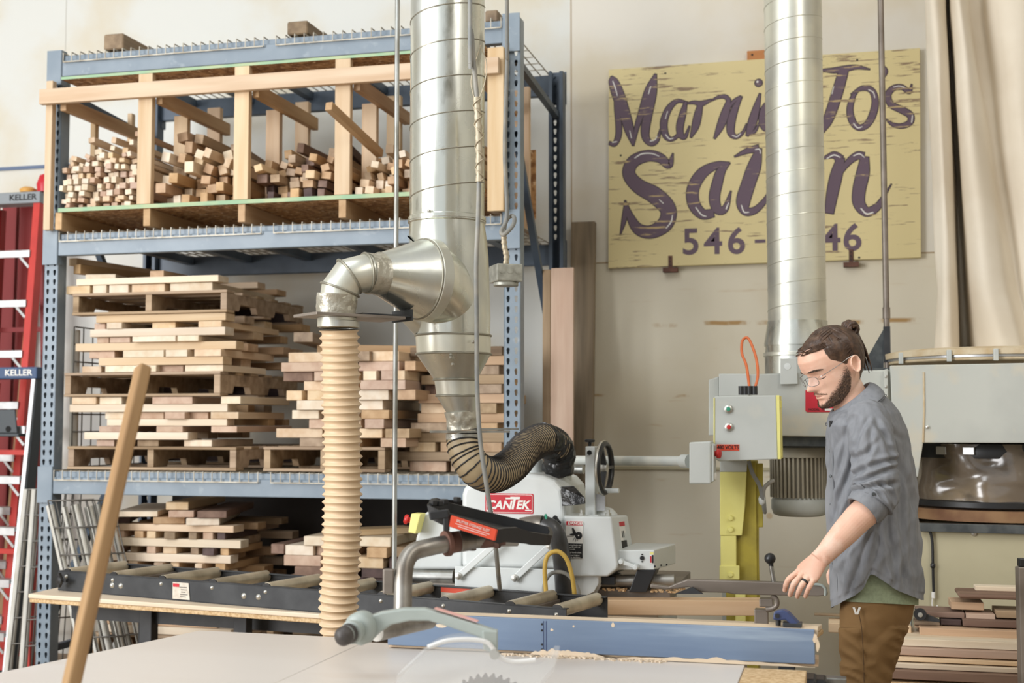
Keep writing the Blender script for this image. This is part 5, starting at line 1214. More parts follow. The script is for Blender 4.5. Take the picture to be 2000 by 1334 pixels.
# ================================================================== gang rip saw with the red nameplate
SY = 5.10                                     # front plate of the machine
def sp_(px, py, o=0): return PY(px, py, SY + o)
rs_ = thing('rip_saw', (sp_(1040, 1100).x, SY + .3, 0), 'light grey rip saw with a red nameplate and black-rimmed handwheel', 'rip saw')
def plate(name, pts, y0, y1, m='white_m', bevel=.008, parent=None, seg=3):
    P_ = [PY(x, y, SY + y0) for x, y in pts]
    return MB().prism(P_, (0, y1 - y0, 0)).build(name, m, parent or rs_, bevel=bevel, seg=seg)
hood = plate('blade_hood', [(901, 1112), (901, 966), (905, 950), (934, 938), (965, 930), (997, 926), (1035, 925), (1062, 929), (1084, 938), (1099, 955), (1104, 980), (1104, 1112)], .03, .50, bevel=.022, seg=4)
plate('side_guard', [(804, 1112), (812, 1050), (829, 1003), (834, 1000), (903, 1000), (903, 1112)], .10, .50, bevel=.012)
apron = plate('front_apron', [(888, 1106), (1162, 1115), (1169, 1117), (1169, 1140), (1160, 1156), (1140, 1166), (888, 1166)], .0, .02, bevel=.003)
MB().tube([sp_(1168, 1120, .0), sp_(1170, 1140, .03), sp_(1160, 1158, .06)], .012, 10).build('apron_lip', 'white_m', apron)
for x0, y0, x1, y1 in ((896, 1125, 966, 1064), (1006, 1129, 1074, 1066)):
    lk = MB().beam(sp_(x0, y0, -.012), sp_(x1, y1, -.012), .008, .026, up=(0, -1, 0) if 0 else (.6, 0, .8)).build('link_bar', 'white_m', rs_, bevel=.003)
    for x, y in ((x0, y0), (x1, y1)): MB().lathe([(.001, .016), (.008, .015), (.009, .009), (.016, .008), (.017, 0)], sp_(x, y, -.014), (0, -1, 0), n=6).build('hex_bolt', 'bolt', lk)
# nameplate
def face_rect(x0, y0, x1, y1, o, m, name, parent, th=.0015, r=.006):
    a, b_ = sp_(x0, y0, o), sp_(x1, y1, o); x0_, x1_, z0, z1 = a.x, b_.x, b_.z, a.z; pts = []
    for cx, cz, s0 in ((x1_ - r, z1 - r, 0), (x0_ + r, z1 - r, 90), (x0_ + r, z0 + r, 180), (x1_ - r, z0 + r, 270)):
        for k in range(4): t = R(s0 + 30 * k); pts.append(V((cx + r * math.cos(t), a.y, cz + r * math.sin(t))))
    return MB().prism(pts, (0, -th, 0)).build(name, m, parent)
NX0, NX1, NY0, NY1 = 948, 1042, 963, 1004
npl = face_rect(NX0, NY0, NX1, NY1, .0295, 'redlabel', 'nameplate', rs_)
face_rect(NX0 + 2, NY0 + 2, NX1 - 2, NY1 - 2, .0278, 'whitelabel', 'plate_border', npl, .0008, .005); face_rect(NX0 + 3.2, NY0 + 3, NX1 - 3.2, NY1 - 3, .0268, 'redlabel', 'plate_field', npl, .0008, .005)
def lett(s_, x, y, size, sx=1.0, sh=.25, m='whitelabel', o=.0255, par=npl, b_=.0016): return text(s_, sp_(x, y, o), size, (1, 0, 0), (0, 0, 1), m, par, 'brand_lettering', shear=sh, bold=b_, sx=sx)
k_ = 5.25 / F_PX
lett('CAN', 974, 987, 23 * k_, 1.02); lett('T', 1001, 984, 34 * k_, .95); lett('EK', 1020, 987, 23 * k_, .98)
MB().box(sp_(957, 997, .0255), (13 * k_, .0008, 2.2 * k_)).build('logo_bar', 'whitelabel', npl); MB().box(sp_(1032, 997, .0255), (13 * k_, .0008, 2.2 * k_)).build('logo_bar', 'whitelabel', npl); MB().box(sp_(1001, 973.5, .0255), (28 * k_, .0008, 3.2 * k_)).build('logo_bar', 'whitelabel', npl)
# dust ports on the hood
for x, y0, y1, r, o in ((1038, 898, 935, 23, .22), (1090, 921, 955, 26.5, .30)):
    a = sp_(x, y0, o); b_ = sp_(x, y1, o); MB().cyl((a.x, a.y, b_.z), (a.x, a.y, a.z), r * (5.3 + o) / F_PX, 36).build('dust_port', 'white_m', hood)
mb = MB(); N_ = 9; grid = [[None] * (N_ + 1) for _ in range(N_ + 1)]
tp = [(1093, 951), (1120, 949), (1142, 972), (1143, 984), (1120, 987), (1096, 989)]
MB().prism([sp_(x, y, .0) + V((0, .018 if x < 1100 else 0, 0)) for x, y in tp], (0, .006, 0)).build('tape_patch', 'blacktape', rs_, bevel=.002)
# gearbox cover at the right with warning label
gb = MB(); fr = [(1102, 1008), (1194, 1009), (1206, 1104), (1204, 1112), (1186, 1126), (1102, 1126)]; bk = [(1102, 1000), (1226, 1006), (1236, 1066), (1238, 1104), (1210, 1118), (1102, 1118)]
gb.rings([[sp_(x, y, -.02) for x, y in fr], [sp_(x, y, .24) for x, y in bk]], smooth=False); gbo = gb.build('gearbox_cover', 'white_m', rs_, bevel=.008, seg=3)
MB().box(sp_(1183, 1124, .1) + V((0, 0, -.012)), (.10, .16, .03)).build('rubber_skirt', 'blackplastic', gbo)
dl = face_rect(1105, 1017, 1139, 1092, -.021, 'whitelabel', 'warning_label', gbo, .001, .002)
face_rect(1106, 1018, 1138, 1026.5, -.0222, 'redlabel', 'label_header', dl, .0006, .001)
text('DANGER', sp_(1125, 1022.3, -.0232), 7.6 * k_, (1, 0, 0), (0, 0, 1), 'whitelabel', dl, 'label_lettering', bold=.0004, ext=.0003)
mb = MB(); mb.prism([sp_(1108.5, 1025, -.0232), sp_(1113.5, 1025, -.0232), sp_(1111, 1019.5, -.0232)], (0, -.0004, 0)); mb.build('warning_triangle', 'whitelabel', dl)
face_rect(1106, 1061, 1138, 1091, -.0222, 'ink', 'label_text_block', dl, .0006, .001)
for i, s_ in enumerate(('Moving blade and', 'material will cut', 'and crush.', 'Keep hands clear.', 'Lockout tagout', 'before servicing.')):
    y_ = 1064.5 + i * 4.1 + (2 if i >= 3 else 0) + (1.2 if i >= 4 else 0)
    text(s_, sp_(1107.2, y_, -.0232), 4.0 * k_, (1, 0, 0), (0, 0, 1), 'whitelabel', dl, 'label_lettering', align='LEFT', ext=.0002)
c = sp_(1130, 1046, -.0232); MB().cyl(c, c + V((0, -.0006, 0)), 7 * k_, 24).build('pictogram_blade', 'ink', dl); MB().cyl(c + V((0, -.0004, 0)), c + V((0, -.0010, 0)), 1.3 * k_, 12).build('pictogram_hub', 'whitelabel', dl)
mb = MB(); mb.prism([sp_(x, y, -.0232) for x, y in ((1117, 1031), (1120, 1031), (1125, 1040), (1122, 1046), (1113, 1045), (1113, 1043), (1119, 1042))], (0, -.0006, 0))
for x, y, x2, y2 in ((1122, 1050, 1119, 1057), (1125, 1051, 1124, 1058), (1127, 1052, 1128, 1057)): mb.beam(sp_(x, y, -.0234), sp_(x2, y2, -.0234), .0016, .001, up=(0, 1, 0))
mb.beam(sp_(1107, 1047, -.0234), sp_(1121, 1047, -.0234), .0012, .0008, up=(0, 1, 0)); mb.build('pictogram_hand', 'ink', dl)
# little label on the slanted right side of the cover
p00, p10, p01 = sp_(1194, 1009, -.02), sp_(1226, 1006, .24), sp_(1206, 1104, -.02); ux = (p10 - p00); uz = (p01 - p00); nn = ux.cross(uz).normalized(); nn = nn if nn.dot(EYE - p00) > 0 else -nn
def sq(a, b_, c_, d_, m, name, par, off): 
    P4 = [p00 + ux * u + uz * v + nn * off for u, v in ((a, c_), (b_, c_), (b_, d_), (a, d_))]; return MB().prism(P4, nn * .001).build(name, m, par)
s_ = sq(.36, .70, .12, .72, 'whitelabel', 'side_label', gbo, .0015); sq(.37, .69, .125, .22, 'redlabel', 'side_label_header', s_, .0026); sq(.37, .69, .52, .715, 'ink', 'side_label_text', s_, .0026); sq(.46, .5, .32, .46, 'ink', 'side_label_mark', s_, .0026); sq(.54, .58, .32, .46, 'ink', 'side_label_mark', s_, .0026)
# feed box at the far right with lever and black chute
fb = MB(); fb.rings([[sp_(x, y, .02) for x, y in ((1205, 1075), (1278, 1074), (1278, 1113), (1205, 1113))], [sp_(x, y, .26) for x, y in ((1240, 1060), (1320, 1062), (1320, 1101), (1240, 1101))]], smooth=False); fbo = fb.build('feed_box', 'white_m', rs_, bevel=.004)
MB().cyl(sp_(1254, 1090, .019), sp_(1254, 1090, .015), .009, 18).build('key_switch', 'blackplastic', fbo)
for dy in (-7, 7): MB().cyl(sp_(1254, 1090 + dy, .019), sp_(1254, 1090 + dy, .016), .003, 10).build('screw_hole', 'dark_hole', fbo)
l_ = face_rect(1269, 1078, 1277, 1101, .018, 'whitelabel', 'small_label', fbo, .001, .001); face_rect(1269.5, 1078.5, 1276.5, 1083, .0165, 'yellow', 'label_header', l_, .0005, .0005); face_rect(1273, 1084, 1276.5, 1100, .0165, 'ink', 'label_text_block', l_, .0005, .0005); face_rect(1269.5, 1086, 1272.5, 1099, .0165, 'redlabel', 'label_picture', l_, .0005, .0005)
MB().beam(sp_(1213, 1097, -.0), sp_(1242, 1108, .0), .012, .016, up=(0, 0, 1)).build('lever', 'white_m', fbo, bevel=.004); 
for x, y in ((1213, 1097), (1241, 1108)): MB().lathe([(.001, .012), (.009, .011), (.012, .004), (.013, -.015)], sp_(x, y, .0), (0, -1, 0), n=16).build('lever_boss', 'white_m', fbo)
for x, y in ((1279, 1106), (1291, 1104), (1302, 1103)): MB().cyl(sp_(x, y, .03 + (x - 1278) * .0055), sp_(x, y, .015 + (x - 1278) * .0055), .004, 10).build('box_screw', 'ink', fbo)
plate('chip_chute', [(1244, 1113), (1282, 1112), (1262, 1157), (1228, 1157)], .02, .14, 'blackplastic', .003)
# post, top knob, handwheel
cp = plate('column_post', [(1143, 872), (1162, 872), (1162, 1012), (1143, 1012)], .12, .19, 'white_m', .004)
MB().cyl(sp_(1151, 884, .119), sp_(1151, 884, .112), .010, 18).build('post_hole', 'dark_hole', cp)
plate('post_foot', [(1137, 1006), (1168, 1006), (1170, 1012), (1135, 1012)], .09, .22, 'white_m', .002)
c = sp_(1152, 872, .155); MB().lathe([(.006, 0), (.007, .014), (.012, .017), (.021, .019), (.022, .026), (.017, .031), (.001, .032)], c, n=20).build('clamp_knob', 'blackplastic', cp)
for x in (1136, 1188): MB().lathe([(.013, 0), (.013, .012), (.007, .013), (.007, .026), (.001, .027)], sp_(x, 1008, .08), n=6).build('stud_nut', 'bolt', gbo)
hc = sp_(1181, 914, .14); wx = (_rt * .93 + V((_fw.x, _fw.y, 0)).normalized() * -.36).normalized()
hr = 47 * 5.3 / F_PX
def ringp(c, ax, r, n=40): 
    u = V((0, 0, 1)); v = V(ax).cross(u).normalized(); return [c + (u * math.cos(2 * math.pi * i / n) + v * math.sin(2 * math.pi * i / n)) * r for i in range(n)]
hw = MB().tube(ringp(hc, wx, hr), .0125, 12, closed=True).build('handwheel', 'blackplastic', rs_)
MB().tube(ringp(hc - wx * .004, wx, hr + .008), .007, 10, closed=True).build('chrome_rim', 'bolt', hw)
MB().lathe([(.02, -.02), (.022, 0), (.018, .012), (.001, .014)], hc, wx, n=20).build('wheel_hub', 'bolt', hw)
vv = wx.cross(V((0, 0, 1))).normalized()
for k in range(3): a_ = 2 * math.pi * k / 3 + .55; MB().beam(hc, hc + (V((0, 0, 1)) * math.cos(a_) + vv * math.sin(a_)) * hr, .012, .022, up=wx).build('wheel_spoke', 'blackplastic', hw)
MB().cyl(hc - wx * .05, hc, .012, 14).build('wheel_shaft', 'bolt', hw)
MB().cyl(hc - wx * .02 + V((0, 0, -hr * .95)), hc + wx * .06 + V((0, 0, -hr * .92)), .010, 12).build('crank_handle', 'white_m', hw)
plate('scale_plate', [(1164, 965), (1182, 965), (1182, 998), (1164, 998)], .14, .145, 'alu', .001)
c = sp_(1182, 1012, .2); MB().lathe([(.055, 0), (.05, .02), (.03, .04), (.001, .048)], c, n=28).build('motor_dome', 'white_m', rs_)
# stop button on its yellow box at the left end
eb = plate('stop_box', [(803, 1003), (822, 1004), (812, 1043), (797, 1040)], .02, .09, 'yellow', .004)
c = sp_(800, 1016, .055); ax = -_rt + V((0, 0, .25)); MB().lathe([(.012, -.005), (.012, .006), (.021, .008), (.021, .018), (.014, .024), (.001, .025)], c, ax, n=20).build('stop_button', 'red', eb)
# bed, feed roll and base cabinet
bz = sp_(1200, 1158, -.05).z
MB().box((sp_(1060, 1150).x, SY + .41, bz - .02), (1.02, .70, .04)).build('machine_bed', 'fencegrey', rs_, bevel=.004)
MB().cyl(sp_(1128, 1136, .08), sp_(1318, 1134, .08), .026, 24).build('feed_roll', 'pipe', rs_)
MB().cyl(sp_(806, 1126, .12), sp_(888, 1128, .12), .036, 24).build('feed_roll', 'steel', rs_)
MB().box((sp_(1060, 1150).x, SY + .36, (bz - .042) / 2), (.92, .62, bz - .044)).build('base_cabinet', 'white_m', rs_, bevel=.01)
mb = MB(); r_ = random.Random(8)
for k in range(220):
    x = r_.uniform(sp_(1172, 1150).x, sp_(1330, 1150).x); y = SY + .0 + r_.random() * .16; s_ = r_.uniform(.003, .009)
    if abs(x - sp_(1245, 1150).x) < .05 and y > SY: continue
    mb.box((x, y, bz + s_ * .4), (s_ * 1.6, s_, s_ * .8), Matrix.Rotation(r_.uniform(0, 3), 3, 'Z'))
tag(mb.build('sawdust', 'dust'), 'brown sawdust lying on the rip saw bed below its feed box', 'sawdust', kind='stuff')
# cross arm with lever: long dark bar beside the worker's hand
gbar = thing('guide_bar', PY(1450, 1150, 4.78), 'long dark steel guide bar under the hand with a black ball lever', 'guide bar')
def gq(x, y, o=0): return PY(x, y, 4.80 + o)
MB().prism([gq(x, y) for x, y in ((1270, 1141), (1306, 1146), (1320, 1140), (1342, 1132), (1420, 1134), (1590, 1140), (1606, 1143), (1615, 1150), (1617, 1163), (1598, 1165), (1434, 1161), (1420, 1158), (1370, 1157), (1345, 1147), (1320, 1150), (1300, 1152), (1270, 1149))], (0, .035, 0)).build('bar', 'fencegrey', gbar, bevel=.004)
MB().tube(smooth([gq(1588, 1141, -.004), gq(1604, 1143, -.004), gq(1612, 1151, -.004), gq(1612, 1163, -.004)], 5), .005, 8).build('bar_end_trim', 'guardgrey', gbar)
MB().cyl(gq(1512, 1139, .018), gq(1506, 1105, .018), .0085, 14).build('lever_rod', 'steel', gbar); MB().lathe([(.008, -.03), (.010, -.012)] + [(.0205 * math.sin(math.pi * k / 12) + .0001, -.0205 * math.cos(math.pi * k / 12)) for k in range(2, 13)], gq(1504, 1091, .018), V((-.15, 0, 1)), n=20).build('ball_knob', 'blackplastic', gbar)
mb = MB(); mb.tube(smooth([gq(1506, 1163, .02), gq(1516, 1170, .02), gq(1517, 1182, .02), gq(1508, 1189, .02), gq(1496, 1191, .02)], 5), .0095, 12); mb.build('bar_hook', 'fencegrey', gbar)
MB().box(gq(1497, 1176, .05), (.05, .05, .03)).build('bar_clamp', 'fencegrey', gbar, bevel=.004)
a = gq(1497, 1182, .06); MB().box((a.x - .02, a.y + .03, (a.z + WZ) / 2 - .008), (.05, .05, a.z - WZ - .02)).build('bar_stand', 'fencegrey', gbar, bevel=.003)
MB().prism([gq(1318, 1160, -.03), gq(1352, 1147, -.03), gq(1372, 1160, -.03)], (0, .02, 0)).build('pressure_shoe', 'black', gbar)

# yellow air loop and black suction pipe by the rip saw
bh = thing('suction_hose', PD(1100, 1160, 5.150), 'black suction pipe curving down in front of the rip saw', 'hose')
MB().tube(smooth([PD(1062, 1024, 5.110), PD(1080, 1034, 5.090), PD(1091, 1058, 5.090), PD(1098, 1100, 5.110), PD(1102, 1160, 5.130), PD(1103, 1200, 5.130)], 8), 18 * 5 / F_PX, 20).build('hose_tube', mat('dark_grey_hose', (70, 70, 70), .35, c2=(52, 52, 52), scale=14), bh)
MB().tube(smooth([PD(1018, 1029, 5.130), PD(1045, 1024, 5.125), PD(1060, 1024, 5.115)], 6), 18 * 5 / F_PX, 20).build('steel_sleeve', 'pipe', bh)
c = PD(1066, 1026, 5.105); MB().tube([c + (V((0, 0, 1)) * math.cos(t * .35) + V((.2, -.6, 0)) * math.sin(t * .35)) * .040 for t in range(18)], .006, 8, closed=True).build('green_clamp', 'green', bh)
kb = MB(); q = PD(1084, 1020, 5.180); kb.lathe([(.001, .03), (.02, .028), (.022, .0), (.01, -.01)], q, (-.2, -1, 0), n=14)
for a_ in range(5): kb.cyl(q + V((.02 * math.cos(a_ * 1.257), -.012, .02 * math.sin(a_ * 1.257))), q + V((.022 * math.cos(a_ * 1.257), -.03, .022 * math.sin(a_ * 1.257))), .009, 8)
kb.build('star_knob', 'blackplastic', bh)
yh = thing('air_hose', PD(1090, 1160, 5.030), 'looped yellow air hose standing in front of the rip saw apron', 'hose')
MB().tube(smooth([PD(1070, 1200, 5.030), PD(1066, 1150, 5.030), PD(1064, 1110, 5.030), PD(1070, 1085, 5.030), PD(1088, 1077, 5.030), PD(1104, 1088, 5.030), PD(1114, 1112, 5.030), PD(1121, 1150, 5.030), PD(1124, 1200, 5.030)], 8), 4.6 * 4.9 / F_PX, 12).build('hose_tube', 'yellowhose', yh)
MB().tube(smooth([PD(1064, 1195, 5.060), PD(1062, 1150, 5.060), PD(1072, 1124, 5.060), PD(1090, 1117, 5.060), PD(1108, 1122, 5.060), PD(1124, 1140, 5.060), PD(1132, 1165, 5.060), PD(1134, 1200, 5.060)], 8), 4.0 * 4.9 / F_PX, 12).build('grey_loop', 'cable', yh)

# ================================================================== switch column, control box, wall conduit
KY = 5.45
def kp(px, py, o=0): return PY(px, py, KY + o)
col = thing('machine_column', (kp(1450, 1100).x, KY, 0), 'yellow steel machine column bolted to the floor behind the oak board', 'column')
def kplate(name, pts, y0, y1, m, par, bevel=.003): return MB().prism([kp(x, y, y0) for x, y in pts], (0, y1 - y0, 0)).build(name, m, par, bevel=bevel)
zc_ = kp(1430, 920).z; x0, x1 = kp(1405, 1000).x, kp(1458, 1000).x
kplate('front_plate', [(1406, 922), (1458, 922), (1455, 990), (1449, 1046), (1406, 1046)], 0, .02, 'yellow', col)
kplate('grey_head', [(1406, 898), (1459, 898), (1458, 922), (1406, 922)], 0, .02, 'grey_m', col)
kplate('lower_strap', [(1407, 1046), (1438, 1046), (1438, 1106), (1407, 1106)], .004, .016, 'yellow', col)
kplate('foot_strap', [(1405, 1105), (1444, 1105), (1444, 1132), (1405, 1132)], -.002, .016, 'yellow', col)
for x, y in ((1427, 1012), (1427, 1034), (1427, 1122)): MB().lathe([(.001, .012), (.010, .011), (.012, .003), (.012, 0)], kp(x, y, -.001), (0, -1, 0), n=6 if y != 1034 else 14).build('column_bolt', 'yellow', col)
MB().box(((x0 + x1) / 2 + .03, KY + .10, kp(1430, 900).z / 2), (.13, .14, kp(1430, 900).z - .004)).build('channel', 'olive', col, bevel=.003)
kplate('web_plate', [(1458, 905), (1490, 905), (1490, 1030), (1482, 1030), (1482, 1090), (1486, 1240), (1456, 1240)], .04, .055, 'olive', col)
kplate('lower_block', [(1436, 1160), (1456, 1160), (1456, 1222), (1436, 1222)], -.0, .03, 'yellow', col)
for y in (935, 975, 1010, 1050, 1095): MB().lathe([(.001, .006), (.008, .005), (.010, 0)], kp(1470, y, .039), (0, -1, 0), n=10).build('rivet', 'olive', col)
# control box
cbx = thing('control_box', (kp(1456, 835).x, KY - .02, kp(1456, 897).z), 'grey control box with yellow edges, green and red buttons and voltage sticker', 'control box')
bxf, bxb = -.20, -.002
kplate('box_body', [(1395, 774), (1516, 772), (1519, 897), (1405, 901), (1395, 897)], bxf, bxb, 'grey_m', cbx, .004)
kplate('yellow_edge', [(1516, 772), (1522, 772), (1525, 897), (1519, 897)], bxf - .004, bxb, 'yellow', cbx, .001)
kplate('yellow_edge', [(1393.5, 777), (1396, 777), (1396, 895), (1393.5, 895)], bxf - .003, bxb - .02, 'yellow', cbx, .001)
for y in (790, 885): MB().box(kp(1524.5, y, bxf + .03), (.010, .022, .03)).build('hinge', 'yellow', cbx, bevel=.002)
for (x, y, m) in ((1423, 799, 'green'), (1424, 834, 'red')):
    c = kp(x, y, bxf); b_ = MB().lathe([(.001, .012), (.010, .012), (.012, .010), (.0165, .009), (.018, 0)], c, (0, -1, 0), n=24).build('button_ring', 'bolt', cbx); MB().lathe([(.001, .004), (.0085, .003), (.009, 0)], c + V((0, -.0122, 0)), (0, -1, 0), n=20).build('button_cap', m, b_)
a, b_ = kp(1400, 868, bxf), kp(1444, 880, bxf); lb = MB().box(((a.x + b_.x) / 2, a.y - .0012, (a.z + b_.z) / 2), (b_.x - a.x, .0016, a.z - b_.z)).build('voltage_sticker', 'orangelabel', cbx)
text('480 VOLTS', ((a.x + b_.x) / 2, a.y - .0026, (a.z + b_.z) / 2), .021, (1, 0, 0), (0, 0, 1), 'ink', lb, 'sticker_lettering', sx=.86, ext=.0004, bold=.0004)
for x in (1448, 1456, 1464, 1474): c = kp(x, 771, -.1); MB().cyl(c, c + V((0, 0, .036)), .012, 14).build('cable_gland', 'blackplastic', cbx)
# orange cable loop over the box
ol = thing('cable_loop', kp(1465, 772, -.1), 'orange cable loop standing up from the control box', 'cable')
MB().tube(smooth([kp(1464, 760, -.1), kp(1458, 715, -.05), kp(1449, 690, -.03), kp(1450, 666, -.02), kp(1460, 660, -.02), kp(1470, 678, -.03), kp(1478, 705, -.05), kp(1480, 735, -.08), kp(1474, 760, -.1)], 8), .0058, 10).build('orange_cord', 'orange', ol)
# stop switch box and its conduit
sw = thing('stop_switch', kp(1369, 904), 'grey switch box with a red stop button at the end of a wall conduit', 'switch')
kplate('box_body', [(1346, 864), (1388, 862), (1388, 945), (1346, 945)], -.34, -.215, 'grey_m', sw, .005)
kplate('side_plate', [(1388, 866), (1394, 870), (1394, 940), (1388, 943)], -.33, -.225, 'grey_m', sw, .002)
for y, m in ((886, 'red'), (930, 'whitelabel')):
    c = kp(1394, y, -.285); MB().lathe([(.010, 0), (.011, .012), (.011, .014), (.019, .016), (.019, .026), (.012, .030), (.001, .031)] if m == 'red' else [(.014, 0), (.015, .008), (.001, .010)], c, (1, -.3, 0), n=20).build('stop_button', m, sw)
c1_ = kp(1347, 901, -.26); c0_ = kp(1118, 899, .25)
MB().cyl(c0_, c1_, 9.5 * 5.45 / F_PX, 22).build('conduit_arm', 'grey_m', sw); MB().cyl(kp(1333, 901, -.235), c1_, 13 * 5.4 / F_PX, 22).build('conduit_hub', 'grey_m', sw)
MB().cyl(kp(1118, 917, .28), kp(1140, 917, .27), 9 * 5.6 / F_PX, 18).build('conduit_stub', 'conduit', sw)
# drooping cable from the control box
dc = thing('drooping_cable', kp(1462, 902, -.05), 'grey cable drooping from the control box to the column', 'cable')
MB().tube(smooth([kp(1462, 900, -.05), kp(1470, 925, -.05), kp(1484, 950, -.04), kp(1490, 980, -.02), kp(1494, 1000, .02), kp(1491, 960, .02), kp(1500, 945, .02), kp(1512, 938, .03)], 8), .0085, 10).build('cord', 'cable', dc)
MB().lathe([(.001, 0), (.012, .01), (.014, .03), (.008, .045), (.001, .05)], kp(1488, 988, -.02), n=16).build('cable_knob', 'white_m', dc)

# ================================================================== dust collector
CY = 5.62
def cp_(px, py, o=0): return PY(px, py, CY + o)
dcx = thing('dust_collector', (cp_(1800, 1000).x, CY + .4, 0), 'big grey dust collector with a white filter bag and clear dust bag', 'dust collector')
def cplate(name, pts, y0, y1, m, par=dcx, bevel=.004): return MB().prism([cp_(x, y, y0) for x, y in pts], (0, y1 - y0, 0)).build(name, m, par, bevel=bevel)
bl = cplate('blower_housing', [(1404, 733), (1742, 722), (1742, 856), (1404, 850)], .0, .42, 'collector', bevel=.006)
cplate('housing_end', [(1384, 742), (1404, 735), (1404, 851), (1384, 851)], .02, .40, 'collector', bevel=.004)
cplate('top_flange', [(1404, 730), (1462, 730), (1462, 774), (1404, 774)], -.012, .10, 'grey_m', bevel=.003)
cplate('housing_lip', [(1402, 846), (1742, 852), (1742, 874), (1402, 870)], .03, .36, 'gusset', bevel=.002)
sb_ = cplate('switch_plate', [(1524, 700), (1556, 700), (1558, 750), (1524, 751)], -.02, .0, 'grey_m', bevel=.002)
MB().lathe([(.001, .003), (.014, .002), (.015, 0)], cp_(1538, 716, -.02), (0, -1, 0), n=20).build('blank_plug', 'white_m', sb_)
rl = cplate('red_label', [(1573, 762), (1660, 762), (1660, 805), (1576, 805), (1573, 802)], -.003, .0, 'redlabel', bevel=.0)
a = cp_(1618, 800, -.004); MB().box(a, (.03, .001, .010)).build('serial_strip', 'whitelabel', rl); text('MODEL  No.', cp_(1597, 800, -.004), .014, (1, 0, 0), (0, 0, 1), 'ink', rl, 'label_lettering', ext=.0004); 
cplate('seam_angle', [(1727, 722), (1734, 720), (1734, 800), (1727, 800)], -.03, .0, 'collector', bevel=.002)
for y in (735, 755, 775): MB().lathe([(.001, .004), (.006, .003), (.007, 0)], cp_(1730.5, y, -.03), (0, -1, 0), n=10).build('rivet', 'bolt', dcx)
# motor
mc = cp_(1560, 900, .2); mz0, mz1 = cp_(1560, 975, .1).z, cp_(1560, 892, .1).z
k6 = 5.85 / F_PX
mb = MB().cyl((mc.x, mc.y, mz0), (mc.x, mc.y, mz1), 46 * k6, 40)
for i in range(40):
    a_ = 2 * math.pi * i / 40; d = V((math.cos(a_), math.sin(a_), 0)); p = V((mc.x, mc.y, 0)) + d * 50 * k6
    mb.beam(p + V((0, 0, mz0 + .004)), p + V((0, 0, mz1 - .004)), 8 * k6, 3.4 * k6, up=tuple(V((-d.y, d.x, 0))))
mo = mb.build('motor_body', 'motor', dcx)
MB().lathe([(56 * k6, 0), (54 * k6, .035), (46 * k6, .05)], (mc.x, mc.y, mz1 - .004), n=40).build('motor_flange', 'motor', mo)
MB().lathe([(48 * k6, .0), (52 * k6, -.012), (52 * k6, -.05), (48 * k6, -.075), (40 * k6, -.082), (.001, -.083)], (mc.x, mc.y, mz0 + .004), n=40).build('fan_cowl', 'grey_m', mo)
MB().cyl((mc.x, mc.y, mz1), (mc.x, mc.y, cp_(1560, 868, .2).z), 50 * k6, 36).build('motor_mount', 'gusset', mo)
# collector drum: front panel, rim, bands, bags
fp = cplate('drum_panel', [(1738, 714), (2150, 706), (2150, 866), (1803, 865), (1793, 932), (1752, 932), (1742, 800)], -.02, .02, 'collector', bevel=.004)
MB().tube([cp_(1804, 727, -.022), cp_(1805, 800, -.022), cp_(1803, 864, -.022)], .004, 8).build('weld_seam', 'dustyrim', fp)
MB().lathe([(.001, .012), (.006, .010), (.007, 0)], cp_(1811, 834, -.02), (0, -1, 0), n=10).build('panel_bolt', 'bolt', fp)
DC = cp_(1945, 900, .48); kd = 6.0 / F_PX; DR = 188 * kd
zr0, zr1 = cp_(1760, 706, .1).z, cp_(1760, 684, .1).z
MB().lathe([(DR, 0), (DR + .004, .004), (DR - .004, (zr1 - zr0) * .45), (DR + .016, (zr1 - zr0) * .5), (DR + .018, zr1 - zr0), (DR - .03, zr1 - zr0 + .01)], (DC.x, DC.y, zr0), n=72).build('bag_rim', 'dustyrim', dcx)
MB().lathe([(DR + .002, .0), (DR + .006, .002), (DR + .006, .014), (DR + .002, .016)], (DC.x, DC.y, zr0 + .012), n=72).build('bag_strap', 'alu', dcx)
for a_ in (-150, -118, -95, -70): 
    d = V((math.cos(R(a_)), math.sin(R(a_)), 0)); MB().box(V((DC.x, DC.y, zr0 + .02)) + d * (DR + .02), (.02, .02, .05)).build('strap_clip', 'grey_m', dcx, bevel=.003)
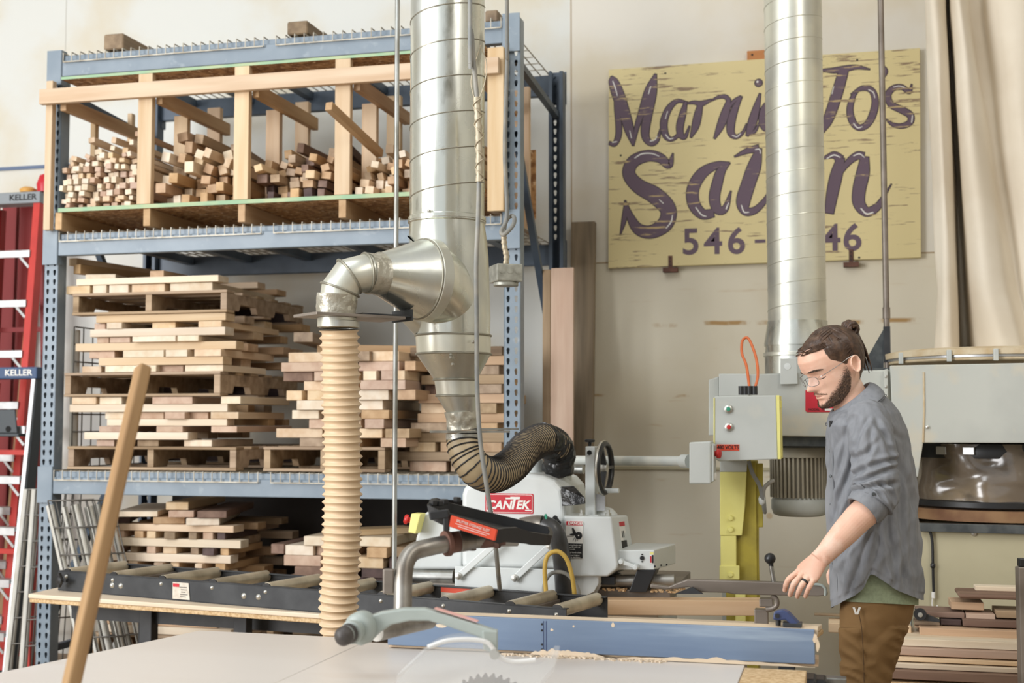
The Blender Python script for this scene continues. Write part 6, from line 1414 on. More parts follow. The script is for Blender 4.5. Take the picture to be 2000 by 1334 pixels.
# hanging filter bag, slack folds
def bag(z0, z1, r0, r1, cx0, cx1, folds, amp, n=160, rows=40, seed=0, cy=DC.y):
    rr = []
    for k in range(rows + 1):
        f = k / rows; z = lerp(z0, z1, f); ring = []
        for i in range(n):
            a_ = 2 * math.pi * i / n; w_ = sum(am * math.sin(fo * a_ + ph + f * tw) for fo, am, ph, tw in folds)
            r = lerp(r0, r1, f ** .8) * (1 + w_ * amp * (.35 + .65 * min(1, f * 2.2))) + .006 * noise.noise(V((math.cos(a_) * 5, math.sin(a_) * 5, f * 6 + seed)))
            ring.append(V((lerp(cx0, cx1, f) + math.cos(a_) * r, cy + math.sin(a_) * r, z)))
        rr.append(ring)
    return MB().rings(rr)
BY = CY + .34
SEC = [(-380, [(1800, .02), (1808, -.09), (1828, -.10), (1842, -.03), (1846, .14), (1850, .12), (1853, -.04), (1868, -.10), (1882, -.04), (1888, .08), (1915, .10), (1930, .04), (1968, -.03), (2010, .02), (2040, .2), (1960, .3), (1850, .28)]),
       (0, [(1808, .02), (1815, -.09), (1832, -.10), (1846, -.03), (1850, .15), (1853, .13), (1857, -.04), (1872, -.11), (1887, -.05), (1892, .08), (1918, .10), (1934, .04), (1975, -.03), (2020, .02), (2050, .2), (1960, .3), (1850, .28)]),
       (330, [(1822, .02), (1830, -.09), (1848, -.11), (1861, -.03), (1866, .17), (1872, .14), (1878, -.05), (1902, -.13), (1932, -.07), (1944, .05), (1958, .07), (1972, .01), (2005, -.05), (2045, .02), (2070, .2), (1970, .3), (1860, .28)]),
       (560, [(1830, .02), (1838, -.09), (1856, -.10), (1868, -.02), (1874, .18), (1886, .16), (1896, -.03), (1922, -.13), (1960, -.10), (1980, -.02), (1992, .01), (2006, -.04), (2030, -.06), (2062, .02), (2080, .2), (1970, .3), (1865, .28)]),
       (676, [(1826, .0), (1838, -.12), (1862, -.13), (1872, -.02), (1880, .17), (1894, .14), (1912, -.06), (1950, -.17), (1990, -.15), (2008, -.07), (2020, -.05), (2034, -.09), (2055, -.09), (2080, .02), (2090, .2), (1975, .3), (1870, .28)])]
rows = []
NR = 46
for k in range(NR + 1):
    y = lerp(-380, 676, k / NR); pts = []
    for i in range(len(SEC[0][1])):
        px = interp([(q[0], q[1][i][0]) for q in SEC], y); o = interp([(q[0], q[1][i][1]) for q in SEC], y)
        p = PY(px, max(y, -200), BY + o); p.z = lerp(6.38, zr1 + .001, 0 if y < -200 else 0) if False else PY(1900, y, BY).z; pts.append(p)
    ring = smooth(pts, 6, closed=True)
    rows.append([p + V((.006 * noise.noise(V((i * .2, k * .16, 1))), .012 * noise.noise(V((i * .16, k * .12, 5))), 0)) for i, p in enumerate(ring)])
zlo = rows[-1][0].z
for r_2 in rows:
    for p in r_2: p.z = max(min(p.z + (zr1 + .002 - zlo), 6.38), zr1 + .002)
MB().rings(rows).build('filter_bag', 'fabric', dcx)
# clear dust bag below
M['clearbag'] = mat('dusty_clear_plastic', (112, 100, 86), .16, c2=(150, 132, 108), scale=3.0, stretch=(1, 1, 1.6), lo=.5, hi=.75, spec=.8, c3=(70, 64, 58), s3=4)
zb1, zb0 = cp_(1900, 868, .1).z, cp_(1900, 992, .1).z
bag(zb0, zb1, 168 * kd, 158 * kd, DC.x, DC.x, ((4, .3, .4, 2.5), (7, .35, 1.2, -3.5), (11, .25, 2, 4)), .07, seed=9).build('dust_bag', 'clearbag', dcx)
MB().lathe([(160 * kd, 0), (162 * kd, .03), (158 * kd, .06)], (DC.x, DC.y, zb1 - .06), n=64).build('bag_strap', 'blackplastic', dcx)
MB().lathe([(166 * kd, 0), (172 * kd, .006), (172 * kd, .028), (166 * kd, .034)], (DC.x, DC.y, zb0 - .006), n=64).build('bag_strap', 'blackplastic', dcx)
for a_ in (-130, -112): d = V((math.cos(R(a_)), math.sin(R(a_)), 0)); MB().box(V((DC.x, DC.y, zb1 - .028)) + d * (163 * kd), (.05, .012, .034), Matrix.Rotation(R(a_ + 90), 3, 'Z')).build('strap_buckle', 'alu', dcx, bevel=.003)
MB().lathe([(150 * kd, 0), (174 * kd, .004), (174 * kd, .05), (150 * kd, .054)], (DC.x, DC.y, zb0 - .062), n=64).build('drum_base', mat('dusty_brown_base', (150, 116, 82), .8, c2=(120, 84, 60), scale=7), dcx)
cplate('base_rail', [(1797, 1022), (2150, 1030), (2150, 1048), (1797, 1038)], .02, .06, 'gusset', bevel=.002)
zt0 = cp_(1900, 1030, .05).z
cab = MB().box((cp_(1800, 1100).x + .62, CY + .48, zt0 / 2 + .001), (1.3, .86, zt0 - .004)).build('base_cabinet', 'beige_m', dcx, bevel=.006)
for x in (1902,): MB().lathe([(.001, .010), (.010, .008), (.012, 0)], PY(x, 1042, CY + .05), (0, -1, 0), n=14).build('cabinet_bolt', 'bolt', cab)
x_ = cp_(1795, 900, .3).x
MB().box((cp_(1770, 900).x - .02, CY + .30, cp_(1770, 860).z / 2), (.08, .08, cp_(1770, 860).z - .004)).build('support_leg', 'collector', dcx)
MB().box((cp_(1420, 860, .2).x, CY + .30, cp_(1420, 852, .2).z / 2), (.07, .07, cp_(1420, 852, .2).z - .03)).build('support_leg', 'grey_m', dcx)
# bungee with a hook on the cabinet
bg2 = thing('bungee_cord', PY(1826, 1190, CY + .03), 'black bungee cord with a white hook hanging on the beige cabinet', 'bungee cord')
def bp_(x, y): return PY(x, y, CY + .035)
MB().tube(smooth([bp_(1812, 1036), bp_(1817, 1040), bp_(1821, 1060), bp_(1822, 1100), bp_(1823, 1140), bp_(1824, 1162)], 8), .0058, 10).build('elastic_cord', 'blackplastic', bg2)
MB().lathe([(.006, 0), (.010, .004), (.010, .018), (.006, .022)], bp_(1822, 1110), n=14).build('cord_knot', 'blackplastic', bg2)
MB().tube(smooth([bp_(1823, 1158), bp_(1821, 1172), bp_(1821, 1183), bp_(1826, 1189), bp_(1830, 1186), bp_(1831, 1182)], 6), .003, 8).build('wire_hook', 'whitelabel', bg2)
MB().cyl(bp_(1823, 1156), bp_(1823, 1168), .008, 12).build('hook_ferrule', 'whitelabel', bg2)
# ================================================================== lumber cart behind the person
LY = 4.86
GL = 'boards on the lumber cart'
cart_z = PY(1850, 1336, LY + .02).z
ct_ = thing('lumber_cart', (.9, LY + .3, 0), 'low steel cart under the board pile behind the person', 'cart')
cx0, cx1 = PY(1668, 1330, LY).x, PY(2120, 1330, LY).x
MB().box(((cx0 + cx1) / 2, LY + .32, cart_z - .022), (cx1 - cx0, .62, .04)).build('deck', 'particle', ct_)
for x in (cx0 + .1, cx1 - .1):
    for y in (LY + .08, LY + .56): MB().box((x, y, (cart_z - .044) / 2 + .05), (.05, .05, cart_z - .146)).build('leg', 'gusset', ct_); MB().cyl((x - .015, y, .05), (x + .015, y, .05), .05, 20).build('caster', 'blackplastic', ct_)
def cb_(px0, px1, yt, yb, y, wd, c, label, tilt=0, dy=0, bevel=.002):
    a, b_ = PY(px0, (yt + yb) / 2, y), PY(px1, (yt + yb) / 2, y); zt = PY((px0 + px1) / 2, yt, y).z; zb = PY((px0 + px1) / 2, yb, y).z
    h = zt - zb - .006; z = (zt + zb) / 2
    plank('lumber_board', (a.x, y + wd / 2, z), (b_.x, y + wd / 2 + dy, z + tilt), wd, h, WCOL[c], label, 'board', GL, bevel=bevel)
cb_(1700, 2095, 1314, 1335, LY + .02, .26, 'w', 'dark walnut board at the bottom of the cart pile')
cb_(1690, 2095, 1300, 1313, LY + .05, .28, 'p', 'thin pale board just above the bottom walnut board on the cart')
cb_(1692, 2090, 1288, 1299, LY + .07, .24, 'n', 'light pine board third up on the lumber cart')
cb_(1700, 2094, 1269, 1287, LY + .09, .26, 'k', 'pinkish tan board fourth up on the lumber cart')
cb_(1664, 2096, 1250, 1268, LY + .12, .30, 'p', 'broad pale board in the middle of the cart pile')
cb_(1797, 2092, 1230, 1248, LY + .22, .18, 't', 'tan board with a knot above the broad pale board')
cb_(1618, 1780, 1218, 1240, LY + .26, .14, 'n', 'pale board poking out in front of the person at thigh height')
cb_(1786, 1872, 1224, 1229, LY + .27, .08, 't', 'thin orange-tan strip edge low in the cart pile')
cb_(1786, 1836, 1214, 1223, LY + .28, .10, 'g', 'short grey board end beside the dark block on the cart')
cb_(1838, 1878, 1209, 1223, LY + .28, .10, 'd', 'short very dark block in the upper cart pile')
cb_(1881, 2093, 1212, 1229, LY + .26, .16, 'w', 'figured walnut board in the upper cart pile')
cb_(1791, 1884, 1194, 1208, LY + .30, .16, 'w', 'walnut board end by the small black caster')
cb_(1887, 1944, 1198, 1211, LY + .29, .15, 'k', 'pinkish walnut block below the light tan block')
cb_(1946, 2093, 1194, 1211, LY + .29, .15, 'o', 'brown board under the live-edge walnut slab')
cb_(1858, 1922, 1175, 1193, LY + .32, .14, 't', 'light tan block carrying the live-edge walnut slab')
cb_(1873, 2095, 1162, 1174, LY + .30, .20, 'w', 'live-edge dark walnut slab near the top of the cart pile', bevel=.006)
cb_(1905, 2090, 1146, 1158, LY + .42, .07, 'p', 'pale strip topmost on the cart pile')
cb_(1590, 1700, 1199, 1206, LY + .36, .03, 'g', 'thin greenish stick end level with the blue clamp')
q = PY(1797, 1200, LY + .24)
wc = thing('loose_caster', q, 'small black caster wheel lying on the cart boards by the trousers', 'caster')
MB().lathe([(.008, -.012), (.022, -.012), (.024, -.006), (.024, .006), (.022, .012), (.008, .012)], q, (0, -1, .1), n=24).build('wheel', 'blackplastic', wc); MB().lathe([(.001, .004), (.009, .003), (.010, -.002)], q + V((0, -.013, 0)), (0, -1, .1), n=16).build('hub', 'bolt', wc)
MB().prism([q + V((-.02, .0, .02)), q + V((.07, 0, -.018)), q + V((.07, 0, -.026)), q + V((-.0, 0, -.022))], (0, .02, 0)).build('fork', 'black', wc)
pq = PD(1996, 1106, 4.1)
ps = thing('post_stand', (pq.x, pq.y, 0), 'worn grey steel post with a black cap at the picture edge', 'post')
MB().box((pq.x, pq.y, pq.z / 2), (.034, .034, pq.z - .002), Matrix.Rotation(YAW, 3, 'Z')).build('tube', 'fencegrey', ps, bevel=.003)
MB().box((pq.x, pq.y, pq.z + .013), (.024, .024, .026), Matrix.Rotation(YAW, 3, 'Z')).build('end_cap', 'blackplastic', ps, bevel=.003)
MB().box((pq.x, pq.y, .006), (.2, .2, .012)).build('foot_plate', 'fencegrey', ps)
# ================================================================== the person
DM = 4.2; S_ = DM / F_PX
def mp(px, py, o=0.0): return PD(px, py, DM - o)
Tc = V((-_fw.x, -_fw.y, 0)).normalized()           # towards the viewer
Z_ = V((0, 0, 1)); F0 = -_rt
foot = mp(1690, 1300); man = thing('person', (foot.x, foot.y, 0), 'person in a grey shirt and brown trousers, hair in a bun, reaching down', 'person')
def skinmat():
    m = mat('skin', (232, 190, 166), .5, c2=(220, 170, 146), scale=9, c3=(238, 202, 182), s3=14, spec=.35, bump=.05, bscale=160)
    b = m.node_tree.nodes['Principled BSDF']; b.inputs['Subsurface Weight'].default_value = .12; b.inputs['Subsurface Radius'].default_value = (.012, .004, .002); b.inputs['Subsurface Scale'].default_value = .6
    return m
M['skin'] = skinmat()
M['hair'] = mat('brown_hair', (66, 48, 37), .42, c2=(96, 72, 55), scale=60, lo=.45, hi=.7, bump=.15, bscale=240)
M['beard'] = mat('dark_beard', (104, 80, 62), .7, c2=(52, 38, 30), scale=160, lo=.4, hi=.6, bump=1.0, bscale=420)
def fade_hair(name, c, c2):
    m = mat(name, c, .65, c2=c2, scale=120, lo=.4, hi=.62, bump=.8, bscale=420); nt = m.node_tree; N, L = nt.nodes, nt.links; b = N['Principled BSDF']
    at = N.new('ShaderNodeAttribute'); at.attribute_name = 'cover'; tc = N.new('ShaderNodeTexCoord'); n = N.new('ShaderNodeTexNoise'); n.inputs['Scale'].default_value = 520; n.inputs['Detail'].default_value = 2
    L.new(tc.outputs['Object'], n.inputs[0]); r = N.new('ShaderNodeMapRange'); r.inputs[1].default_value = .3; r.inputs[2].default_value = .7; L.new(n.outputs[0], r.inputs[0])
    su = N.new('ShaderNodeMath'); su.operation = 'SUBTRACT'; L.new(at.outputs['Fac'], su.inputs[0]); L.new(r.outputs[0], su.inputs[1])
    m2 = N.new('ShaderNodeMapRange'); m2.inputs[1].default_value = -.12; m2.inputs[2].default_value = .12; L.new(su.outputs[0], m2.inputs[0]); L.new(m2.outputs[0], b.inputs['Alpha'])
    M[name] = m
fade_hair('beard_fade', (112, 86, 66), (78, 58, 46))
M['shirt'] = mat('grey_shirt_cloth', (136, 138, 142), .85, c2=(126, 128, 132), scale=60, stretch=(1, 1, .4), spec=.15, c3=(144, 145, 148), s3=5, bump=.04, bscale=420)
M['tee'] = mat('sage_green_tee', (150, 160, 132), .9, c2=(138, 148, 122), scale=90, spec=.1)
M['trouser'] = mat('brown_trouser_cloth', (136, 106, 70), .8, c2=(124, 96, 62), scale=3, spec=.15, bump=.05, bscale=300)
M['lens'] = mat('lens', (240, 244, 246), .05, alpha=.14)
M['frame_w'] = mat('thin_metal_frame', (150, 150, 148), .3, .8)
M['shoe'] = mat('brown_leather', (84, 62, 46), .5)

# ---- head
PSI, PIT = R(15), R(25)
F1 = F0 * math.cos(PSI) + Tc * math.sin(PSI); L1 = Tc * math.cos(PSI) - F0 * math.sin(PSI)
hf = F1 * math.cos(PIT) - Z_ * math.sin(PIT); hu = Z_ * math.cos(PIT) + F1 * math.sin(PIT); hl = L1
HC = mp(1641, 712, 0.0) 
def H(f, u, l): return HC + (hf * f + hu * u + hl * l) * S_
FRONT = [(-66, 46), (-64, 60), (-60, 69), (-56, 72.5), (-48, 70), (-42, 70.5), (-36, 71), (-30, 71), (-24, 70), (-12, 69), (0, 69), (8, 72), (16, 76), (24, 78), (36, 78), (48, 73), (58, 63), (66, 50), (72, 34), (76, 14), (78, 2)]
BACK = [(-66, 24), (-64, 12), (-60, 2), (-54, -6), (-46, -14), (-36, -22), (-26, -31), (-14, -39), (0, -44), (16, -47), (34, -47), (48, -42), (58, -35), (66, -26), (72, -17), (76, -6), (78, 0)]
HALF = [(-66, 9), (-64, 17), (-60, 24), (-54, 30), (-46, 35), (-36, 39), (-26, 41), (-14, 43), (0, 44.5), (16, 46), (34, 46), (48, 42), (58, 35), (66, 26), (72, 17), (76, 7), (78, 1)]
NOSE = [(-30, 0), (-27, 1.5), (-25, 6), (-22, 14), (-18, 19), (-14, 18), (-8, 12.5), (-2, 8), (4, 4), (10, 1.0), (14, 0)]
def g(x, s): return math.exp(-(x / s) ** 2)
def head_pt(th, u):
    f0, b0, w0 = interp(FRONT, u), interp(BACK, u), interp(HALF, u)
    fc = b0 + (f0 - b0) * .42; c, s = math.cos(th), math.sin(th)
    ax_ = f0 - fc if c > 0 else fc - b0; p = 2.25
    r = 1 / ((abs(c) / max(ax_, .01)) ** p + (abs(s) / max(w0, .01)) ** p) ** (1 / p)
    f, l = fc + r * c, r * s
    if c > 0:
        nw = 5.5 if u > -4 else lerp(5.5, 10.5, min(1, (-4 - u) / 14))
        f += interp(NOSE, u) * g(l, nw)
        al = abs(l)
        f -= 6.5 * g(al - 17, 9) * g(u - 2, 7)            # eye sockets
        f += 4.2 * g(al - 18, 7) * g(u - 1, 5)            # lids over the eyeballs
        f += 2.0 * g(al - 16, 12) * g(u - 15, 5)          # brows
        f += 2.2 * g(al - 30, 10) * g(u + 12, 9)          # cheekbones
        f -= 2.5 * g(al - 30, 10) * g(u + 36, 11)         # hollow of the cheek
        f += 3.0 * g(l, 14) * g(u + 32.5, 2.8) + 3.4 * g(l, 12) * g(u + 40, 3.0) - 2.6 * g(l, 16) * g(u + 36.2, 1.6) - 2.0 * g(l, 16) * g(u + 46, 3.0)
        f += 2.0 * g(l, 13) * g(u + 56, 6)
        f -= 1.6 * g(l, 3) * g(u + 28, 3)
    return f, l
body = MB(); NT = 120
us = [-66 + 144 * k / 110 for k in range(111)]
body.rings([[H(*(lambda q: (q[0], u, q[1]))(head_pt(2 * math.pi * i / NT, u))) for i in range(NT)] for u in us])
# ears
for sgn in (1, -1):
    def E(a, r, d): return H(-4 + 10.5 * r * math.cos(a) * (1 if math.sin(a) > -.2 else .8) - 3.5 * math.sin(a) * r * .6, -2 + 17 * r * math.sin(a), sgn * (43.5 + d + (4.0 * r if math.cos(a) < .4 else 1.5 * r)))
    n = 28
    prof = [(0.0, 2.5), (.35, 2.0), (.60, 3.0), (.78, 7.0), (.92, 8.5), (1.0, 7.0), (.98, 4.0), (.80, 1.0), (.5, -4)]
    body.rings([[E(2 * math.pi * i / n, max(r, .02), d) for i in range(n)] for r, d in prof])
# neck
def ell(c, ax, u, ru, rv, n=36):
    ax = V(ax).normalized(); u = (V(u) - ax * V(u).dot(ax)).normalized(); v = ax.cross(u)
    return [c + u * math.cos(2 * math.pi * i / n) * ru + v * math.sin(2 * math.pi * i / n) * rv for i in range(n)]
nk = [(1640, 722, 30, 32), (1647, 745, 32, 32), (1656, 768, 34, 33), (1664, 790, 36, 36), (1672, 812, 42, 48), (1684, 840, 60, 80)]
body.rings([ell(mp(x, y), V((0, 0, 1)) - _rt * .35, _rt, a * S_, b * S_) for x, y, a, b in nk])
# trunk and legs under the clothes
TR = [(812, 1644, 1738, .11), (850, 1638, 1750, .135), (900, 1638, 1758, .14), (960, 1640, 1764, .14), (1040, 1644, 1768, .14), (1120, 1646, 1770, .14), (1190, 1654, 1768, .13), (1240, 1658, 1752, .12), (1262, 1664, 1740, .10)]
body.rings([ell((mp(a, y) + mp(b, y)) / 2, Z_, _rt, (b - a) / 2 * S_, h) for y, a, b, h in TR])
LEG = [(1225, 1672, 1738), (1262, 1664, 1738), (1334, 1658, 1724), (1430, 1660, 1722), (1480, 1662, 1716), (1560, 1668, 1724), (1640, 1676, 1712), (1690, 1680, 1708)]
for o in (.088, -.088): body.rings([ell((mp(a, y, o) + mp(b, y, o)) / 2, Z_, _rt, (b - a) / 2 * S_, (b - a) / 2 * S_ * (.72 if y < 1300 else .88)) for y, a, b in LEG])
# left arm (towards the viewer)
def limb(pts):   # (px, py, o, ru, rv) -> tapering tube
    P_ = [mp(p[0], p[1], p[2]) for p in pts]; rs_ = []
    for k, p in enumerate(pts):
        t = (P_[min(k + 1, len(P_) - 1)] - P_[max(k - 1, 0)]); rs_.append(ell(P_[k], t, Tc, p[4], p[3], 28))
    body.rings(rs_)
limb([(1700, 822, .15, .055, .055), (1704, 860, .185, .056, .056), (1710, 930, .215, .050, .050), (1712, 975, .235, .046, .047), (1698, 993, .245, .047, .047), (1676, 1012, .255, .045, .044), (1650, 1040, .265, .041, .039), (1626, 1066, .275, .035, .032), (1608, 1086, .283, .030, .026), (1597, 1096, .288, .030, .024)])
# palm: wrist -> knuckles, back of the hand up and towards the viewer
KN = [(1553, 1117, .268), (1565, 1120, .288), (1577, 1126, .304), (1590, 1133, .316)]       # index .. little finger knuckles
kn = [mp(*k) for k in KN]; wr = mp(1600, 1093, .286)
kc = (kn[0] + kn[3]) / 2; ax = (kc - wr).normalized(); lat = (kn[3] - kn[0]).normalized()
nrm = ax.cross(lat).normalized(); nrm = nrm if nrm.dot(Tc + Z_) > 0 else -nrm
def palm(f, half, th, drop=0): c = wr.lerp(kc, f) - nrm * drop; return ell(c, ax, lat, half, th, 28)
body.rings([palm(-.25, .030, .024), palm(0, .031, .021), palm(.3, .036, .019, .001), (palm(.6, .041, .018, .002)), palm(.82, .0425, .0165, .003), palm(.97, .040, .012, .004)])
def finger(p, r): body.tube(smooth(p, 4), [lerp(r[0], r[-1], k / (4 * (len(p) - 1))) * (1 + .06 * math.cos(k * 1.57)) for k in range(4 * (len(p) - 1) + 1)], 14); e = p[-1]; d = (V(p[-1]) - V(p[-2])).normalized(); body.lathe([(r[-1], 0), (r[-1] * .86, r[-1] * .5), (r[-1] * .5, r[-1] * .87), (.0005, r[-1])], e, d, n=14)
FG = [[(1553, 1117, .268), (1541, 1131, .278), (1535, 1143, .272), (1533, 1153, .258)],
      [(1565, 1120, .288), (1552, 1138, .298), (1546, 1152, .292), (1543, 1162, .278)],
      [(1577, 1126, .304), (1566, 1143, .313), (1560, 1156, .306), (1557, 1165, .292)],
      [(1590, 1133, .316), (1581, 1146, .324), (1576, 1157, .318), (1573, 1165, .306)]]
for k, f in enumerate(FG):
    P_ = [mp(*q) for q in f]; P_[0] = P_[0] - nrm * .004 + (wr - P_[0]) * .18; rr_ = (.0098, .0092, .0082, .0074) if k < 3 else (.0086, .0080, .0072, .0066); finger(P_, rr_)
for k, q in enumerate(kn): body.lathe([(.001, .0075), (.006, .006), (.009, .0), (.007, -.008), (.001, -.010)], q - nrm * .006 + (wr - q) * .05, nrm, n=12)
finger([mp(1590, 1098, .262), mp(1574, 1108, .240), mp(1562, 1120, .228), mp(1554, 1133, .224)], (.0125, .0112, .0098, .0086))
# right arm on the far side, its hand just showing past the shirt front
limb([(1696, 830, -.16, .055, .055), (1700, 900, -.20, .052, .052), (1700, 960, -.22, .046, .046), (1684, 1010, -.22, .043, .042), (1668, 1044, -.215, .037, .035), (1652, 1072, -.21, .030, .027)])
wr2 = mp(1650, 1075, -.21); a2 = (mp(1634, 1098, -.20) - wr2); l2_ = (_rt * .55 + Z_ * .35 - Tc * .7).normalized()
body.rings([ell(wr2 + a2 * f, a2, l2_, h, t, 24) for f, h, t in ((-.3, .029, .023), (0, .030, .021), (.5, .038, .019), (1.0, .041, .017), (1.2, .038, .011))])
for k in range(4):
    b_ = wr2 + a2 * 1.05 + l2_ * (.028 - .0187 * k); d = a2.normalized(); e = d * .026 - Z_ * .008
    finger([b_, b_ + e, b_ + e * 1.5 - Z_ * .014 + _rt * .012, b_ + e * 1.4 - Z_ * .026 + _rt * .030], (.0092, .0088, .008, .0072))
finger([wr2 + l2_ * .028, wr2 + l2_ * .05 + a2 * .35, wr2 + l2_ * .052 + a2 * .8, wr2 + l2_ * .046 + a2 * 1.15], (.012, .0108, .0096, .0084))
bo = body.build('body', 'skin', man)
rm = bo.modifiers.new('skin_union', 'REMESH'); rm.mode = 'VOXEL'; rm.voxel_size = .0021; rm.use_smooth_shade = True
sm_ = bo.modifiers.new('relax', 'SMOOTH'); sm_.factor = .5; sm_.iterations = 2

# ---- hair: a slicked-back cap that follows the skull, swept to the bun
def hair_edge(th):     # lowest u covered at each angle round the head (0 = face, pi = nape)
    a = abs((th + math.pi) % (2 * math.pi) - math.pi)
    return interp([(0, 56), (.45, 58), (.76, 56), (.84, 48), (.87, 33), (.93, 25), (1.05, 20), (1.22, 13), (1.36, 5), (1.44, 3), (1.6, 14), (1.72, 15), (1.85, 6), (2.0, -18), (2.3, -36), (2.7, -46), (3.15, -50)], a)
BUN = H(-42, 50, 0)
hm = MB(); NTH, NUH = 160, 44; rs_ = []
for j in range(NUH + 1):
    ring = []
    for i in range(NTH):
        th = 2 * math.pi * i / NTH; e = hair_edge(th) + 1.6 * noise.noise(V((th * 9, 0, 3)))
        v = j / NUH; u = lerp(e, 77.5, v ** .9)
        f, l = head_pt(th, u)
        cen = V((interp(BACK, u) * .58 + interp(FRONT, u) * .42, 0)); d = V((f - cen.x, l)); dl = max(d.length, .1)
        a = abs((th + math.pi) % (2 * math.pi) - math.pi)
        thick = min(1, v * 2.4) * lerp(3.2, 5.0, min(1, v * 1.5)) + .25
        if a < 1.0: thick *= lerp(.12, 1, min(1, v * 1.5))
        if a > 1.9: thick += 1.5 * min(1, v * 3)
        # strand grooves that run towards the bun
        gr = noise.noise(V((th * 16 + v * 2.0, v * 1.6, 1.3))) * 1.1 + noise.noise(V((th * 40, v * 2.5, 5.1))) * .55
        off = thick + gr * min(1, v * 5)
        ring.append(H(f + d.x / dl * off, u + off * .55 * max(0, v - .35), l + d.y / dl * off))
    rs_.append(ring)
inner = [[p + (HC - p) * .05 for p in rs_[0]]]
hm.rings(inner + rs_)
rh = random.Random(11)
def on_skull(p, off):      # push a point out to the hair surface
    d = (p - HC) / S_; f, u, l = d.dot(hf), d.dot(hu), d.dot(hl); u = max(-52, min(76.5, u)); fc = interp(BACK, u) * .58 + interp(FRONT, u) * .42
    th = math.atan2(l, f - fc); f2, l2 = head_pt(th, u); e = V((f2 - fc, l2)); n_ = max(e.length, .1)
    return H(f2 + e.x / n_ * off, u + off * .4, l2 + e.y / n_ * off)
for k in range(420):
    th = rh.uniform(-math.pi, math.pi); f0, l0 = head_pt(th, hair_edge(th) + 1); p0 = H(f0, hair_edge(th) + rh.uniform(-1, 5), l0); tgt = BUN + (hl * rh.uniform(-9, 9) + hu * rh.uniform(-8, 6)) * S_
    s0 = rh.uniform(0 if abs(th) > .9 else .12, .5); pts = [on_skull(p0.lerp(tgt, lerp(s0, 1, q / 9)), lerp(-.4, 4.4, min(1, (s0 * .6 + q / 9) * 1.5)) + rh.uniform(0, .6)) for q in range(10)]
    r0 = rh.uniform(.7, 1.5) * S_; hm.tube(smooth(pts, 2), [r0 * (.25 + .75 * math.sin(math.pi * min(.97, .06 + q / 18))) for q in range(19)], 5)
ho = hm.build('hair', 'hair', man)
# bun: a coil of twisted locks with a loose loop
bm2 = MB(); rb = random.Random(6)
def coil(c, R1, r, turns, axis, seed, sq=1.0, ph=0):
    ax, u, v = frame(axis); pts = []
    for k in range(int(turns * 26) + 1):
        a_ = ph + 2 * math.pi * k / 26; f = k / (turns * 26)
        pts.append(c + (u * math.cos(a_) + v * math.sin(a_) * sq) * R1 * (1 - .35 * f) + ax * (f - .5) * r * 1.6 + V((noise.noise(V((k * .2, seed, 0))), noise.noise(V((k * .2, seed, 4))), noise.noise(V((k * .2, seed, 8))))) * .0025)
    bm2.tube(pts, [r * (1 + .25 * math.sin(k * .9 + seed)) * (.6 + .4 * math.sin(math.pi * min(1, .15 + k / len(pts)))) for k in range(len(pts))], 10)
BC = H(-47, 53, 4)
for k in range(9): coil(BC + (hl * (k - 4) * 2.6 + hf * rb.uniform(-2, 2) + hu * rb.uniform(-2, 2)) * S_, rb.uniform(13.5, 17.5) * S_, rb.uniform(3.4, 5.2) * S_, 1.35, hl + hf * rb.uniform(-.3, .3) + hu * rb.uniform(-.3, .3), k, .85, rb.uniform(0, 6))
coil(BC + hl * 12 * S_, 10 * S_, 4.5 * S_, 1.6, hl, 20, .9, 1)
for k in range(14):    # locks dropping from the bun down the back of the head
    l0 = (k - 6.5) * 3.2; pts = smooth([BC + (hf * -8 + hu * -6 + hl * l0 * .4) * S_, H(-48 - rb.uniform(0, 5), 34, l0 * .8), H(-51 - rb.uniform(0, 4), 12, l0 * .9), H(-49 - rb.uniform(0, 3), -8 + rb.uniform(-6, 6), l0), H(-44 - rb.uniform(0, 6), -30 + rb.uniform(-9, 9), l0)], 5)
    bm2.tube(pts, [lerp(3.4, .7, i / len(pts)) * S_ for i in range(len(pts))], 7)
for k in range(12):    # swept locks over the crown into the bun
    l0 = (k - 5.5) * 6.0; pts = smooth([H(interp(FRONT, 60) - 20, 65 - abs(l0) * .25, l0 * .95), H(20, 78.5 - (l0 / 34) ** 2 * 12, l0 * .95), H(-14, 76 - (l0 / 34) ** 2 * 10, l0 * .7), BC + (hl * l0 * .2) * S_], 5)
    bm2.tube(pts, [2.4 * S_ * math.sin(math.pi * (.12 + .8 * i / len(pts))) for i in range(len(pts))], 7)
bm2.build('hair_bun', 'hair', ho)

# ---- beard and moustache
bd_ = MB(); NA, NB = 90, 34; grid = []
def beard_top(a):
    return interp([(0, -50), (.22, -48.5), (.34, -46), (.5, -39), (.7, -30), (.9, -21), (1.05, -11), (1.18, 0), (1.32, 8), (1.42, 6), (1.5, -8), (1.62, -22)], a)
for i in range(NA + 1):
    th = lerp(-1.62, 1.62, i / NA); a = abs(th); row = []
    top_u = beard_top(a) + 2.4 * noise.noise(V((th * 13, 2, 0))); bot_u = interp([(0, -65.5), (1.0, -65), (1.3, -60), (1.62, -46)], a)
    for j in range(NB + 1):
        v = j / NB; u = lerp(top_u, bot_u, v); f, l = head_pt(th, u); fc = interp(BACK, u) * .58 + interp(FRONT, u) * .42
        d = V((f - fc, l)); dl = max(d.length, .1); edge = min(1, v * 6) * min(1, (1 - v) * 5 + .3) * min(1, (1.62 - a) * 7)
        off = .35 + edge * (1.9 + 1.6 * noise.noise(V((th * 24, u * .4, 7))) + 1.2 * noise.noise(V((th * 60, u * 1.0, 3))))
        row.append(H(f + d.x / dl * off, u - (1.5 * edge if v > .7 else 0), l + d.y / dl * off))
    grid.append(row)
vs = [p for r in grid for p in r]; W_ = NB + 1
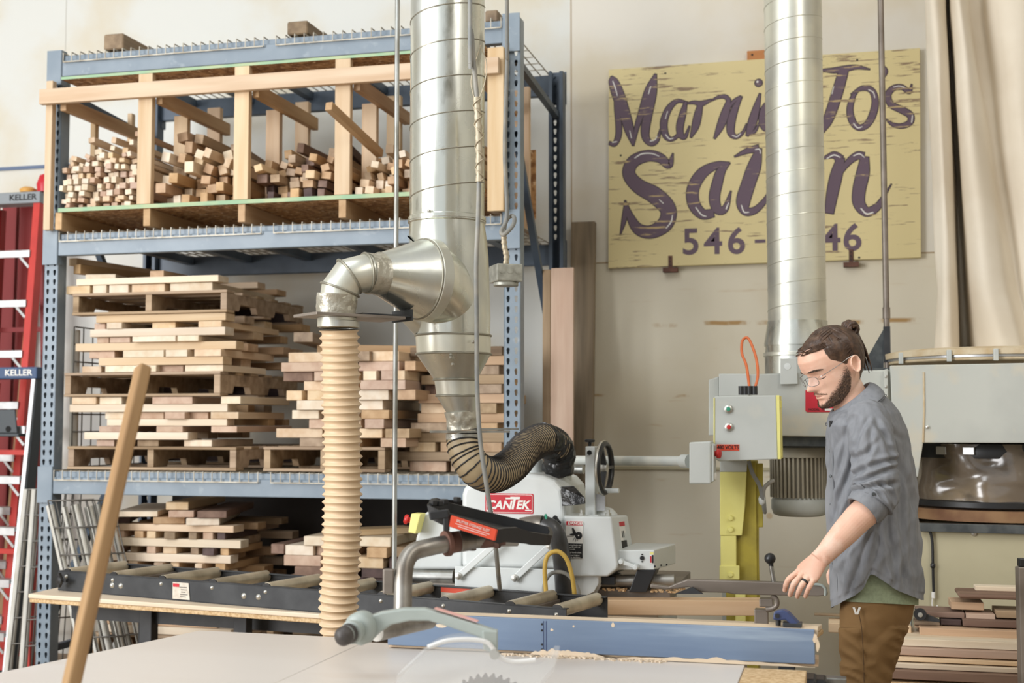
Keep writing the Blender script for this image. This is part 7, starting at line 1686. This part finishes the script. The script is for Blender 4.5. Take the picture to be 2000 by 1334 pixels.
bd_._faces(vs, [(i * W_ + j, (i + 1) * W_ + j, (i + 1) * W_ + j + 1, i * W_ + j + 1) for i in range(NA) for j in range(NB)], True)
for sgn in (1, -1):     # moustache halves
    rows = []
    for k in range(15):
        t = k / 14; th = sgn * lerp(.03, .46, t); uc = lerp(-29.2, -36, t ** 1.6); row = []
        for j in range(8):
            v = j / 7; u = uc + (2.6 * (1 - .3 * t)) * (1 - 2 * v); f, l = head_pt(th, u); row.append(H(f + .3 + 1.7 * math.sin(math.pi * v) * (1 - .5 * t) + .5 * noise.noise(V((k * .9, j * .9, sgn))), u, l))
        rows.append(row)
    bd_._faces([p for r in rows for p in r], [(i * 8 + j, (i + 1) * 8 + j, (i + 1) * 8 + j + 1, i * 8 + j + 1) for i in range(14) for j in range(7)], True)
bo_ = bd_.build('beard', 'beard_fade', man)
ca = bo_.data.attributes.new('cover', 'FLOAT', 'POINT')
for k, v_ in enumerate(bo_.data.vertices):
    if k < (NA + 1) * W_:
        i, j = divmod(k, W_); th = abs(lerp(-1.62, 1.62, i / NA)); t = j / NB
        ca.data[k].value = min(1, t * 2.1 + .08) * min(1, (1 - t) * 6 + .4) * min(1, (1.62 - th) * 5) * lerp(.72, 1, min(1, th / .6))
    else:
        q = (k - (NA + 1) * W_) % 120; ca.data[k].value = .62 * math.sin(math.pi * ((q % 8) + .6) / 8.2)
fm = MB()
for sgn in (1, -1):     # eyebrows, lash lines
    pts = []
    for k in range(12):
        t = k / 11; l = sgn * lerp(7, 30, t); u = 13.5 + 3.5 * math.sin(math.pi * (.2 + .7 * t)) - 1.5 * t; th = math.atan2(l, 44); f, l2 = head_pt(math.asin(max(-1, min(1, l / 46))) if 0 else th, u); pts.append(H(f + .7, u, l2))
    fm.tube(smooth(pts, 2), [S_ * 2.1 * math.sin(math.pi * (.15 + .75 * k / 22)) for k in range(23)], 8)
fm.build('eyebrows', 'beard', man)
fm = MB()
for sgn in (1, -1):
    pts = []
    for k in range(10):
        t = k / 9; l = sgn * lerp(10, 27, t); th = math.atan2(l, 44); u = -1.5 - 2.2 * math.sin(math.pi * t); f, l2 = head_pt(th, u); pts.append(H(f + .5, u, l2))
    fm.tube(smooth(pts, 2), S_ * .75, 6)
fm.build('eyelashes', 'ink', man)
mm = MB(); pts = []
for k in range(11): l = lerp(-13, 13, k / 10); th = math.atan2(l, 44); u = -36.4 - .8 * (1 - (l / 13) ** 2); f, l2 = head_pt(th, u); pts.append(H(f + .1, u, l2))
mm.tube(pts, [S_ * 1.0 * math.sin(math.pi * (.1 + .8 * k / 10)) for k in range(11)], 6); mm.build('mouth_line', mat('lip_line_red', (150, 92, 84), .5), man)  # darker red line where the lips meet
# ---- glasses
gl = MB(); ln = MB()
for sgn in (1, -1):
    c = [(-8.5, 12), (-11, 5), (-10, -1), (-7, -4)]; loop = []
    for k in range(24):
        a_ = 2 * math.pi * k / 24; ca, sa = math.cos(a_), math.sin(a_); ex = .62
        l = sgn * 19 + 13.5 * math.copysign(abs(ca) ** ex, ca); u = -1.5 + 9.5 * math.copysign(abs(sa) ** ex, sa); f = 84 - .010 * (abs(l)) ** 2 + (u + 1.5) * .12
        loop.append(H(f, u, l))
    gl.tube(loop, .0010, 6, closed=True); ln._faces(loop, [tuple(range(24))])
    gl.tube(smooth([H(71, 3.5, sgn * 33), H(66, 5, sgn * 43.5), H(30, 9.5, sgn * 48.5), H(2, 14, sgn * 49), H(-9, 12, sgn * 49), H(-14, 2, sgn * 47.5)], 5), .0011, 6)
gl.tube(smooth([H(81.5, 2.5, 5.8), H(83.5, 4.5, 0), H(81.5, 2.5, -5.8)], 4), .0011, 6)
go = gl.build('glasses', 'frame_w', man); ln.build('lenses', 'lens', go)

# ---- shirt: trunk
HEM = [(1610, 1190), (1626, 1188), (1645, 1176), (1670, 1163), (1686, 1150), (1694, 1132), (1700, 1121), (1708, 1123), (1722, 1133), (1752, 1153), (1780, 1165), (1800, 1172)]
SH = [(772, 1640, 1708, .060), (782, 1632, 1728, .084), (794, 1627, 1742, .122), (810, 1623, 1754, .156), (830, 1620, 1763, .176), (850, 1618, 1769, .166), (900, 1617, 1780, .154), (960, 1619, 1788, .154), (1020, 1621, 1793, .166), (1080, 1623, 1797, .182), (1130, 1625, 1800, .190), (1190, 1627, 1801, .196)]
def col_(k): return [(r[0], r[k]) for r in SH]
NPH, NROW = 180, 110; rows = []
def pxl(p):
    q = p - EYE; d = q.dot(_fw); return 1000 + F_PX * q.dot(_rt) / d, 667 - F_PX * q.dot(_up) / d
CRE = [((1655, 845), (1630, 950), 1.0), ((1664, 905), (1626, 1035), 1.1), ((1694, 1012), (1636, 1100), 1.0), ((1742, 860), (1780, 1000), 1.0), ((1752, 930), (1766, 1120), 1.2), ((1718, 1022), (1702, 1115), 1.1), ((1736, 1015), (1744, 1142), 1.0), ((1640, 862), (1622, 920), .7), ((1704, 1040), (1655, 1160), .9), ((1772, 1010), (1786, 1150), .9), ((1700, 815), (1750, 850), .6), ((1655, 1060), (1640, 1180), .8)]
CRS = [((1664, 900), (1704, 872), .8), ((1668, 926), (1742, 898), 1.1), ((1666, 944), (1740, 920), 1.2), ((1668, 962), (1738, 944), 1.2), ((1690, 826), (1668, 885), .8), ((1718, 832), (1742, 895), .9), ((1700, 850), (1690, 915), .7)]
def crease(px, py, tab, w=5.0):
    s_ = 0
    for (x0, y0), (x1, y1), k in tab:
        dx, dy = x1 - x0, y1 - y0; L2 = dx * dx + dy * dy; t = ((px - x0) * dx + (py - y0) * dy) / L2; L_ = math.sqrt(L2)
        e = max(0, -t, t - 1) * L_; d = ((px - x0) * dy - (py - y0) * dx) / L_ + 3 * math.sin(t * 4 + x0); f = math.exp(-(e / 14) ** 2) * k
        s_ += f * (-math.exp(-(d / w) ** 2) + .8 * math.exp(-((d - 1.9 * w) / (w * 1.3)) ** 2) + .35 * math.exp(-((d + 2 * w) / (w * 1.4)) ** 2))
    return s_
def wr_(px, py, o):
    s_ = 0
    a = noise.noise(V((px * .018 + py * .010, py * .004 - px * .003, o * 9))) ; s_ += (1 - abs(a) * 2.6) * .0085
    b_ = noise.noise(V((px * .045 - py * .016, py * .007, o * 14 + 3))); s_ += (1 - abs(b_) * 2.4) * .0045
    c = noise.noise(V((px * .02, py * .05, o * 6 + 9))); s_ += c * .0018
    return s_
for j in range(NROW + 1):
    v = j / NROW; ring = []
    for i in range(NPH):
        ph = 2 * math.pi * i / NPH; c, s = math.cos(ph), math.sin(ph)
        y_est = lerp(772, 1150, v)
        for _ in range(2):
            fr, bk, hw_ = interp(col_(1), y_est), interp(col_(2), y_est), interp(col_(3), y_est)
            ce = math.copysign(abs(c) ** .86, c); se = math.copysign(abs(s) ** .86, s)
            px = (fr + bk) / 2 + (bk - fr) / 2 * ce; o = hw_ * se
            hem = interp(HEM, px); y_est = lerp(772, hem, v)
        if c < -.2: px += 1.5 * math.sin(y_est * .03)
        w_ = wr_(px, y_est, o) * min(1, v * 6) * (1 if v < .97 else .6)
        if o > .02: w_ += crease(px, y_est, CRE) * .0068 * min(1, o / .1)
        tl = max(0, 1 - v / .15); p = mp(px, y_est + tl * (9 - ce * 21), o); out = (_rt * ce * .8 + Tc * se).normalized()
        ring.append(p + out * w_)
    rows.append(ring)
shm = MB(); shm.rings(rows, cap=False); lastr = rows[-1]; cen = sum(lastr, V()) / len(lastr)
shm.rings([lastr, [p + (cen - p).normalized() * .004 for p in lastr], [p + (cen - p).normalized() * .006 + Z_ * .05 for p in lastr]], cap=False)
# sleeves: sheath rings with gathered folds
def sleeve(path, seed, n=90, per=14):
    """path of (px, py, o, r across, r depth)"""
    P_ = [mp(p[0], p[1], p[2]) for p in path]; sp2 = smooth(P_, per); N_ = len(sp2); rr = []; 
    for k in range(N_):
        t = (sp2[min(k + 1, N_ - 1)] - sp2[max(k - 1, 0)]).normalized(); f = k / (N_ - 1) * (len(path) - 1); i0 = min(int(f), len(path) - 2); ff = f - i0
        ra, rb_ = lerp(path[i0][3], path[i0 + 1][3], ff), lerp(path[i0][4], path[i0 + 1][4], ff)
        u = (Tc - t * Tc.dot(t)).normalized(); v = t.cross(u); ring = []
        for i in range(n):
            a_ = 2 * math.pi * i / n; g_ = k / N_
            am = lerp(.0045, .0125, g_ ** 1.3)
            d = (1 - 2.2 * abs(noise.noise(V((math.cos(a_) * 1.1 + seed, math.sin(a_) * 1.1 + g_ * 2.0, g_ * 8.5 + .8 * math.sin(a_)))))) * am + .0025 * noise.noise(V((math.cos(a_) * 3, math.sin(a_) * 3, g_ * 9 + seed)))
            ring.append(sp2[k] + u * math.cos(a_) * (rb_ + d) + v * math.sin(a_) * (ra + d))
        rr.append(ring)
    if seed == 3:
        for k in range(N_):
            for i in range(n):
                p = rr[k][i]; d = p - sp2[k]
                if d.dot(Tc) > 0: x, y = pxl(p); rr[k][i] = p + d.normalized() * crease(x, y, CRS, 4.5) * .0085
    return rr
AR = [(1688, 806, .120, .062, .062), (1697, 828, .155, .066, .064), (1702, 862, .182, .067, .064), (1707, 905, .203, .064, .062), (1711, 945, .220, .063, .061), (1709, 968, .232, .064, .062), (1701, 983, .240, .060, .060)]
sl = sleeve(AR, 3); shm.rings(sl)
ARf = [(1688, 806, -.120, .062, .062), (1700, 850, -.18, .066, .064), (1703, 905, -.20, .062, .060), (1701, 945, -.22, .060, .058), (1692, 985, -.22, .058, .056)]
shm.rings(sleeve(ARf, 11))
so = shm.build('shirt', 'shirt', man)
sb2 = so.modifiers.new('soft', 'SUBSURF'); sb2.levels = 1; sb2.render_levels = 1
# rolled cuffs
def cuff(c0, c1, r0, r1, seed, th=.006):
    ax = (c1 - c0); rs2 = []
    for f, rr_ in ((0.05, r0 - .004), (0.0, r0 + .001), (.12, r0 + th * .9), (.5, lerp(r0, r1, .5) + th), (.9, r1 + th * .8), (1.0, r1 + .001), (.96, r1 - .006), (.5, r1 - .009)):
        ring = ell(c0 + ax * f, ax, Tc, rr_, rr_, 48); rs2.append([p + (p - (c0 + ax * f)).normalized() * (.0035 * noise.noise(V((i * .34, f * 2.2, seed)))) for i, p in enumerate(ring)])
    return MB().rings(rs2, cap=False)
cuff(mp(1706, 974, .236), mp(1684, 999, .250), .0585, .0545, 2).build('rolled_cuff', 'shirt', so)
cuff(mp(1692, 982, -.22), mp(1676, 1014, -.22), .055, .050, 6).build('rolled_cuff', 'shirt', so)
# collar: stand and turned-down leaf
def cring(back, front, half, n=40):
    b_, f_ = mp(*back), mp(*front); c = (b_ + f_) / 2; u = (b_ - f_) / 2
    return [c + u * math.cos(2 * math.pi * i / n) + Tc * math.sin(2 * math.pi * i / n) * half for i in range(n)]
MB().rings([cring((1700, 778), (1636, 822), .062), cring((1697, 762), (1632, 812), .064), cring((1694, 748), (1629, 803), .063), cring((1699, 745), (1625, 803), .067), cring((1711, 750), (1621, 807), .086), cring((1721, 760), (1618, 820), .112), cring((1726, 769), (1616, 830), .132), cring((1720, 772), (1620, 832), .127)], cap=False).build('collar', 'shirt', so).modifiers.new('soft', 'SUBSURF').levels = 1
MB().tube(cring((1726.5, 770), (1615.5, 831), .1335), .0014, 6, closed=True).build('collar_seam', mat('collar_seam_thread', (96, 98, 102), .9), so)
MB().box(mp(1625, 828, .075), (.016, .016, .022), Matrix.Rotation(YAW, 3, 'Z')).build('microphone_clip', 'blackplastic', so, bevel=.003)
pk = MB()
def front_o(y, d):
    hw2 = (interp(col_(2), y) - interp(col_(1), y)) / 2; c0 = min(1, (1 - d / hw2)) ** (1 / .86); return interp(col_(3), y) * math.sqrt(max(0, 1 - c0 * c0)) ** .86
pk.tube([mp(interp(col_(1), y) + 10, y, front_o(y, 10) + .003) for y in range(850, 1176, 6)], .0015, 6); pk.build('placket_seam', mat('dark_seam_thread', (92, 94, 98), .9), so)
for y in (880, 930, 985, 1040, 1100):
    c = mp(interp(col_(1), y) + 4, y, front_o(y, 4) + .002); MB().lathe([(.001, .0032), (.0048, .003), (.0056, 0)], c, (F0 * .7 + Tc * .7), n=14).build('button', 'gusset', so)
# back yoke and shoulder seams
MB().lathe([(.001, .003), (.0048, .003), (.0056, 0)], mp(1706, 965, .302), Tc, n=14).build('cuff_button', 'gusset', so)

# ---- tee shirt showing below the shirt tails
tr_rows = []
for y in range(1090, 1186, 8):
    fr, bk, hw_ = interp(col_(1), y) + 9, interp(col_(2), y) - 7, interp(col_(3), y) - .016; ring = []
    for i in range(96):
        ph = 2 * math.pi * i / 96; c, s = math.cos(ph), math.sin(ph); ce = math.copysign(abs(c) ** .86, c); se = math.copysign(abs(s) ** .86, s)
        px = (fr + bk) / 2 + (bk - fr) / 2 * ce; o = hw_ * se; yb = y if y < 1178 else 1178 + 4 * ce
        d = .003 * noise.noise(V((px * .03, y * .06, o * 9)))
        ring.append(mp(px, yb, o) + (_rt * ce + Tc * se) * d)
    tr_rows.append(ring)
mb = MB().rings(tr_rows, cap=False); l_ = tr_rows[-1]; cen = sum(l_, V()) / 96
mb.rings([l_, [p + (cen - p).normalized() * .004 for p in l_], [p + (cen - p).normalized() * .008 + Z_ * .03 for p in l_]], cap=False); mb.build('tee_shirt', 'tee', man)

# ---- trousers
def trow(y, fr, bk, o0, hw_, n=64, amp=.004):
    ring = []
    for i in range(n):
        ph = 2 * math.pi * i / n; c, s = math.cos(ph), math.sin(ph); ce = math.copysign(abs(c) ** .9, c); se = math.copysign(abs(s) ** .9, s)
        px = (fr + bk) / 2 + (bk - fr) / 2 * ce; o = o0 + hw_ * se
        d = amp * (1 - 2.2 * abs(noise.noise(V((px * .020 + y * .010, y * .040 - px * .020, o * 7)))))
        ring.append(mp(px, y, o) + (_rt * ce + Tc * se) * d)
    return ring
HIP = [(1150, 1646, 1784, .166), (1176, 1643, 1786, .172), (1200, 1641, 1783, .178), (1222, 1641, 1774, .182), (1240, 1642, 1766, .182), (1254, 1643, 1760, .178)]
def itab(tab, y): return [interp([(r[0], r[k]) for r in tab], y) for k in range(1, len(tab[0]))]
tm = MB(); tm.rings([trow(y, *(lambda q: (q[0], q[1], 0, q[2]))(itab(HIP, y)), amp=.003) for y in range(1150, 1256, 4)])
LG = [(1225, 1642, 1772), (1260, 1643, 1758), (1300, 1644, 1746), (1334, 1645, 1738), (1400, 1647, 1732), (1460, 1650, 1726), (1500, 1652, 1724), (1560, 1656, 1724), (1640, 1664, 1716), (1698, 1668, 1712)]
for o in (.092, -.092): tm.rings([trow(y, *itab(LG, y), o, (.086 if y < 1330 else .086 - (min(y, 1660) - 1330) * .00008), amp=.0095) for y in range(1226, 1700, 5)])
to = tm.build('trousers', 'trouser', man)
rm = to.modifiers.new('cloth_union', 'REMESH'); rm.mode = 'VOXEL'; rm.voxel_size = .0042; rm.use_smooth_shade = True
sm_ = to.modifiers.new('relax', 'SMOOTH'); sm_.factor = .5; sm_.iterations = 2
MB().tube(smooth([mp(1674, 1186, .168), mp(1680, 1210, .183), mp(1684, 1240, .187), mp(1687, 1300, .184), mp(1688, 1345, .183)], 6), .0013, 6).build('side_seam', mat('trouser_seam_thread', (84, 62, 38), .9), to)
cz = mp(1673, 1193, .176)
lv = MB(); 
for a, b_ in (((-6, -7), (-1, 7)), ((6, -7), (1, 7))): lv.prism([mp(1673 + a[0] - 2, 1193 + a[1], .1765), mp(1673 + a[0] + 2, 1193 + a[1], .1765), mp(1673 + b_[0] + 2, 1193 + b_[1], .1785), mp(1673 + b_[0] - 2, 1193 + b_[1], .1785)], Tc * .0025)
lv.build('white_v_mark', 'whitelabel', to)
# ---- shoes on the floor
for o in (.092, -.092):
    c = mp(1690, 1700, o); c.z = 0; rr = []
    for f, hw_, h0 in ((-.085, .022, .05), (-.07, .036, .085), (-.02, .040, .10), (.04, .044, .085), (.10, .048, .060), (.15, .044, .045), (.185, .026, .030)):
        ring = []
        for i in range(20):
            a_ = 2 * math.pi * i / 20; ring.append(c + F0 * f + Tc * math.cos(a_) * hw_ + Z_ * (h0 / 2 + .001 + math.sin(a_) * h0 / 2))
        rr.append(ring)
    MB().rings(rr).build('shoe', 'shoe', man)
# ---- dark band on the ring finger
p0, p1 = mp(*FG[2][0]), mp(*FG[2][1]); p0 = p0 - nrm * .004; c = p0.lerp(p1, .55); d = (p1 - p0).normalized()
MB().lathe([(.0098, -.0038), (.0114, -.0036), (.0114, .0036), (.0098, .0038)], c, d, n=24, cap=False).build('finger_ring', 'blackplastic', man)
